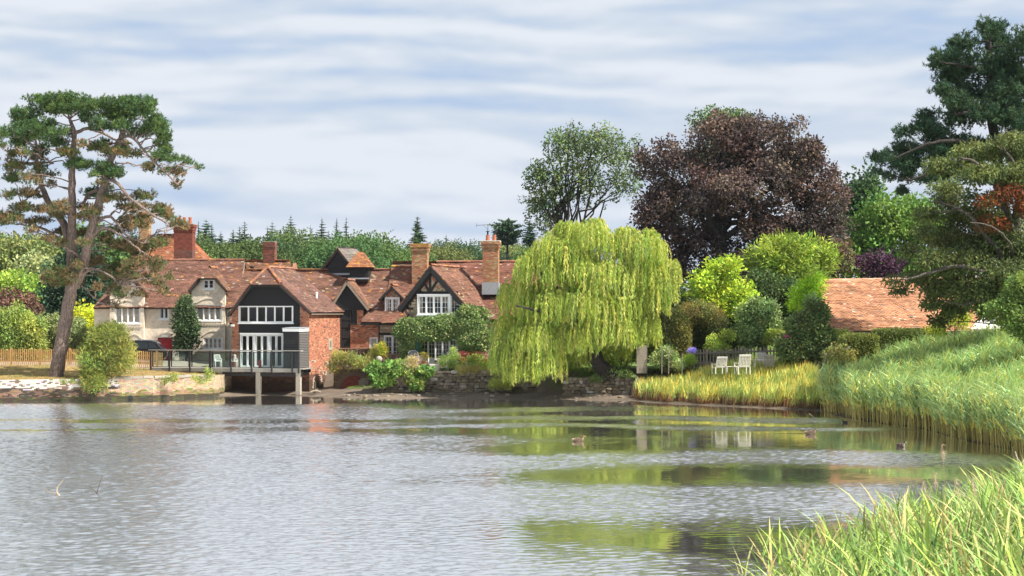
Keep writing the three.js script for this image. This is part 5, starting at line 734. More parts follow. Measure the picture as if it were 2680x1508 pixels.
T({ name: 'yellow_shrub', label: 'low yellow green shrub at the barn eave under the yew', cat: 'shrub', base: 2500, D: 103, crown: [[2500, 840, 40, 20], [2450, 862, 30, 12]], col: [0.33, 0.36, 0.04], leaf: 'fine', seed: 335, scale: 0.4, density: 16, trunkR: 0.05 });
T({ name: 'shrubbery', label: 'dark green shrubbery behind the garden between willow and cherry', cat: 'shrubbery', base: 1850, D: 136, crown: [[1720, 800, 70, 70], [1800, 850, 70, 60], [1900, 830, 80, 70], [2000, 830, 80, 80], [2090, 800, 60, 80], [1650, 870, 70, 50], [1560, 890, 70, 40], [1740, 900, 80, 40]], col: [[0.05, 0.08, 0.025], [0.035, 0.06, 0.02]], leaf: 'fine', seed: 340, scale: 0.9, density: 5, trunkR: 0.1, fillO: { under: 1, gap: -0.9 } });

// ---------- the pines, the yew and the willow ----------
function skeletonTree(q) { // stems given as photo points at distance D (with depth offsets), foliage pads round them
  const { name, label, D, base, stems, pads, cols, geo, mat, scale, per, bark, barkKey, seed, twig = 0.05, depth = 3, turn } = q, r = rng(seed), b = P(base[0], base[1], D), g = thing(name, label, 'tree', [b.x, b.y, b.z]), tm = barkMat(bark, barkKey), nodes = [], s = S(D);
  stems.forEach((st, i) => { const pts = st.p.map(([x, y, z = 0]) => { const v = P(x, y, D); v.z += z; return v.sub(b); }), cv = new THREE.CatmullRomCurve3(pts), n = pts.length * 4, cp = cv.getPoints(n); cp.forEach((v, k) => { if (k && k < n) v.add(rdir(r).multiplyScalar(0.04)); nodes.push(v); }); new MB().tube(cp, cp.map((_, k) => lerp(st.r0, st.r1, k / n) * (1 + 0.06 * Math.sin(k * 1.7)))  , i ? 7 : 12).build(i ? 'limb' : 'trunk', tm, g); });
  const tw = new MB(), items = [], all = pads.flatMap((p) => [p, ...Array.from({ length: q.extra || 0 }, () => [p[0] + rr(-0.9, 0.9, r) * p[2], p[1] + rr(-1.1, 0.9, r) * p[3], p[2] * 0.62, p[3] * 0.72, p[4]])]);
  if (q.mass) items.push(...fill(lobesAt(q.mass, D, r, { boughs: 10, size: 0.45, core: 0.8 }).map((l) => { l.c.sub(b); return l; }), q.massD, scale, cols.at(-1), r, { gap: -0.3, upright: true }));
  for (const [px, py, rx, ry, kind = 0, dz] of all) { const c = P(px, py, D).sub(b); c.z += dz ?? rr(-depth, depth, r); let best = nodes[0], bd = 1e9; for (const n of nodes) { const d = n.distanceTo(c) + Math.max(0, n.y - c.y) * 0.6; if (d < bd) { bd = d; best = n; } } tw.tube(...limb(best, c, twig, twig * 0.4, r, 0.12, 5), 5, [1, 1, 1], false);
    const n = Math.round(rx * ry * per); for (let i = 0; i < n; i++) { const d = rdir(r), k = Math.sqrt(r()), p = V(c.x + d.x * rx / s * k, c.y + d.y * ry / s * k, c.z + d.z * rx / s * k * 0.9), pal = cols[kind], col = pick(pal, r); items.push([p, scale * rr(0.75, 1.25, r), vary(col, r, 0.25).map((v) => v * 1.4), turn ? [rr(-0.4, 0.4, r), r() * 6.3, rr(-0.4, 0.4, r)] : [rr(-0.6, 0.6, r), r() * 6.3, rr(-0.6, 0.6, r)]]); if (i % 6 === 0) tw.tube([c, c.clone().lerp(p, 0.6).add(V(0, -0.08, 0)), p], [twig * 0.5, twig * 0.35, twig * 0.25], 4, [1, 1, 1], false); } }
  stuff(tw.build('twigs', tm, g)); scatter(g, 'crown', geo, mat, items); return g;
}
const NEEDLE = { g: [[0.055, 0.105, 0.03], [0.075, 0.125, 0.03], [0.045, 0.09, 0.035]], m: [[0.06, 0.10, 0.03], [0.08, 0.105, 0.033], [0.17, 0.115, 0.05]], b: [[0.19, 0.13, 0.065], [0.16, 0.11, 0.055], [0.075, 0.095, 0.033], [0.07, 0.09, 0.03], [0.13, 0.095, 0.045]] };
{
  const G = 0, M1 = 1, B = 2;
  skeletonTree({ name: 'scots_pine', label: 'tall leaning pine with browning lower branches on the left quay', D: 118, base: [147, 985], seed: 401, bark: [0.36, 0.27, 0.23], barkKey: 'pine', geo: GEO.pine, mat: leafMat(0.15, 0.7), extra: 1, scale: 0.38, per: 0.09, cols: [NEEDLE.g, NEEDLE.m, NEEDLE.b], depth: 2.6,
    stems: [{ p: [[145, 995], [150, 960], [163, 890], [176, 810], [187, 745], [188, 690], [188, 640]], r0: 0.5, r1: 0.36 }, { p: [[188, 650], [190, 534, 0.2], [191, 443, 0.3], [195, 346, 0.2], [182, 312, 0]], r0: 0.34, r1: 0.1 }, { p: [[190, 750], [218, 705, 0.4], [241, 622, 0.8], [266, 535, 1], [283, 480, 1], [300, 415, 0.9], [313, 380, 0.7], [327, 345, 0.5], [347, 308, 0.3]], r0: 0.4, r1: 0.12 }, { p: [[184, 660], [160, 585, -0.6], [125, 540, -1], [100, 490, -1], [92, 450, -0.8], [88, 420, -0.6], [102, 396, -0.5]], r0: 0.28, r1: 0.1 },
      { p: [[88, 424, -0.7], [45, 424, -1], [0, 416, -1.4]], r0: 0.12, r1: 0.06 }, { p: [[88, 422, -0.7], [115, 424, -0.4], [140, 428, 0]], r0: 0.1, r1: 0.05 }, { p: [[195, 350, 0.2], [240, 340, 0.8], [270, 350, 1.2], [320, 375, 1.6], [370, 400, 2]], r0: 0.13, r1: 0.05 }, { p: [[313, 372, 0.8], [350, 362, 1.6], [385, 390, 2], [420, 430, 2.2], [480, 490, 2.2]], r0: 0.12, r1: 0.05 }, { p: [[285, 475, 1], [315, 478, 1.8], [345, 510, 2.2], [400, 555, 2.5], [455, 590, 2.5]], r0: 0.14, r1: 0.06 }, { p: [[268, 500, 1], [235, 505, 0], [215, 525, -0.6], [205, 545, -1]], r0: 0.14, r1: 0.06 }, { p: [[243, 620, 0.8], [290, 600, 1.6], [340, 625, 2], [385, 660, 2.2]], r0: 0.13, r1: 0.05 }, { p: [[250, 590, 0.8], [300, 570, 1.4], [345, 620, 1.6], [390, 640, 1.6]], r0: 0.12, r1: 0.05 }, { p: [[188, 655], [150, 630, -0.8], [110, 600, -1.2], [60, 590, -1.5]], r0: 0.17, r1: 0.06 }, { p: [[205, 725, 0.2], [250, 705, 1], [290, 715, 1.6], [330, 745, 1.8]], r0: 0.12, r1: 0.04 }, { p: [[222, 680, 0.4], [190, 655, 1], [165, 640, 1.4]], r0: 0.1, r1: 0.04 }, { p: [[97, 480, -1], [60, 510, -1.6], [30, 530, -2]], r0: 0.09, r1: 0.04 }, { p: [[210, 745, 0.2], [235, 760, 0.8], [270, 790, 1.2], [300, 800, 1.4]], r0: 0.06, r1: 0.03 }],
    pads: [[150, 262, 62, 17], [105, 275, 55, 18], [62, 300, 42, 16], [40, 312, 22, 10], [200, 268, 48, 17], [250, 280, 42, 18], [310, 276, 46, 16], [368, 272, 40, 18], [400, 292, 24, 24], [345, 298, 40, 18], [290, 300, 40, 14], [180, 290, 46, 13], [95, 335, 42, 16], [60, 352, 44, 20], [120, 350, 44, 20], [150, 372, 34, 16], [28, 366, 24, 13], [80, 384, 34, 13], [185, 356, 22, 10], [422, 335, 32, 24], [395, 318, 38, 20], [434, 360, 18, 18], [380, 350, 34, 11], [425, 384, 19, 11], [300, 328, 30, 13], [268, 336, 30, 13], [342, 338, 24, 11], [225, 305, 30, 12],
      [160, 396, 24, 10, M1], [190, 402, 28, 10, M1], [242, 384, 26, 8, M1], [292, 400, 34, 10, M1], [350, 405, 38, 10, M1], [180, 425, 38, 12], [220, 432, 34, 10], [270, 440, 34, 12], [302, 460, 38, 14], [255, 458, 18, 9], [400, 408, 28, 10], [440, 414, 24, 11], [480, 424, 24, 9], [504, 430, 9, 7], [470, 454, 24, 8, B], [420, 442, 22, 9, M1], [462, 478, 16, 9, B], [380, 430, 20, 9, M1], [330, 380, 20, 8, M1], [270, 375, 20, 9],
      [20, 400, 22, 10, M1], [40, 436, 36, 12, M1], [12, 456, 22, 12, B], [75, 404, 28, 9, M1], [110, 442, 26, 10, M1], [102, 470, 22, 10, B], [36, 472, 14, 8], [132, 482, 14, 8, B], [72, 508, 32, 10, B], [40, 516, 18, 8, M1], [60, 545, 28, 12, M1], [40, 572, 38, 15, M1], [8, 590, 18, 12, M1], [80, 580, 32, 10, B], [120, 548, 32, 10, B], [150, 562, 28, 10, B], [142, 602, 26, 10, M1], [100, 606, 18, 7, B], [180, 545, 32, 12, B], [222, 570, 28, 12, B], [252, 556, 32, 12, B], [236, 500, 24, 10], [262, 488, 22, 8, M1], [300, 520, 32, 11, B], [340, 540, 32, 12, B], [370, 508, 28, 12, M1], [402, 540, 28, 12, B], [432, 560, 28, 13, M1], [456, 582, 18, 10, B], [472, 592, 10, 8, B], [350, 576, 32, 11, B], [392, 590, 28, 10, B], [310, 590, 28, 11, B], [282, 602, 22, 10, M1], [330, 640, 38, 14, B], [380, 650, 38, 16, B], [420, 640, 22, 12, M1], [370, 690, 36, 15, B], [420, 690, 22, 15, B], [440, 722, 13, 9, B], [400, 740, 22, 10, B], [350, 720, 28, 9, B], [440, 765, 17, 7, B], [300, 640, 28, 9, B], [270, 625, 18, 10, B],
      [160, 720, 34, 20, M1, 1.2], [132, 730, 18, 13, B, 1], [195, 724, 22, 13, B, 1.2], [168, 640, 22, 12, B, 1.2], [215, 698, 18, 12, B, 1.2], [252, 680, 28, 10, B], [290, 700, 32, 12, M1], [322, 724, 22, 12, M1], [272, 720, 22, 10, B], [290, 755, 22, 9, B], [322, 770, 22, 7, B], [300, 800, 14, 6, B], [352, 770, 18, 8, B], [372, 730, 20, 8, B], [240, 640, 18, 10, B], [205, 610, 20, 10, B]] });
}
skeletonTree({ name: 'black_pine', label: 'giant dark blue green pine leaning in from the right edge', D: 112, base: [2650, 900], seed: 411, bark: [0.07, 0.058, 0.052], barkKey: 'darkpine', geo: GEO.pine, mat: leafMat(0.15, 0.7), mass: [[2610, 190, 60, 80], [2560, 300, 75, 50], [2470, 395, 75, 36], [2640, 330, 55, 90], [2540, 180, 50, 40], [2690, 160, 60, 90], [2705, 300, 60, 110], [2420, 415, 60, 30]], massD: 5, scale: 0.5, per: 0.06, cols: [[[0.03, 0.07, 0.035], [0.04, 0.08, 0.038], [0.05, 0.088, 0.036]]], depth: 2.8,
  stems: [{ p: [[2655, 900], [2640, 700], [2625, 520], [2600, 340], [2592, 200], [2590, 110]], r0: 0.6, r1: 0.12 }, { p: [[2605, 230], [2590, 270, 1], [2540, 295, 1.6], [2480, 310, 2]], r0: 0.26, r1: 0.08 }, { p: [[2610, 400], [2530, 380, 1.5], [2430, 380, 2], [2330, 420, 2]], r0: 0.22, r1: 0.06 }, { p: [[2620, 470], [2540, 440, 2], [2440, 450, 2.4], [2360, 480, 2.4]], r0: 0.2, r1: 0.06 }, { p: [[2595, 190], [2530, 180, 1], [2460, 175, 1.5]], r0: 0.14, r1: 0.05 }],
  pads: [[2576, 82, 40, 22], [2530, 112, 42, 22], [2620, 102, 48, 28], [2670, 125, 40, 38], [2480, 150, 42, 22], [2442, 165, 26, 16], [2540, 170, 58, 28], [2620, 180, 58, 38], [2500, 202, 48, 22], [2450, 246, 32, 13], [2484, 272, 44, 20], [2540, 240, 58, 28], [2620, 252, 58, 38], [2440, 300, 33, 16], [2500, 312, 48, 22], [2560, 302, 58, 28], [2640, 322, 58, 38], [2402, 336, 38, 16], [2352, 356, 27, 12], [2440, 352, 48, 20], [2380, 386, 42, 18], [2322, 402, 30, 12], [2300, 420, 18, 10], [2342, 432, 38, 16], [2400, 422, 42, 20], [2460, 402, 48, 24], [2290, 450, 13, 10], [2320, 466, 18, 10], [2370, 462, 28, 15], [2420, 472, 33, 18], [2380, 496, 22, 10], [2520, 382, 58, 28], [2600, 384, 58, 30], [2660, 220, 40, 40], [2490, 450, 45, 22], [2560, 440, 50, 25], [2670, 420, 40, 40]] });
skeletonTree({ name: 'yew_tree', label: 'spreading yew with rust red dead sprays in front of the right pine', D: 98, base: [2650, 900], seed: 421, bark: [0.20, 0.165, 0.14], barkKey: 'yewbark', geo: GEO.yew, mat: leafMat(0.25, 0.6), mass: [[2600, 640, 95, 80], [2650, 500, 55, 90], [2530, 735, 85, 55], [2640, 780, 65, 70], [2560, 540, 60, 40]], massD: 4.5, scale: 0.52, per: 0.07, cols: [[[0.12, 0.15, 0.04], [0.15, 0.17, 0.045], [0.08, 0.115, 0.035]], [[0.24, 0.06, 0.018], [0.17, 0.06, 0.025], [0.11, 0.10, 0.03]], [[0.075, 0.105, 0.03], [0.10, 0.12, 0.032]]], depth: 2.2, twig: 0.04,
  stems: [{ p: [[2660, 920], [2650, 760], [2660, 600], [2680, 450]], r0: 0.5, r1: 0.2 }, { p: [[2655, 720], [2580, 640, 1.4], [2500, 560, 2], [2420, 530, 2.2]], r0: 0.18, r1: 0.05 }, { p: [[2660, 640], [2600, 520, 1.5], [2540, 440, 2], [2490, 420, 2]], r0: 0.18, r1: 0.05 }, { p: [[2655, 770], [2570, 720, 1.6], [2480, 700, 2.2], [2400, 720, 2.4], [2345, 735, 2.4]], r0: 0.18, r1: 0.05 }, { p: [[2665, 560], [2640, 450, 1.5], [2600, 390, 1.8]], r0: 0.16, r1: 0.05 }, { p: [[2650, 800], [2570, 780, 1.8], [2500, 800, 2.2]], r0: 0.14, r1: 0.05 }, { p: [[2650, 700], [2610, 640, 2.4], [2560, 600, 3], [2500, 590, 3.2]], r0: 0.08, r1: 0.03 }],
  pads: [[2560, 398, 65, 22], [2640, 385, 55, 30], [2480, 432, 52, 18], [2560, 462, 70, 22], [2650, 470, 55, 38], [2450, 500, 36, 14], [2500, 520, 40, 14], [2545, 560, 62, 24], [2645, 590, 60, 40], [2440, 560, 34, 12], [2480, 618, 62, 26], [2580, 640, 80, 40, 2], [2660, 660, 48, 52, 2], [2430, 680, 48, 22, 2], [2510, 690, 70, 36], [2610, 730, 78, 46, 2], [2400, 728, 36, 14, 2], [2350, 735, 16, 6, 2], [2470, 755, 52, 24, 2], [2545, 775, 66, 36, 2], [2620, 800, 52, 38, 2], [2440, 795, 26, 11, 2], [2505, 812, 36, 16, 2], [2410, 610, 30, 14], [2390, 655, 26, 12], [2600, 512, 34, 13, 1, 2.4], [2556, 536, 24, 9, 1, 2.4], [2650, 545, 26, 20, 1, 2], [2575, 590, 40, 14, 1, 1.6], [2480, 840, 24, 10, 2], [2380, 760, 20, 8, 2]] });
{ // weeping willow
  const D = 119, r = rng(431), b = P(1590, 986, D), g = thing('weeping_willow', 'big yellow green weeping willow on the bank at the centre', 'tree', [b.x, b.y, b.z]), s = S(D), tm = barkMat([0.05, 0.04, 0.034], 'willow');
  const st = (p, r0, r1, n) => { const pts = p.map(([x, y, z = 0]) => { const v = P(x, y, D); v.z += z; return v.sub(b); }), c = new THREE.CatmullRomCurve3(pts).getPoints(16); new MB().tube(c, c.map((_, i) => lerp(r0, r1, i / 16) * (1 + 0.05 * Math.sin(i * 2.1))), 10).build(n, tm, g); };
  st([[1598, 992], [1588, 976], [1566, 950], [1553, 915], [1545, 870], [1530, 800], [1525, 720]], 0.62, 0.3, 'trunk');
  for (const p of [[[1545, 870], [1480, 780, 1], [1400, 700, 1.5]], [[1535, 820], [1600, 730, 1], [1680, 650, 1]], [[1528, 760], [1520, 670], [1530, 600]], [[1540, 850], [1430, 820, 2], [1350, 800, 2.5]], [[1535, 830], [1560, 740, -2], [1620, 660, -2.5]], [[1530, 780], [1450, 700, -1.5], [1420, 650, -2]]]) st(p, 0.2, 0.05, 'limb');
  const strand = (seed) => { const q = rng(seed), mb = new MB(), pts = []; for (let i = 0; i <= 6; i++) { const t = i / 6; pts.push(V(0.28 * Math.sin(Math.min(1, t * 1.6) * Math.PI / 2), 0.10 * Math.sin(Math.min(1, t * 4) * Math.PI) - Math.pow(t, 1.25), (q() - 0.5) * 0.05)); } mb.tube(pts, pts.map(() => 0.005), 3, [0.9, 0.8, 0.5], false); for (let i = 0; i < 40; i++) { const t = q(), k = t * 6, a = Math.min(5, k | 0), p = pts[a].clone().lerp(pts[a + 1], k - a), d = V((q() - 0.5) * 1.3, -0.9 - 0.4 * q(), (q() - 0.5) * 1.3).normalize(), sd = d.clone().cross(rdir(q)).normalize(), c = 0.8 + 0.4 * q(); leafQuad(mb, p, d, sd, 0.17 * (0.7 + 0.6 * q()), 0.030, [c, c, c * 0.9]); } return mb.geo(); };
  const lobes = [[1530, 600, 62, 30], [1470, 640, 75, 45], [1600, 632, 75, 40], [1685, 640, 55, 34], [1415, 690, 68, 50], [1500, 700, 88, 60], [1590, 712, 88, 60], [1680, 705, 70, 60], [1365, 765, 58, 50], [1435, 785, 78, 66], [1530, 790, 88, 60], [1620, 785, 78, 55], [1700, 760, 48, 50], [1735, 735, 30, 30], [1335, 850, 42, 55], [1400, 870, 66, 55], [1480, 870, 58, 50], [1335, 925, 36, 36], [1415, 930, 58, 34], [1370, 945, 45, 28], [1675, 830, 50, 36], [1640, 850, 46, 28], [1755, 690, 20, 18], [1310, 905, 22, 30], [1480, 590, 26, 18], [1640, 605, 30, 18], [1700, 610, 22, 16], [1560, 578, 22, 12], [1540, 850, 60, 40, -2.4, 965], [1620, 850, 60, 40, -2.6, 965], [1690, 850, 45, 40, -2, 960], [1600, 890, 60, 24, -3, 972], [1500, 900, 40, 30, -2, 985], [1565, 835, 55, 28, 1.2, 922], [1615, 845, 50, 26, 1, 930], [1520, 860, 40, 30, 1.4, 940]], items = [], cols = [[0.36, 0.42, 0.08], [0.29, 0.37, 0.065], [0.46, 0.48, 0.15], [0.20, 0.29, 0.05]];
  for (const [px, py, rx, ry, zo, hem] of lobes) { const c = P(px, py, D).sub(b), R3 = [rx / s, ry / s, Math.min(rx / s * 1.3, 3)]; c.z += (px < 1450 && py > 850) ? 0.8 : (zo ?? rr(-0.5, 0.8, r)); const n = Math.round(rx * ry * 0.08) + 50;
    for (let i = 0; i < n; i++) { const d = rdir(r); if (d.y < -0.25) d.y *= -0.6; if (d.z < -0.3 && r() < 0.6) d.z *= -1; const k = rr(0.55, 1.02, r), p = V(c.x + d.x * R3[0] * k, c.y + d.y * R3[1] * k, c.z + d.z * R3[2] * k); let L = rr(0.7, 1.7, r); const low = P(0, (hem || (px < 1500 ? 1004 : 925)) - 25 * r() * r(), D).y - b.y; L = Math.min(L, Math.max(0.5, p.y - low)); const yaw = Math.atan2(-d.z, d.x) + rr(-0.7, 0.7, r); items.push([p, V(L * 0.9, L, L * 0.9), vary(pick(cols, r), r, 0.2).map((v) => v * 1.5), [0, yaw, 0]]); } }
  scatter(g, 'crown', [strand(1), strand(2), strand(3)], leafMat(0.45, 0.55), items);
}

// ---------- reeds, sedge, hedges ----------
function blade(mb, p0, az, lean, L, W, c0, c1, bend = 0.5, seg = 3, split = 0) { // curved tapering leaf
  const h = V(Math.cos(az), 0, Math.sin(az)), sd = V(-Math.sin(az), 0, Math.cos(az)); let p = p0.clone(), th = lean, prev = null;
  for (let i = 0; i <= seg; i++) { const t = i / seg, w = W * (i === seg ? 0.04 : 1 - 0.55 * t * t) / 2, a = p.clone().addScaledVector(sd, w), b = p.clone().addScaledVector(sd, -w); if (prev) { const c = t <= split ? c0 : c1; mb.tri(prev[0], prev[1], b, c).tri(prev[0], b, a, c); } prev = [a, b]; th += bend / seg; p = p.clone().addScaledVector(V(0, 1, 0), Math.cos(th) * L / seg).addScaledVector(h, Math.sin(th) * L / seg); }
}
function reedGeo(seed, o = {}) { const r = rng(seed), mb = new MB(), { leaves = 9, wind = 2.6 } = o, wide = o.wide || 0.026, top = V(rr(-0.06, 0.06, r), 0.9, rr(-0.06, 0.06, r)), straw = [1.5, 0.95, 0.8], gr = [1, 1, 1]; mb.tube([V(0, -0.1, 0), V(0.01, 0.33, 0)], [0.006, 0.005], 3, straw, false); mb.tube([V(0.01, 0.33, 0), top], [0.005, 0.003], 3, [1.15, 1.0, 0.8], false);
  for (let i = 0; i < leaves; i++) { const t = 0.34 + 0.6 * i / leaves, p = V(0, 0, 0).lerp(top, t / 0.9), k = 0.8 + 0.5 * r(); const dry = r() < (i < 2 ? 0.45 : 0.05); blade(mb, p, wind + rr(-1.5, 1.5, r) + (r() < 0.3 ? 3.14 : 0), rr(0.2, 1.0, r), rr(0.18, 0.36, r), wide, gr, dry ? [1.9, 1.25, 0.8] : [k, k, k * rr(0.85, 1.1, r)], rr(0.2, 0.9, r), 3); } blade(mb, top, wind, 0.15, 0.22, 0.012, gr, gr, 0.3, 2); return mb.geo(); }
const reedGeos = [1, 2, 3, 4].map((s) => reedGeo(s * 17)), reedBedItems = [], sedgeItems = [], nearItems = [];
{ const r = rng(501);
  for (let i = 0; i < 200000 && reedBedItems.length < 10500; i++) { const x = rr(14, 40, r), z = rr(-113, -66, r), px = CX + x / -z * F; if (px > 2790) continue; const edge = 17.9 + 0.7 * n2(z * 0.3, 4); if (!(x > edge || z > -96)) continue; const s = shoreDist(x, z); if (s < -0.5 || s > 19) continue; if (s < 0 && r() < 0.6) continue; if (-z > 104 && x < 19.5) continue; if (-z > 107) continue; if (s > 6 && r() < 0.25) continue;
    const k = n2(x * 0.25, z * 0.25), c = r() < 0.5 ? [0.215, 0.31, 0.135] : [0.255, 0.32, 0.115]; const h = rr(1.6, 2.7, r) * (1 + 0.12 * k); reedBedItems.push([V(x, Math.max(-0.05, landHeight(x, z, s)), z), h, vary(c, r, 0.22).map((v) => v * (1.75 + 0.2 * k)), [rr(-0.12, 0.12, r), rr(-0.9, 0.9, r), rr(-0.02, 0.16, r)]]); }
  const g = thing('reed_bed', 'tall blue green reed bed on the bank at right behind the ducks', 'reeds'); g.userData.kind = 'stuff'; scatter(g, 'reeds', reedGeos, leafMat(0.2, 0.5), reedBedItems);
  for (let i = 0; i < 90000 && nearItems.length < 3000; i++) { const z = -rr(14, 34, r), x = rr(2.9, 14, r), px = CX + x / -z * F; if (px > 2830) continue; const s = shoreDist(x, z); if (s < -0.3) continue; if (r() > smooth(s, -0.8, 1.2)) continue; const y = landHeight(x, z, s), c = pick([[0.20, 0.29, 0.06], [0.16, 0.26, 0.07], [0.25, 0.32, 0.10], [0.12, 0.20, 0.055], [0.19, 0.28, 0.06], [0.30, 0.26, 0.12]], r); nearItems.push([V(x, y, z), rr(1.55, 2.6, r), vary(c, r, 0.3).map((v) => v * 1.5), [rr(-0.15, 0.15, r), r() * 6.3, rr(-0.1, 0.2, r)]]); }
  const n = thing('near_reeds', 'bright green reed clump in the bottom right corner nearest the viewer', 'reeds'); n.userData.kind = 'stuff'; scatter(n, 'reeds', [5, 6, 7, 8].map((s) => reedGeo(s * 31, { leaves: 11, wide: 0.0135 })), leafMat(0.3, 0.5), nearItems);
  // plumes standing above the near reeds
  const pl = []; for (let i = 0; i < 7; i++) pl.push([[2375, 1330, 30], [2415, 1255, 31], [2445, 1230, 33], [2500, 1245, 30], [2465, 1160, 36], [2545, 1245, 28], [2260, 1275, 30]][i]);
  pl.forEach(([px, py, D], i) => { const t = P(px, py, D), b = V(t.x + 0.12, groundY(t.x, t.z), t.z), h = thing('reed_plume', ['drooping buff reed plume, lowest over the near reeds', 'buff reed plume standing over the near reeds', 'slim buff reed plume, second from the tallest', 'feathery buff reed plume near the right edge', 'tallest pink buff reed plume against the water', 'short buff reed plume at the right among blades', 'bare thin reed stem leaning left over the water'][i], 'reed', [b.x, b.y, b.z]), top = t.clone().sub(b), m = new MB(), q = rng(600 + i); m.tube([V(0, 0, 0), top.clone().multiplyScalar(0.6).add(V(0.05, 0, 0)), top], [0.005, 0.004, 0.002], 4, [0.45, 0.34, 0.2]); m.build('stem', plain, h); if (i < 6) { const f = new MB(); for (let k = 0; k < 70; k++) { const u = q(), p = top.clone().addScaledVector(top.clone().normalize(), -0.28 * u); leafQuad(f, p, V(0.9 * q() - 0.25, -0.1 - q() * 0.9, (q() - 0.5)).normalize(), rdir(q), 0.09 + 0.07 * q(), 0.006, [0.62, 0.45, 0.33]); } f.build('plume', plain, h); } });
}
{ const r = rng(511), geo = [1, 2, 3].map((s) => { const q = rng(s * 7), mb = new MB(); for (let i = 0; i < 13; i++) { const g = rr(0.75, 1.25, q), dry = q() < 0.15, W = rr(0.022, 0.036, q); blade(mb, V(rr(-0.16, 0.16, q), -0.05, rr(-0.16, 0.16, q)), rr(-1.6, 1.6, q), rr(0.0, 0.28, q), rr(0.75, 1.1, q), W, [0.62 * g, 0.30 * g, 0.55 * g], dry ? [1.4, 0.85, 0.6] : [g, g, g], rr(0.1, 0.9, q), 4, i % 3 ? 0.3 : 0.55); } return mb.geo(); });
  for (let i = 0; i < 80000 && sedgeItems.length < 3000; i++) { const x = rr(6.5, 20, r), z = rr(-118, -98, r), s = shoreDist(x, z), px = CX + x / -z * F; if (s < 0.5 + 0.25 * n2(x * 0.8, z * 0.8) || s > 8.5) continue; if (px < 1640 + 35 * smooth(s, 3, 0.5)) continue; if (x > 18.4 + 0.6 * n2(z * 0.3, 4) || z > -100) continue; const k = n2(x * 0.4, z * 0.4), c = k > 0 ? [0.29, 0.315, 0.08] : [0.24, 0.305, 0.085]; sedgeItems.push([V(x, landHeight(x, z, s) - 0.02, z), rr(1.05, 1.5, r), vary(c, r, 0.3).map((v) => v * 2), [0, rr(-0.5, 0.5, r), rr(-0.06, 0.02, r)]]); }
  const g = thing('sedge_bed', 'golden green sedge bed with brown bases along the muddy shore', 'sedge'); g.userData.kind = 'stuff'; scatter(g, 'sedge', geo, leafMat(0.2, 0.6), sedgeItems);
}
{ // dry lawn tufts on the quay and fresh lawn on the garden terrace
  const r = rng(521), geo = [1, 2].map((s) => { const q = rng(s * 3), mb = new MB(); for (let i = 0; i < 14; i++) blade(mb, V(rr(-0.2, 0.2, q), 0, rr(-0.2, 0.2, q)), q() * 6.3, rr(0.1, 0.5, q), rr(0.08, 0.16, q), 0.014, [1, 1, 1], [0.8 + 0.4 * q(), 0.8 + 0.4 * q(), 0.9], 0.5, 2); return mb.geo(); }), dry = [], wet = [];
  for (let i = 0; i < 6000; i++) { const x = rr(-36, -20.6, r), z = rr(-127, -114, r), s = shoreDist(x, z); if (s < 0.3) continue; const n = fbm2(x * 0.25, z * 0.25, 3); dry.push([V(x, Math.max(1.42, landHeight(x, z, s)), z), rr(0.5, 0.95, r), vary(n > 0.1 && r() < 0.5 ? [0.24, 0.25, 0.07] : [0.46, 0.33, 0.15], r, 0.25), [0, r() * 6.3, 0]]); }
  for (let i = 0; i < 5200; i++) { const x = rr(-11.5, 14, r), z = rr(-126, -116, r), s = shoreDist(x, z); if (s < 3.6 && x < 8) continue; if (x > 8 && s < 7) continue; wet.push([V(x, landHeight(x, z, s), z), rr(0.6, 1.0, r), vary([0.17, 0.26, 0.04], r, 0.25), [0, r() * 6.3, 0]]); }
  const a = thing('dry_grass', 'parched straw coloured grass on the left quay', 'grass'); a.userData.kind = 'stuff'; scatter(a, 'blades', geo, leafMat(0.3, 0.8), dry); const b = thing('lawn_grass', 'short green lawn on the garden terraces', 'grass'); b.userData.kind = 'stuff'; scatter(b, 'blades', geo, leafMat(0.3, 0.8), wet);
}
// clipped hedges: a solid dark twig core and leaf sprays over its faces
function hedgeItems(lo, hi, n, scale, col, r, round = 0.25) { const out = [], sx = hi.x - lo.x, sy = hi.y - lo.y, sz = hi.z - lo.z; for (let i = 0; i < n; i++) { const f = r(), A = sy * sz, B = sx * sz, C = sx * sy, t = f * (A * 2 + B + C * 2); let p = V(lerp(lo.x, hi.x, r()), lerp(lo.y, hi.y, r()), lerp(lo.z, hi.z, r())); if (t < A) p.x = lo.x; else if (t < 2 * A) p.x = hi.x; else if (t < 2 * A + B) p.y = hi.y; else if (t < 2 * A + B + C * 1.5) p.z = hi.z; else p.z = lo.z; const bump = 0.07 * n3(p.x * 1.5, p.y * 1.5, p.z * 1.5), c = V((lo.x + hi.x) / 2, (lo.y + hi.y) / 2, (lo.z + hi.z) / 2), d = p.clone().sub(c), u = V(d.x / sx * 2, d.y / sy * 2, d.z / sz * 2), m = Math.hypot(u.x, Math.max(0, u.y), u.z); if (m > 1.2) p.sub(d.clone().multiplyScalar(round * 0.35 * (m - 1.2))); p.add(d.normalize().multiplyScalar(bump)); out.push([p, scale * rr(0.75, 1.25, r), vary(col[0].length ? pick(col, r) : col, r, 0.22).map((v) => v * 1.4), [r() * 6, r() * 6, r() * 6]]); } return out; }
const hedgeCore = M('hedge_twigs', { color: rgb(0.11, 0.095, 0.06), roughness: 1 });
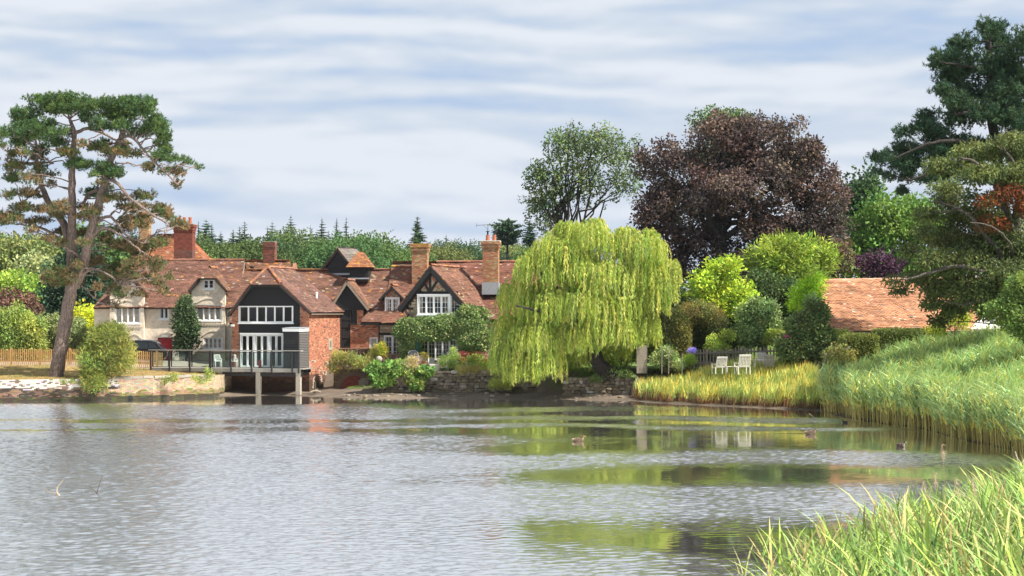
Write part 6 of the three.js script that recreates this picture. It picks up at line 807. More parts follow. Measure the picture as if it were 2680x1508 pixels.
function hedge(name, label, px0, px1, py0, D, dep, y0, col, n, seed, o = {}) { const a = P(px0, py0, D), b = P(px1, py0, D), g = thing(name, label, 'hedge', [(a.x + b.x) / 2, y0, a.z]), w = (b.x - a.x) / 2, H = a.y - y0, r = rng(seed); new MB().box(0, H / 2 - 0.08, -dep / 2, w * 2 - 0.3, H - 0.1, dep - 0.25).build('twigs', hedgeCore, g); scatter(g, 'crown', GEO.box, leafMat(0.25, 0.6), hedgeItems(V(-w, 0, -dep), V(w, H, 0), n, o.scale || 0.2, col, r)); return g; }
hedge('box_hedge', 'clipped square box hedge end in front of the barn wall', 2212, 2295, 882, 105, 1.6, 1.6, [[0.16, 0.18, 0.035], [0.11, 0.14, 0.03]], 1600, 531);
hedge('long_hedge', 'long low clipped hedge along the barn below the eave', 2298, 2470, 867, 107, 1.4, 1.8, [[0.12, 0.15, 0.03], [0.09, 0.12, 0.028]], 2200, 532);
T({ name: 'box_ball', label: 'small round yellowing box bush beside the rope and stake', cat: 'bush', base: 2197, D: 104, crown: [[2197, 935, 36, 30], [2195, 955, 34, 22]], col: [[0.22, 0.20, 0.05], [0.14, 0.15, 0.04]], leaf: 'box', seed: 533, scale: 0.28, density: 30, trunkR: 0.05, lobeO: { boughs: 5, size: 0.3, core: 0.95 } });
{ // yew arch
  const D = 121.5, g = thing('yew_arch', 'clipped dark yew hedge arch with a black opening beside the garden fence', 'hedge', [P(1805, 0, D).x, 1.8, -D]), X = (px) => (px - 1805) * D / F, Y = (py) => EYE - (py - HY) * D / F - 1.8, r = rng(541), dep = 2.4, core = new MB(), items = [], col = [[0.075, 0.095, 0.022], [0.055, 0.08, 0.02], [0.10, 0.10, 0.025]];
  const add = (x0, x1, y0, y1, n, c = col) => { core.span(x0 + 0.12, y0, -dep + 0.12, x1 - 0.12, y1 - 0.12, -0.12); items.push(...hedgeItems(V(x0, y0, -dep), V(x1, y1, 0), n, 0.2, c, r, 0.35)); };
  add(X(1766), X(1806), 0, Y(838), 1500, [[0.19, 0.18, 0.045], [0.15, 0.15, 0.035]]); add(X(1858), X(1905), 0, Y(838), 1300); add(X(1728), X(1770), 0, Y(812), 1300); { const s = F / D, arc = Array.from({ length: 9 }, (_, i) => { const a = Math.PI * (0.02 + 0.96 * i / 8), k = 29 / s; return { c: V(X(1833) + Math.cos(a) * 48 / s, Y(858) + Math.sin(a) * 40 / s, -dep / 2), r: [k, k, dep * 0.52] }; }); items.push(...fill(arc, 55, 0.2, [[0.10, 0.12, 0.028], [0.15, 0.13, 0.035]], r, { gap: -1, inner: 0.8, under: 1 })); const q = new MB(); arc.forEach((l, i) => { if (i) core.beam(arc[i - 1].c, l.c, dep * 0.7, 34 / s); }); }  // left pillar leaves coloured paler to paint in the light on its cut face
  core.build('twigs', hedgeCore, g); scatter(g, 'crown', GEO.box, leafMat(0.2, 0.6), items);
  const bk = thing('yew_hedge', 'dark yew hedge closing the view behind the arch', 'hedge', [P(1830, 0, 127).x, 1.8, -127]); new MB().box(0, 1.8, -0.5, 5.6, 3.6, 0.8).build('twigs', hedgeCore, bk); scatter(bk, 'crown', GEO.box, leafMat(0.2, 0.6), hedgeItems(V(-2.9, 0, -1), V(2.9, 3.7, 0), 1500, 0.24, [0.07, 0.09, 0.022], r));
}

// ---------- walls and fences ----------
const golden = [0, 1, 2].map((i) => M('golden_oak_' + i, { color: rgb(0.50 + 0.05 * i, 0.29 + 0.03 * i, 0.10 + 0.015 * i), map: rep(grainTex, 3, 0.8), roughness: 0.7 }));
const picketGeo = (w, h, d) => new MB().prism([[-w / 2, 0], [w / 2, 0], [w / 2, h - w * 0.9], [0, h], [-w / 2, h - w * 0.9]], -d / 2, d / 2).geo();
const roundPicket = (w, h, d) => { const pts = [[-w / 2, 0], [w / 2, 0]]; for (let i = 0; i <= 5; i++) { const a = Math.PI * i / 5; pts.push([Math.cos(a) * w / 2, h - w / 2 + Math.sin(a) * w / 2]); } return new MB().prism(pts, -d / 2, d / 2).geo(); };
{ // golden picket fence on the left
  const D = 127, a = P(-60, 0, D), b = P(425, 0, D + 0.6), g = thing('picket_fence', 'golden oak picket fence along the left quay behind the pine', 'fence', [a.x, 0, a.z]), L = b.x - a.x, geo = picketGeo(0.075, 1.15, 0.025), post = new MB().span(-0.06, 0, -0.06, 0.06, 1.2, 0.06).geo(), gy = (x) => groundY(a.x + x, a.z - 0.6 * x / L) + 0.03;
  for (let x = 0; x < L; x += 0.145) { const m = mesh('picket', geo, pick(golden), g); m.position.set(x, gy(x), -0.6 * x / L + 0.07); m.rotation.z = rr(-0.012, 0.012); m.scale.y = rr(0.985, 1.015); }
  for (let x = 0.35; x < L; x += 2.05) { const m = mesh('post', post, golden[0], g); m.position.set(x, gy(x), -0.6 * x / L); for (const h of [0.28, 0.85]) { const x2 = Math.min(x + 2.05, L); new MB().beam(V(x, gy(x) + h, -0.6 * x / L + 0.03), V(x2, gy(x2) + h, -0.6 * x2 / L + 0.03), 0.04, 0.09).build('rail', golden[1], g); } }
}
{ // old brick quay wall, whitewash flaking off its upper courses, wet dark below
  const g = thing('quay_wall', 'old brick quay wall, flaking whitewash above and dark wet brick below', 'wall'), pts = [[-120, 113.6], ...shorePx.slice(1, 6)].map(([px, D]) => V((px - CX) * D / F, 0, -D)), ret = P(604, 0, 126.4); pts.push(V(ret.x, 0, ret.z)); let run = 0;
  for (let i = 0; i + 1 < pts.length; i++) { const a = pts[i], b = pts[i + 1], U = b.clone().sub(a), L = U.length(); U.normalize(); const pl = plane(V(a.x, 0, a.z), U, V(0, 1, 0)), mb = new MB(), N = pl.N, start = run, top = 1.4, back = N.clone().multiplyScalar(-1.5);
    new MB().slab([V(a.x, top, a.z), V(b.x, top, b.z), V(b.x, top, b.z).add(back), V(a.x, top, a.z).add(back)], V(0, 1, 0), 0.12, [0.40, 0.29, 0.14]).build('turf_top', M('earth'), g);
    new MB().quad(pl.at(0, -0.5, 0), pl.at(L, -0.5, 0), pl.at(L, top - 0.121, 0), pl.at(0, top - 0.121, 0), [0.22, 0.18, 0.14]).build('wall_core', mortar, g);
    bricks(mb, pl, [[0, -0.5], [L, -0.5], [L, top], [0, top]], [], (u, v, r) => { const s = start + u, px = CX + (a.x + U.x * u) / -(a.z + U.z * u) * F, n = fbm2(s * 0.5, v * 1.2, 3), line = 0.78 + 0.12 * n2(s * 0.5, 3) + 0.1 * (r() - 0.5), pale = smooth(px + 40 * n, 255, 330); const wet = [0.045, 0.037, 0.028].map((c) => c * (0.7 + 0.6 * r())); const brown = [0.15, 0.095, 0.065].map((c) => c * (0.7 + 0.6 * r()));
      if (v < 0.22 + 0.1 * n) return r() < 0.25 ? [0.06, 0.075, 0.02] : wet; if (pale > 0.5) { const c = v < 0.5 + 0.2 * n ? (r() < 0.35 ? [0.15, 0.15, 0.04] : [0.28, 0.20, 0.12]) : r() < 0.15 ? [0.36, 0.22, 0.15] : [0.42, 0.33, 0.23]; return c.map((x) => x * (0.75 + 0.5 * r())); } if (v < line) return n > 0.28 ? brown.map((c) => c * 1.6) : r() < 0.7 ? wet : brown; return r() < 0.72 + 0.4 * n ? [0.58, 0.55, 0.52].map((c) => c * (0.75 + 0.4 * r())) : [0.16, 0.12, 0.095]; }, { seed: 700 + i, d: 0.02 });
    stuff(mb.build('bricks', brickMat, g)); run += L; }
  const cop = [M('coping_a', { color: rgb(0.33, 0.29, 0.24), map: rep(mottle, 1), bumpMap: relief, bumpScale: 0.02, roughness: 0.95 }), M('coping_b', { color: rgb(0.27, 0.24, 0.20), map: rep(mottle, 1), bumpMap: relief, bumpScale: 0.02, roughness: 0.95 })], cg = (() => { const s = new THREE.Shape(); s.moveTo(-0.2, -0.08); s.lineTo(0.2, -0.08); s.quadraticCurveTo(0.2, 0.1, 0, 0.1); s.quadraticCurveTo(-0.2, 0.1, -0.2, -0.08); const e = new THREE.ExtrudeGeometry(s, { depth: 1, bevelEnabled: false, curveSegments: 4 }); e.setAttribute('color', new THREE.Float32BufferAttribute(new Array(e.attributes.position.count * 3).fill(1), 3)); return e; })();
  for (let i = 2; i < 5; i++) { const a = pts[i], b = pts[i + 1], n = Math.round(a.distanceTo(b) / 0.62); for (let k = 0; k < n; k++) { const p = a.clone().lerp(b, k / n), q = a.clone().lerp(b, (k + 0.97) / n), m = mesh('coping_stone', cg, pick(cop), g); m.position.copy(p).add(V(0, 1.46 + rr(-0.015, 0.015), -0.16)); m.quaternion.setFromRotationMatrix(new THREE.Matrix4().lookAt(q, p, V(0, 1, 0))); m.scale.z = p.distanceTo(q); } }
  { const c = P(342, 1048, 117); new MB().tube([V(c.x, 0.16, c.z + 0.08), V(c.x, 0.16, c.z - 0.4)], 0.14, 12, [1, 1, 1]).build('drain_pipe', darkIron, g); }
}
const stoneGeos = [1, 2, 3, 4, 5, 6].map((s) => { const g = new THREE.IcosahedronGeometry(1, 1), p = g.attributes.position, r = rng(s * 91), o = r() * 50; for (let i = 0; i < p.count; i++) { const v = V(p.getX(i), p.getY(i), p.getZ(i)), k = 1 + 0.22 * n3(v.x * 1.1 + o, v.y * 1.1, v.z * 1.1); const f = (t) => Math.sign(t) * Math.pow(Math.abs(t), 0.62); p.setXYZ(i, clamp(f(v.x) * k, -0.95, 1), clamp(f(v.y) * k, -0.9, 0.92), f(v.z) * k); } g.deleteAttribute('uv'); g.setAttribute('uv', new THREE.Float32BufferAttribute(Array.from({ length: p.count * 2 }, (_, i) => (i % 2 ? p.getY(i >> 1) : p.getX(i >> 1)) * 0.5), 2)); g.setAttribute('color', new THREE.Float32BufferAttribute(new Array(p.count * 3).fill(1), 3)); g.computeVertexNormals(); return g; });
const stoneMats = [[0.30, 0.24, 0.17], [0.38, 0.31, 0.23], [0.20, 0.165, 0.12], [0.42, 0.37, 0.30], [0.25, 0.20, 0.135], [0.60, 0.57, 0.52], [0.31, 0.26, 0.16]].map((c, i) => M('wall_stone_' + i, { color: c, map: rep(mottle, 1.5), bumpMap: rep(relief, 2), bumpScale: 0.03, roughness: 0.93 }));
function rubbleWall(name, label, line, y0, y1, seed, o = {}) { // dry rubble retaining wall, each stone its own piece, earth behind and on top
  const r = rng(seed), g = thing(name, label, 'wall'), pts = line.map(([px, D]) => V((px - CX) * D / F, 0, -D)), { size = 0.36, rowH = 0.2, white = 0.08, dark = 0, back = 1.6 } = o; let n = 0;
  for (let i = 0; i + 1 < pts.length; i++) { const a = pts[i], b = pts[i + 1], U = b.clone().sub(a), L = U.length(), yaw = Math.atan2(-U.z, U.x); U.normalize(); const N = U.clone().cross(V(0, 1, 0)); const bk = N.clone().multiplyScalar(-back);
    new MB().slab([V(a.x, y1 - 0.02, a.z), V(b.x, y1 - 0.02, b.z), V(b.x, y1, b.z).add(bk), V(a.x, y1, a.z).add(bk)], V(0, 1, 0), 0.1, o.top || [0.16, 0.2, 0.05]).build('turf_top', M('earth'), g);
    new MB().quad(V(a.x, y0 - 0.4, a.z).addScaledVector(N, -0.1), V(b.x, y0 - 0.4, b.z).addScaledVector(N, -0.1), V(b.x, y1 - 0.1, b.z).addScaledVector(N, -0.1), V(a.x, y1 - 0.1, a.z).addScaledVector(N, -0.1), [0.045, 0.038, 0.028]).build('earth_core', M('earth'), g);
    for (let y = y0, k = 0; y < y1 - 0.06; k++) { const h = rowH * (0.75 + 0.5 * r()); for (let u = -r() * 0.2; u < L;) { const w = size * (0.5 + 0.95 * r()), hh = h * (0.85 + 0.4 * r()); const m = mesh('stone', pick(stoneGeos, r), r() < white * (y > y0 + 0.7 ? 2.2 : 0.4) ? stoneMats[5] : stoneMats[dark ? pick([0, 2, 4, 2], r) : pick([0, 1, 2, 3, 4, 6], r)], g); m.position.set(a.x + U.x * (u + w / 2), y + h / 2 + rr(-0.03, 0.03, r), a.z + U.z * (u + w / 2)).addScaledVector(N, rr(-0.1, 0.0, r)); m.scale.set(w * 0.54, hh * 0.56, 0.14 + 0.08 * r()); m.rotation.set(rr(-0.15, 0.15, r), yaw + rr(-0.15, 0.15, r), rr(-0.14, 0.14, r)); u += w; n++; } y += h; } }
  return g;
}
rubbleWall('garden_wall', 'rough rubble stone retaining wall below the cottage garden', [[985, 122], [1150, 122.2], [1300, 122], [1480, 121]], 0.2, 1.72, 711, { white: 0.07 });
rubbleWall('bank_wall', 'rubble stone bank wall under the willow trunk', [[1478, 119.4], [1560, 118.9], [1655, 118.6]], 0.12, 1.42, 712, { white: 0.03, top: [0.10, 0.14, 0.035], back: 2.4 });
{ // bricked-up culvert arch beside the mill
  const C = new Frame(884, 126.5, -6), g = C.group('culvert_wall', 'old brick wall with a bricked-up arch and round wooden sluice plate', 'wall'), X = (px) => C.z(px, 960).x, w = X(974), top = C.z(930, 967).y, br = new MB(), cx = X(925), cy = 0.25, Ra = 1.0;
  new MB().span(-0.3, -0.3, -0.8, w, top, 0, [0.3, 0.22, 0.17]).build('wall_core', mortar, g);
  bricks(br, frontPlane(0), [[-0.3, 0], [w, 0], [w, top], [-0.3, top]], [], (u, v, r) => { const d = Math.hypot(u - cx, v - cy); const k = 0.7 + 0.5 * r(); if (d < Ra) return [0.25 * k, 0.06 * k, 0.04 * k]; return (r() < 0.25 ? [0.24, 0.17, 0.07] : [0.15, 0.105, 0.075]).map((x) => x * k); }, { seed: 721 }); stuff(br.build('bricks', brickMat, g));
  for (let i = 0; i < 17; i++) { const a = Math.PI * (i + 0.5) / 17, m = new MB().span(-0.075, 0, 0, 0.075, 0.26, 0.06, [0.17, 0.12, 0.09]).build('arch_brick', brickMat, g); m.position.set(cx + Math.cos(a) * Ra, cy + Math.sin(a) * Ra, 0.0); m.rotation.z = a - Math.PI / 2; }
  const p = C.z(951, 1003, 0.1), d = sub('sluice_plate', g, [p.x, p.y, 0.03]); for (let i = -2; i <= 2; i++) { const hw = Math.sqrt(0.36 * 0.36 - (i * 0.14) ** 2); new MB().span(i * 0.14 - 0.065, -hw, 0, i * 0.14 + 0.065, hw, 0.05).build('plank', weathered, d); }
  new MB().span(-0.35, top, -0.85, w, top + 0.07, 0.05, [0.55, 0.4, 0.3]).build('coping', mortar, g);
  const h = new Frame(886, 128.6, 4), l = h.group('flint_wall', 'low dark flint garden wall behind the weeds beside the mill', 'wall'), w2 = h.z(990, 930).x, t2 = h.z(930, 914).y, st = new MB(); new MB().span(0, 1.2, -0.3, w2, t2, 0, [0.12, 0.085, 0.07]).build('wall_core', mortar, l); stones(st, frontPlane(0), [[0, 1.2], [w2, 1.2], [w2, t2], [0, t2]], [], (u, v, r) => (r() < 0.12 ? [0.4, 0.36, 0.33] : r() < 0.5 ? [0.10, 0.065, 0.055] : [0.17, 0.10, 0.075]), { W: 0.18, H: 0.12, d: 0.03, seed: 722 }); stuff(st.build('flints', stoneMat, l)); new MB().span(-0.02, t2, -0.34, w2, t2 + 0.06, 0.04, [0.7, 0.45, 0.36]).build('coping', mortar, l);
}
{ // grey picket fence of the right-hand garden
  const line = [[1815, 118.6], [1895, 119], [2048, 119.6]], g = thing('garden_fence', 'weathered grey round-topped picket fence behind the garden chairs', 'fence'), geo = roundPicket(0.1, 1.28, 0.025), gray = [M('silver_oak_a', { color: rgb(0.27, 0.235, 0.195), map: rep(grainTex, 3, 0.8), roughness: 0.85 }), M('silver_oak_b', { color: rgb(0.22, 0.19, 0.16), map: rep(grainTex, 3, 0.8), roughness: 0.85 })], base = 2.0, topY = (px) => lerp(0.0, 0.16, clamp((px - 1815) / 230, 0, 1));
  for (let px = 1817; px < 2062; px += 8.3) { const D = 118.6 + (px - 1815) * 0.0043, p = P(px, 0, D), m = mesh('picket', geo, pick(gray), g); m.position.set(p.x, base + topY(px) - 0.02, p.z + 0.06); m.rotation.z = rr(-0.02, 0.02); m.scale.y = rr(0.97, 1.02); }
  for (const px of [1849, 1940, 2034]) { const p = P(px, 0, 118.7 + (px - 1815) * 0.0043), m = mesh('post', new MB().span(-0.07, 0, -0.07, 0.07, 1.36, 0.07).geo(), gray[0], g); m.position.set(p.x, base + topY(px) - 0.05, p.z + 0.13); }
  for (const h of [0.35, 1.0]) for (const [a, b] of [[1815, 1849], [1849, 1940], [1940, 2034], [2034, 2064]]) { const p = P(a, 0, 118.6 + (a - 1815) * 0.0043), q = P(b, 0, 118.6 + (b - 1815) * 0.0043); new MB().beam(V(p.x, base + topY(a) + h, p.z + 0.11), V(q.x, base + topY(b) + h, q.z + 0.11), 0.05, 0.11).build('rail', gray[1], g); }
  const bp = thing('board_screen', 'plain weathered board screen at the willow end of the garden', 'screen', [P(1686, 0, 118).x, 1.7, -118]); for (let i = 0; i < 3; i++) new MB().span(-0.5 + i * 0.22, 0, 0, -0.5 + i * 0.22 + 0.21, 1.85 + rr(-0.02, 0.02), 0.03).build('board', weathered, bp); new MB().span(0.16, 0, -0.9, 0.2, 1.95, 0.02).build('return_board', gray[1], bp);
  [[1732, 905, 'wooden stake with a bud-like tip nearest the board screen'], [1750, 905, 'second wooden stake in the rose bed'], [1785, 925, 'short bare garden stake between screen and fence']].forEach(([px, py, lab]) => { const t = P(px, py, 117), s = thing('garden_stake', lab, 'stake', [t.x, 1.7, t.z]); new MB().tube([V(0, 0, 0), V(0.01, t.y - 1.7, 0)], [0.035, 0.03], 6).build('pole', gray[0], s); });
  const rp = P(2160, 925, 103.5), q = P(2228, 908, 103.5), rb = thing('rope_barrier', 'grey post with a sagging rail beside the small round box bush', 'barrier', [rp.x, 1.5, rp.z]); new MB().tube([V(0, 0, 0), V(0, rp.y - 1.5, 0)], 0.035, 6).build('post', gray[0], rb); new MB().tube([V(0, rp.y - 1.55, 0), V((q.x - rp.x) / 2, (rp.y + q.y) / 2 - 1.6, 0), V(q.x - rp.x, q.y - 1.5, 0)], 0.025, 5).build('rail', gray[1], rb);
}

// ---------- right-hand garden furniture ----------
const silver = [0, 1].map((i) => M('bleached_teak_' + i, { color: rgb(0.80 - 0.08 * i, 0.76 - 0.08 * i, 0.71 - 0.08 * i), map: rep(grainTex, 2, 1), roughness: 0.8 }));
function gardenChair(name, label, px, py, D, turn, recline, mat, w = 0.58) { // slatted armchair, seen from behind or the side
  const p = P(px, py, D), g = thing(name, label, 'chair', [p.x, p.y, p.z], turn, 'slatted chairs in the right-hand garden'), bk = sub('backrest', g, [0, 0.42, -0.24]); bk.rotation.x = -recline;
  for (let i = 0; i < 7; i++) new MB().span(-w / 2 + 0.04 + i * (w - 0.08) / 7, 0.02, -0.012, -w / 2 + 0.04 + i * (w - 0.08) / 7 + 0.055, 0.62, 0.012).build('slat', mat, bk);
  new MB().span(-w / 2, 0.62, -0.025, w / 2, 0.72, 0.025).build('top_rail', mat, bk); new MB().span(-w / 2, 0, -0.02, w / 2, 0.07, 0.02).build('lower_rail', mat, bk); for (const s of [-1, 1]) new MB().box(s * (w / 2 - 0.02), 0.3, 0, 0.05, 0.72, 0.04).build('stile', mat, bk);
  for (let i = 0; i < 6; i++) new MB().span(-w / 2 + 0.03, 0.4, -0.22 + i * 0.085, w / 2 - 0.03, 0.42, -0.22 + i * 0.085 + 0.07).build('seat_slat', mat, g);
  for (const s of [-1, 1]) for (const z of [-0.24, 0.26]) new MB().box(s * (w / 2), z > 0 ? 0.31 : 0.22, z, 0.05, z > 0 ? 0.62 : 0.44, 0.05).build('leg', mat, g);
  for (const s of [-1, 1]) new MB().box(s * (w / 2), 0.635, 0, 0.08, 0.03, 0.62).build('arm', mat, g);
  return g;
}
gardenChair('slatted_armchair', 'bleached reclining slatted chair, leftmost before the garden fence', 1882, 979, 113.5, Math.PI + 0.35, 0.35, silver[0], 0.72).scale.setScalar(1.0);
gardenChair('slatted_armchair', 'bleached reclining slatted chair with its leg rest towards the first', 1943, 980, 113, Math.PI + 0.3, 0.25, silver[0], 0.72).scale.setScalar(1.12);
gardenChair('dining_armchair', 'pale slatted chair behind the garden table', 1997, 969, 116, 0.2, 0.1, silver[1]);
gardenChair('dining_armchair', 'grey slatted chair in front of the garden table', 2013, 975, 114, Math.PI - 0.2, 0.08, M('grey_teak', { color: rgb(0.30, 0.27, 0.25), map: rep(grainTex, 2, 1), roughness: 0.85 }));
gardenChair('dining_armchair', 'side-on slatted chair by the dark rose bush', 2056, 969, 115.2, -Math.PI / 2 + 0.3, 0.15, silver[1]);
{ const p = P(2000, 972, 115), t = thing('garden_table', 'pale slatted garden table between the chairs', 'table', [p.x, p.y, p.z]); for (let i = 0; i < 8; i++) new MB().span(-0.75, 0.72, -0.36 + i * 0.09, 0.75, 0.75, -0.36 + i * 0.09 + 0.08).build('top_slat', silver[0], t); for (const sx of [-1, 1]) for (const sz of [-1, 1]) new MB().box(sx * 0.62, 0.36, sz * 0.28, 0.07, 0.72, 0.07).build('leg', silver[1], t);
  const q = P(1917, 975, 113.2), l = thing('leg_rest', 'low bleached slatted leg rest between the two reclining chairs', 'footstool', [q.x, q.y, q.z]); for (let i = 0; i < 5; i++) new MB().span(-0.4, 0.36, -0.25 + i * 0.1, 0.35, 0.385, -0.25 + i * 0.1 + 0.085).build('slat', silver[0], l); for (const sx of [-0.36, 0.3]) for (const sz of [-0.2, 0.2]) new MB().box(sx, 0.18, sz, 0.05, 0.36, 0.05).build('leg', silver[0], l); }

// ---------- cottage terrace ----------
const wicker = M('grey_wicker', { color: rgb(0.42, 0.39, 0.35), map: dataTex(64, (u, v) => 0.65 + 0.35 * (((Math.floor(u * 16) + Math.floor(v * 16)) % 2) ? 1 : 0.4), false, 6), roughness: 0.8 }), navy = M('charcoal_cushion', { color: rgb(0.03, 0.035, 0.055), roughness: 0.9 });
function wickerChair(label, px, py, D, turn) { const p = P(px, py, D), g = thing('wicker_armchair', label, 'chair', [p.x, p.y, p.z], turn, 'wicker chairs on the cottage terrace'); const b = new MB(); b.prism([[-0.36, 0], [0.36, 0], [0.38, 0.42], [-0.38, 0.42]], -0.36, 0.36); b.build('base', wicker, g); for (const s of [-1, 1]) new MB().prism(s > 0 ? [[0.30, 0.42], [0.38, 0.42], [0.40, 0.66], [0.30, 0.66]] : [[-0.38, 0.42], [-0.30, 0.42], [-0.30, 0.66], [-0.40, 0.66]], -0.34, 0.34).build('arm', wicker, g);
  const bk = sub('backrest', g, [0, 0.42, -0.3]); bk.rotation.x = -0.22; const pts = [[-0.36, 0], [0.36, 0], [0.37, 0.4]]; for (let i = 1; i < 8; i++) { const a = Math.PI * i / 8; pts.push([Math.cos(a) * 0.37, 0.42 + Math.sin(a) * 0.27]); } pts.push([-0.37, 0.4]); new MB().prism(pts, -0.05, 0.0).build('back_shell', wicker, bk); new MB().prism(pts.map(([x, y]) => [x * 0.88, y * 0.94 + 0.02]), 0.001, 0.07).build('back_cushion', navy, bk); new MB().box(0, 0.47, 0.03, 0.58, 0.1, 0.6).build('seat_cushion', navy, g); return g; }
wickerChair('grey wicker chair facing us behind the lavender on the terrace', 1082, 958, 124.4, 0.1); wickerChair('grey wicker chair in profile by the potted palm', 1153, 963, 123.6, -1.2);
{ const p = P(1135, 970, 123), g = thing('wicker_footstool', 'square grey wicker footstool beside the profile chair', 'footstool', [p.x, p.y, p.z], 0.2); new MB().prism([[-0.33, 0], [0.33, 0], [0.35, 0.4], [-0.35, 0.4]], -0.33, 0.33).build('body', wicker, g); new MB().box(0, 0.42, 0, 0.68, 0.05, 0.66).build('top', M('stool_top', { color: rgb(0.55, 0.52, 0.48), roughness: 0.9 }), g); }
{ const p = P(1035, 960, 125.5), g = thing('carved_bench', 'brown wooden settle with carved back panels under the french window', 'bench', [p.x, p.y, p.z]), m = M('brown_oak', { color: rgb(0.20, 0.12, 0.07), map: rep(grainTex, 2, 1), roughness: 0.7 }), m2 = M('brown_oak_panel', { color: rgb(0.10, 0.075, 0.05), map: rep(grainTex, 2, 1), roughness: 0.8 }); new MB().span(-0.85, 0.38, -0.2, 0.85, 0.44, 0.25).build('seat', m, g); for (const x of [-0.82, 0.82]) { new MB().box(x, 0.45, -0.22, 0.08, 0.9, 0.08).build('leg', m, g); new MB().box(x, 0.3, 0.22, 0.08, 0.6, 0.08).build('leg', m, g); new MB().box(x, 0.62, 0, 0.09, 0.04, 0.52).build('arm', m, g); } new MB().span(-0.8, 0.84, -0.25, 0.8, 0.92, -0.19).build('top_rail', m, g); new MB().span(-0.8, 0.46, -0.25, 0.8, 0.54, -0.19).build('lower_rail', m, g); for (let i = 0; i < 4; i++) { const x = -0.78 + i * 0.39; new MB().span(x, 0.54, -0.24, x + 0.08, 0.84, -0.19).build('stile', m, g); if (i < 4) new MB().span(x + 0.08, 0.54, -0.235, x + 0.39, 0.84, -0.215).build('carved_panel', i % 2 ? m2 : m, g); } }
{ const p = P(1093, 950, 125.2), g = thing('closed_parasol', 'furled dark green garden parasol before the cottage', 'parasol', [p.x, p.y, p.z]); new MB().tube([V(0, 0, 0), V(0, 2.1, 0)], 0.025, 7).build('pole', weathered, g); const m = new MB(), K = 9; const prof = [[0.12, 0.55], [0.17, 0.9], [0.16, 1.6], [0.13, 1.95], [0.04, 2.02]]; for (let i = 0; i + 1 < prof.length; i++) for (let k = 0; k < K * 2; k++) { const f = (r, a, j) => r * (j % 2 ? 0.75 : 1), q = (row, j) => { const a = j / (K * 2) * 6.283, r = f(prof[row][0], a, j); return V(Math.cos(a) * r, prof[row][1], Math.sin(a) * r); }; m.quad(q(i, k), q(i, k + 1), q(i + 1, k + 1), q(i + 1, k), [1, 1, 1]); } m.build('canopy', M('green_canvas', { color: rgb(0.025, 0.085, 0.06), roughness: 0.9 }), g); }
function planter(name, label, px, py, D, R0, H, col) { const p = P(px, py, D), g = thing(name, label, 'planter', [p.x, p.y, p.z]), pot = new THREE.LatheGeometry([[R0 * 0.7, 0], [R0, H * 0.9], [R0 * 1.1, H * 0.9], [R0 * 1.1, H], [R0 * 0.9, H], [R0 * 0.85, H * 0.85], [0, H * 0.85]].map(([a, b]) => new THREE.Vector2(a, b)), 16); pot.setAttribute('color', new THREE.Float32BufferAttribute(new Array(pot.attributes.position.count * 3).fill(1), 3)); mesh('pot', pot, M('pot_' + col.join(), { color: col, roughness: 0.85, map: rep(mottle, 2) }), g); return g; }
{ const g = planter('potted_palm', 'yellowing dwarf palm in a wide terracotta pot on the terrace', 1105, 958, 123.2, 0.34, 0.34, [0.45, 0.20, 0.11]), r = rng(801), m = new MB(); for (let k = 0; k < 26; k++) { const az = r() * 6.28, up = rr(0.1, 1.3, r), L = rr(0.35, 0.62, r), e = V(Math.cos(az) * Math.cos(up) * L, 0.34 + Math.sin(up) * L + 0.1, Math.sin(az) * Math.cos(up) * L); m.tube([V(0, 0.3, 0), e], [0.012, 0.008], 4, [0.5, 0.42, 0.1], false); for (let j = 0; j < 15; j++) { const a = az + (j - 7) * 0.19, col = r() < 0.6 ? [0.55, 0.42, 0.05] : [0.30, 0.34, 0.05]; leafQuad(m, e, V(Math.cos(a), 0.15 - 0.3 * Math.abs(j - 7) / 7, Math.sin(a)).normalize(), V(0, 1, 0).cross(V(Math.cos(a), 0, Math.sin(a))), 0.26, 0.03, col); } } m.build('fronds', leafMat(0.3, 0.6), g); }
[['dark square planter left of the red flower bed', 1160, 974, 122.8, 0.2], ['round dark planter beside the square one', 1183, 976, 122.9, 0.24]].forEach(([l, px, py, D, R0], i) => { const g = planter('dark_planter', l, px, py, D, R0, 0.3, [0.05, 0.055, 0.05]); scatter(g, 'plant', GEO.long, leafMat(0.3, 0.5), Array.from({ length: 40 }, () => [V(rr(-0.25, 0.25), rr(0.35, 1.1), rr(-0.2, 0.2)), rr(0.16, 0.28), vary([0.26, 0.38, 0.06], R), [R() * 6, R() * 6, 0]])); });
{ const p = P(992, 955, 125), g = thing('stone_finial', 'round grey stone finial on a pier by the topiary', 'ornament', [p.x, p.y, p.z]); const l = new THREE.LatheGeometry([[0.16, 0], [0.16, 0.12], [0.1, 0.16], [0.22, 0.28], [0.24, 0.42], [0.17, 0.56], [0.05, 0.62], [0, 0.62]].map(([a, b]) => new THREE.Vector2(a, b)), 14); l.setAttribute('color', new THREE.Float32BufferAttribute(new Array(l.attributes.position.count * 3).fill(1), 3)); mesh('ball', l, concrete, g); }
T({ name: 'topiary', label: 'clipped golden topiary in two tiers by the downpipe', cat: 'topiary', base: 1000, D: 125.8, y: 2.0, crown: [[1001, 918, 13, 15], [1001, 938, 16, 11], [1000, 905, 7, 9]], col: [0.30, 0.30, 0.03], leaf: 'box', seed: 811, scale: 0.17, density: 70, trunkR: 0.04, lobeO: { boughs: 4, size: 0.3, core: 0.95 } });
T({ name: 'golden_shrub', label: 'loose yellow green shrub left of the topiary', cat: 'shrub', base: 985, D: 126.2, y: 2.0, crown: [[984, 925, 13, 22]], col: [0.26, 0.26, 0.06], leaf: 'feather', seed: 812, scale: 0.22, density: 60, trunkR: 0.03 });
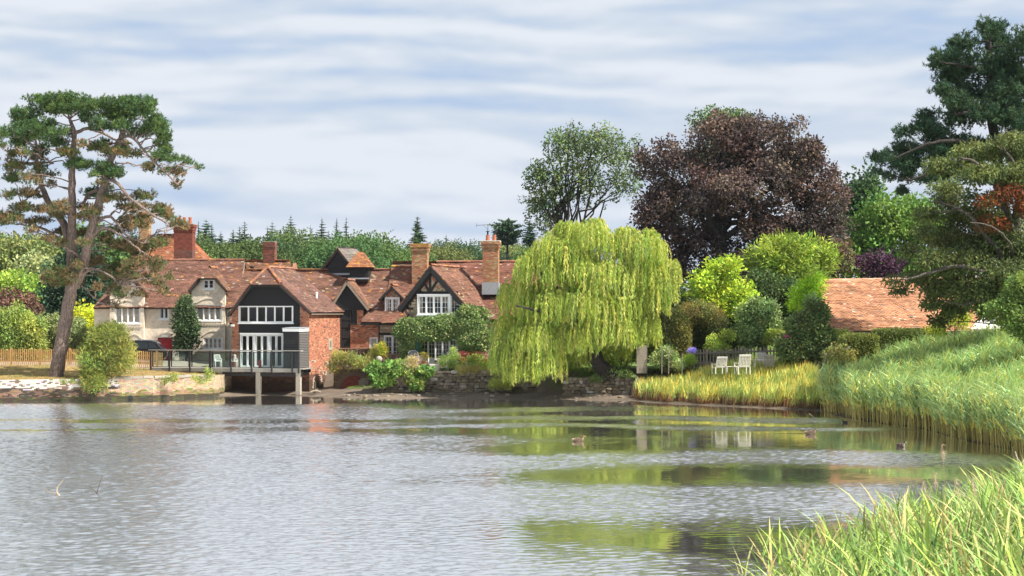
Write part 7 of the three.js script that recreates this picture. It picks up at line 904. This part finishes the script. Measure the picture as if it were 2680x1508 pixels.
const low = (name, label, cat, px, D, crown, col, leaf, seed, scale, density, o = {}) => T({ name, label, cat, base: px, D, crown, col, leaf, seed, scale, density, trunkR: 0.03, boughN: 0, ...o });
low('bergenia_clump', 'glossy big leaved clump spilling over the wall, left of the pair', 'plant', 1005, 121.6, [[985, 975, 24, 22], [1020, 975, 26, 22], [1000, 995, 28, 18], [1040, 965, 18, 14]], [[0.08, 0.165, 0.03], [0.14, 0.23, 0.05]], 'big', 821, 0.3, 26, { y: 1.2 });
low('bergenia_clump', 'glossy big leaved clump spilling over the wall, right of the pair', 'plant', 1090, 121.5, [[1085, 985, 26, 20], [1110, 980, 22, 18], [1090, 1005, 18, 14]], [[0.08, 0.165, 0.03], [0.17, 0.24, 0.055]], 'big', 822, 0.28, 26, { y: 1.2 });
low('lavender_bush', 'pale straw and mauve lavender mound between the glossy clumps', 'shrub', 1065, 121.9, [[1065, 965, 26, 24], [1055, 985, 20, 20], [1080, 950, 14, 12]], [[0.38, 0.33, 0.14], [0.30, 0.28, 0.10], [0.36, 0.24, 0.26]], 'feather', 823, 0.3, 40, { y: 1.5 });
low('wild_weeds', 'tangle of wild flowers and weeds on the culvert wall', 'weeds', 905, 126, [[885, 945, 18, 30], [915, 948, 24, 22], [945, 955, 26, 14], [972, 945, 14, 14], [870, 965, 12, 16]], [[0.20, 0.24, 0.05], [0.30, 0.24, 0.08], [0.15, 0.19, 0.05]], 'feather', 824, 0.34, 26, { y: 1.8 });
low('red_flower_bed', 'bed of red flower spikes and greenery left of the willow', 'flowerbed', 1215, 123.4, [[1212, 955, 18, 14], [1240, 952, 26, 18], [1264, 958, 18, 14]], [[0.17, 0.27, 0.04], [0.24, 0.30, 0.05]], 'small', 825, 0.3, 40, { y: 1.8 });
{ const g = scene.children.at(-1), r = rng(826), it = []; for (let i = 0; i < 170; i++) { const p = P(rr(1202, 1275, r), rr(922, 948, r), 123.2 + rr(-0.5, 0.6, r)).sub(g.position); it.push([p, rr(0.07, 0.13, r), vary([0.42, 0.03, 0.06], r, 0.3), [0, r() * 6, rr(-0.3, 0.3, r)]]); } scatter(g, 'flowers', [GEO.feather[0]], leafMat(0.3, 0.6), it); }
low('tall_flower', 'tall pale green flowering plant beside the red flower bed', 'plant', 1192, 123.6, [[1186, 925, 8, 18], [1196, 940, 9, 14]], [0.24, 0.32, 0.09], 'small', 827, 0.22, 45, { y: 1.9 });
low('fuchsia_shrub', 'dark leafy shrub between the ivy and the willow', 'shrub', 1250, 125.4, [[1252, 912, 20, 24], [1268, 892, 18, 30], [1240, 935, 18, 14]], [[0.055, 0.10, 0.04], [0.09, 0.15, 0.05]], 'small', 828, 0.34, 30, { y: 1.9 });
low('dry_border', 'low straw coloured grasses along the top of the stone wall', 'border', 1270, 122, [[1210, 970, 22, 9], [1250, 968, 22, 10], [1290, 972, 24, 12], [1330, 978, 20, 10]], [[0.34, 0.28, 0.10], [0.24, 0.24, 0.06]], 'feather', 829, 0.22, 50, { y: 1.6 });
low('wall_fern', 'green weeds hanging from the quay wall by the footbridge', 'weeds', 430, 117.9, [[430, 995, 14, 8], [455, 992, 16, 9], [520, 990, 14, 16], [545, 985, 12, 20]], [[0.16, 0.21, 0.04], [0.22, 0.24, 0.06]], 'small', 830, 0.26, 50, { y: 1.2, lobeO: { deep: 0.5 } });
low('moss_tuft', 'green tufts growing on the whitewashed quay wall', 'weeds', 100, 114.9, [[70, 1004, 12, 5], [140, 1000, 10, 5], [165, 1000, 9, 5], [190, 999, 10, 4]], [[0.12, 0.15, 0.03]], 'small', 831, 0.2, 70, { y: 1.2, lobeO: { deep: 0.4 } });
low('willow_shoots', 'low willow suckers over the bank wall', 'shrub', 1320, 121.3, [[1310, 1005, 24, 12], [1335, 1000, 18, 12]], [0.30, 0.34, 0.07], 'long', 832, 0.28, 40, { y: 1.0 });
low('dark_verge', 'dark green weeds around the foot of the willow trunk', 'weeds', 1620, 118.6, [[1625, 980, 30, 10], [1560, 992, 20, 5]], [0.08, 0.12, 0.03], 'small', 833, 0.3, 30, { y: 1.3 });
low('rose_bush', 'pale flowering rose bush by the stakes and board screen', 'shrub', 1745, 118, [[1745, 930, 22, 18], [1720, 945, 18, 16], [1770, 955, 25, 12]], [[0.16, 0.23, 0.06], [0.30, 0.33, 0.14]], 'small', 834, 0.3, 40, { y: 1.8 });
low('back_shrub', 'yellow green shrubbery under the willow behind its trunk', 'shrub', 1640, 124, [[1560, 935, 50, 30], [1640, 925, 50, 45], [1700, 920, 30, 40], [1500, 945, 40, 25]], [[0.22, 0.27, 0.03], [0.14, 0.2, 0.03]], 'small', 835, 0.45, 12, { y: 1.8 });
low('fence_shrub', 'yellow green leafy plants poking above the picket fence', 'shrub', 1870, 120.6, [[1865, 890, 14, 12], [1905, 880, 16, 12], [1880, 915, 30, 18], [2030, 885, 30, 20]], [[0.32, 0.38, 0.06], [0.20, 0.27, 0.05]], 'small', 836, 0.3, 40, { y: 2 });
low('agapanthus', 'violet agapanthus head at the end of the picket fence', 'flower', 1812, 118.2, [[1812, 918, 9, 6]], [0.34, 0.28, 0.62], 'small', 837, 0.16, 120, { y: 1.9 });
low('strap_leaves', 'strappy bright leaves below the violet flower head', 'plant', 1806, 118, [[1805, 948, 14, 14]], [0.24, 0.36, 0.05], 'feather', 838, 0.26, 60, { y: 1.8 });
low('pink_roses', 'pink roses at the top of the dark climbing rose', 'flower', 2065, 114.2, [[2060, 885, 12, 7], [2075, 890, 10, 6], [2100, 905, 8, 6]], [0.60, 0.05, 0.26], 'small', 839, 0.13, 40, { y: 2 });
low('barn_rose', 'light green climbing rose trained over the barn brickwork', 'climber', 2185, 114.6, [[2175, 875, 22, 10], [2205, 880, 18, 14], [2180, 905, 14, 20]], [[0.20, 0.27, 0.05], [0.26, 0.32, 0.07]], 'small', 840, 0.3, 34, { y: 1.9, lobeO: { deep: 0.4 } });
{ // creeper on the cottage front
  const D = 126, g = thing('creeper', 'dark green creeper smothering the cottage front between the windows', 'climber', [P(1150, 0, D).x, 1.8, -D]), r = rng(851), items = [];
  for (const [px, py, rx, ry, dz, n] of [[1110, 860, 50, 24, 0.3, 330], [1165, 856, 55, 26, 0.4, 380], [1222, 852, 34, 34, 0.4, 380], [1245, 882, 32, 40, 0.4, 340], [1065, 870, 28, 32, 0.0, 260], [1140, 876, 60, 10, 0.5, 220], [1070, 920, 20, 28, 0.1, 200], [1226, 818, 20, 14, 0.3, 110], [1258, 830, 18, 20, -0.4, 110], [1085, 900, 16, 40, 0.2, 160], [1225, 890, 22, 20, 0.6, 140]]) for (let i = 0; i < n; i++) { const a = r() * 6.28, k = Math.sqrt(r()), p = P(px + Math.cos(a) * rx * k, py + Math.sin(a) * ry * k, D - dz - (1 - k) * 0.5 - r() * 0.2 - (px - 1100) * 0.004).sub(g.position); items.push([p, rr(0.26, 0.42, r), vary(pick([[0.055, 0.10, 0.03], [0.075, 0.13, 0.035], [0.13, 0.17, 0.055], [0.20, 0.22, 0.09]], r), r, 0.3).map((v) => v * 2.1), [r() * 6, r() * 6, r() * 6]]); }
  scatter(g, 'leaves', GEO.box, leafMat(0.3, 0.5), items); new MB().tube([V(-1.6, 0.1, 0.1), V(-1.7, 1.5, 0.15), V(-1.2, 2.4, 0.2), V(1.5, 2.7, 0.3)], 0.05, 6).build('stem', barkMat([0.10, 0.085, 0.07], 'brown'), g);
}

// ---------- things on the deck, the car, birds, driftwood ----------
{ const a = K.world(V(K.z(680, 960, 1.2).x, 1.85, 1.2)), g = thing('fire_extinguisher', 'red fire extinguisher by the glazed mill doors', 'extinguisher', [a.x, a.y, a.z]), m = M('red_enamel', { color: rgb(0.55, 0.015, 0.012), roughness: 0.3 }), l = new THREE.LatheGeometry([[0, 0], [0.1, 0], [0.1, 0.44], [0.07, 0.52], [0.03, 0.55], [0, 0.55]].map(([x, y]) => new THREE.Vector2(x, y)), 14); l.setAttribute('color', new THREE.Float32BufferAttribute(new Array(l.attributes.position.count * 3).fill(1), 3)); mesh('cylinder', l, m, g); new MB().box(0, 0.58, 0.03, 0.04, 0.06, 0.12).build('valve', darkIron, g); new MB().tube([V(0, 0.58, 0), V(0.1, 0.5, 0.02), V(0.11, 0.2, 0.03)], 0.012, 5).build('hose', darkIron, g); }
[[570, 1.0, 'white metal garden chair frame on the deck, farther from the doors'], [612, 1.2, 'white metal garden chair frame on the deck, nearest the doors']].forEach(([px, z, lab]) => { const a = K.world(V(K.z(px, 955, z).x, 1.85, z)), g = thing('metal_chair', lab, 'chair', [a.x, a.y, a.z], 0.4, 'white chairs on the deck'); for (const sx of [-1, 1]) { new MB().tube([V(sx * 0.22, 0, -0.22), V(sx * 0.22, 0.45, -0.2), V(sx * 0.2, 0.88, -0.28)], 0.018, 6).build('back_leg', whitePaint, g); new MB().tube([V(sx * 0.22, 0, 0.22), V(sx * 0.22, 0.62, 0.2), V(sx * 0.22, 0.64, -0.22)], 0.018, 6).build('front_leg', whitePaint, g); } for (let i = 0; i < 6; i++) new MB().tube([V(-0.16 + i * 0.064, 0.46, -0.2), V(-0.16 + i * 0.064, 0.88, -0.28)], 0.012, 5).build('back_bar', whitePaint, g); new MB().tube([V(-0.2, 0.88, -0.28), V(0.2, 0.88, -0.28)], 0.018, 6).build('top_bar', whitePaint, g); new MB().box(0, 0.45, 0, 0.44, 0.025, 0.44).build('seat', whitePaint, g); });
{ // dark estate car behind the fence
  const D = 134, p = P(355, 0, D), g = thing('parked_car', 'black estate car with roof rails and red tail light behind the fence', 'car', [p.x, 1.95, p.z], 0.12), paint = M('black_car_paint', { phys: true, color: rgb(0.012, 0.013, 0.018), roughness: 0.25, clearcoat: 1, clearcoatRoughness: 0.03 }), tint = M('car_glass', { color: rgb(0.03, 0.04, 0.05), roughness: 0.06 });
  const prof = [[-2.25, 0.35], [2.1, 0.35], [2.28, 0.55], [2.3, 0.95], [2.12, 1.02], [1.95, 1.06], [1.55, 1.5], [1.2, 1.58], [-0.2, 1.6], [-0.7, 1.54], [-1.35, 1.02], [-2.1, 0.88], [-2.28, 0.65]]; const s = new THREE.Shape(prof.map(([x, y]) => new THREE.Vector2(x, y))), e = new THREE.ExtrudeGeometry(s, { depth: 1.6, bevelEnabled: true, bevelSize: 0.09, bevelThickness: 0.1, bevelSegments: 3 }); e.translate(0, 0, -0.8); e.setAttribute('color', new THREE.Float32BufferAttribute(new Array(e.attributes.position.count * 3).fill(1), 3)); mesh('body', e, paint, g);
  for (const z of [-1, 1]) { for (const q of [[[-1.2, 1.06], [-0.62, 1.5], [-0.05, 1.54], [-0.05, 1.06]], [[0.02, 1.06], [0.02, 1.54], [0.95, 1.52], [0.95, 1.06]], [[1.02, 1.06], [1.02, 1.5], [1.35, 1.47], [1.72, 1.1]]]) new MB().prism(q.slice().reverse(), z * 0.905 - 0.01, z * 0.905 + 0.012).build('side_window', tint, g); for (const x of [-1.4, 1.35]) { const w = new THREE.CylinderGeometry(0.33, 0.33, 0.22, 20); w.rotateX(Math.PI / 2); w.setAttribute('color', new THREE.Float32BufferAttribute(new Array(w.attributes.position.count * 3).fill(1), 3)); const m = mesh('wheel', w, darkIron, g); m.position.set(x, 0.33, z * 0.8); } new MB().tube([V(-0.5, 1.66, z * 0.62), V(0.4, 1.72, z * 0.62), V(1.4, 1.66, z * 0.62)], 0.022, 6).build('roof_rail', M('chrome', { color: rgb(0.7, 0.7, 0.7), metalness: 1, roughness: 0.25 }), g); new MB().box(2.3, 0.88, z * 0.72, 0.16, 0.2, 0.3).build('tail_light', M('red_lens', { color: rgb(0.6, 0.015, 0.02), roughness: 0.15 }), g); }
  new MB().quad(V(2.215, 1.06, -0.7), V(2.215, 1.06, 0.7), V(1.72, 1.52, 0.62), V(1.72, 1.52, -0.62), [1, 1, 1]).build('rear_window', tint, g);
  new MB().box(1.72, 1.66, 0, 0.4, 0.04, 1.3).build('spoiler', paint, g);
}
function duck(label, px, py, turn, cols, k = 1, headUp = 1) { // floating mallard-sized duck: one body surface
  const D = EYE * F / (py - HY), p = P(px, py, D), g = thing('duck', label, 'duck', [p.x, 0, p.z], turn, 'ducks on the pond'); g.scale.setScalar(k); const mb = new MB(), rows = [[-0.30, 0.12, 0.015], [-0.25, 0.105, 0.05], [-0.16, 0.08, 0.10], [-0.04, 0.065, 0.125], [0.08, 0.065, 0.12], [0.16, 0.09, 0.09], [0.19, 0.15, 0.055], [0.205, 0.21, 0.045], [0.225, 0.245, 0.05], [0.26, 0.25, 0.045], [0.29, 0.24, 0.028]], pts = rows.map(([x, y]) => V(x, y, 0)); mb.tube(pts, rows.map((q) => q[2]), 12, (i) => (i < 1 ? cols.tail : i < 5 ? (i % 2 ? cols.body : cols.wing) : i < 7 ? cols.neck : cols.head)); mb.build('body', M('feathers', { roughness: 0.85, map: rep(mottle, 6) }), g);
  const bill = new MB(); bill.prism([[0.285, 0.222], [0.355, 0.215], [0.355, 0.228], [0.29, 0.25]], -0.022, 0.022, cols.bill); bill.build('bill', plain, g); new MB().prism([[-0.22, 0.10], [-0.05, 0.05], [0.08, 0.07], [0.06, 0.15], [-0.12, 0.17]], 0.09, 0.125, cols.wing).build('wing', M('feathers', {}), g); new MB().prism([[-0.22, 0.10], [-0.05, 0.05], [0.08, 0.07], [0.06, 0.15], [-0.12, 0.17]], -0.125, -0.09, cols.wing).build('wing', M('feathers', {}), g);
}
duck('brown mallard swimming right, trailing a wake in mid pond', 1514, 1156, 0.1, { body: [0.20, 0.13, 0.08], wing: [0.12, 0.08, 0.055], tail: [0.5, 0.44, 0.36], neck: [0.26, 0.18, 0.11], head: [0.17, 0.12, 0.07], bill: [0.55, 0.36, 0.06] }, 0.95);
duck('brown mallard swimming right below the sedge bank', 2122, 1137, 0.0, { body: [0.17, 0.11, 0.07], wing: [0.10, 0.07, 0.05], tail: [0.3, 0.24, 0.18], neck: [0.20, 0.14, 0.09], head: [0.12, 0.09, 0.06], bill: [0.4, 0.3, 0.08] });
duck('dark headed duck turning by the reed bed', 2358, 1170, -0.9, { body: [0.16, 0.09, 0.065], wing: [0.09, 0.06, 0.05], tail: [0.45, 0.42, 0.38], neck: [0.30, 0.26, 0.22], head: [0.03, 0.03, 0.03], bill: [0.4, 0.3, 0.08] }, 0.9);
duck('small dark waterbird far off near the reeds', 2212, 1107, 2.6, { body: [0.05, 0.045, 0.04], wing: [0.03, 0.03, 0.03], tail: [0.04, 0.04, 0.04], neck: [0.05, 0.05, 0.05], head: [0.03, 0.03, 0.03], bill: [0.3, 0.25, 0.2] }, 0.6);
const driftMat = [M('drift_pale', { color: rgb(0.40, 0.33, 0.25), map: rep(mottle, 3), roughness: 0.9 }), M('drift_dark', { color: rgb(0.09, 0.07, 0.05), map: rep(mottle, 3), roughness: 0.9 })];
function twigThing(name, label, segs, m, cat = 'branch') { // segs: lists of [px, py, distance] with radii
  const all = segs.map(([pts, r0, r1]) => [pts.map(([x, y, D]) => P(x, y, D)), r0, r1]), b = all[0][0][0].clone(), g = thing(name, label, cat, [b.x, b.y, b.z]); all.forEach(([pts, r0, r1], i) => { const c = new THREE.CatmullRomCurve3(pts.map((p) => p.sub(b))).getPoints(8); new MB().tube(c, c.map((_, k) => lerp(r0, r1, k / 8)), 6).build(i ? 'twig' : 'stem', m, g); }); return g; }
const dW = (py) => EYE * F / (py - HY);
{ const d = dW(1296), e = dW(1292); twigThing('snag', 'pale forked snag poking out of the water at left', [[[[157, 1299, d], [148, 1290, d], [149, 1277, d], [160, 1262, d], [165, 1256, d]], 0.035, 0.012], [[[149, 1278, d], [145, 1275, d]], 0.02, 0.01], [[[148, 1292, d], [128, 1288, d], [115, 1275, d]], 0.012, 0.005]], driftMat[0]);
  twigThing('snag', 'thin dark twig rising from the water right of the forked snag', [[[[252, 1294, e], [258, 1275, e], [268, 1243, e]], 0.014, 0.005], [[[255, 1293, e], [240, 1278, e], [232, 1270, e]], 0.01, 0.004], [[[188, 1298, e], [205, 1294, e], [222, 1296, e]], 0.012, 0.006], [[[215, 1290, e], [211, 1276, e]], 0.006, 0.003]], driftMat[1]);
  const f = dW(1232); twigThing('dead_branch', 'twisted dead branch in the water at the right edge', [[[[2690, 1240, f], [2668, 1228, f], [2664, 1205, f], [2657, 1182, f]], 0.05, 0.02], [[[2666, 1222, f], [2680, 1205, f], [2695, 1195, f]], 0.035, 0.015]], driftMat[0]);
  const h = dW(1104); twigThing('white_post', 'small white painted stump standing in the shallows by the reeds', [[[[2306, 1105, h], [2304, 1098, h], [2303, 1089, h]], 0.055, 0.03], [[[2304, 1096, h], [2307, 1091, h]], 0.03, 0.02]], whitePaint, 'stump');
  twigThing('drift_stick', 'bleached stick lying at the water edge below the sedge', [[[[2118, 1083, dW(1094)], [2130, 1092, dW(1094)], [2148, 1096, dW(1094)]], 0.02, 0.01]], driftMat[0]); twigThing('drift_stick', 'dark forked twig in the water off the sedge bank', [[[[1875, 1097, dW(1097)], [1870, 1090, dW(1097)], [1868, 1086, dW(1097)]], 0.025, 0.01], [[[1872, 1094, dW(1097)], [1878, 1088, dW(1097)]], 0.015, 0.008]], driftMat[1]);
  twigThing('drift_stick', 'pale stick slanting out of the mud before the bank wall', [[[[1507, 1049, 117.4], [1519, 1057, 117.2]], 0.03, 0.02]], driftMat[0]); twigThing('mooring_stake', 'short rotten stake standing in the mud at the mill corner', [[[[824, 1030, 123.4], [824, 1000, 123.4]], 0.09, 0.07]], driftMat[1], 'stake'); twigThing('drift_log', 'pale log lying in the mud at the mill corner', [[[[814, 1027, 122.9], [822, 1024, 122.9], [838, 1026, 122.8]], 0.11, 0.07], [[[822, 1024, 122.9], [832, 1018, 122.9]], 0.06, 0.04]], driftMat[0], 'log'); twigThing('drift_log', 'dark charred log at the water edge below the stone wall', [[[[1172, 1041, 119.8], [1218, 1039, 119.7]], 0.07, 0.06]], driftMat[1], 'log'); }
{ // loose stones on the foreshore
  const r = rng(871), labels = 'loose stone lying on the muddy foreshore below the garden wall'; for (let i = 0; i < 46; i++) { const px = rr(880, 1660, r), D0 = 119.6 + rr(0, 1.6, r) - (px > 1450 ? 2.2 : 0), x = (px - CX) * D0 / F, y = groundY(x, -D0); if (y < 0 || y > 0.6) continue; const m = mesh('loose_stone', pick(stoneGeos, r), stoneMats[pick([0, 1, 3, 4, 6, 3], r)], scene), k = rr(0.05, 0.16, r); m.position.set(x, y + k * 0.2, -D0); m.scale.set(k * rr(1, 1.8, r), k * 0.6, k); m.rotation.y = r() * 6; tag(m, labels, 'stone', 'loose stones on the foreshore'); } }

scene.fog = new THREE.FogExp2(new THREE.Color().setRGB(0.75, 0.84, 1.0), 0.00005);
scene.traverse((o) => { if (o.isMesh) o.castShadow = o.receiveShadow = true; });
renderer.render(scene, camera);
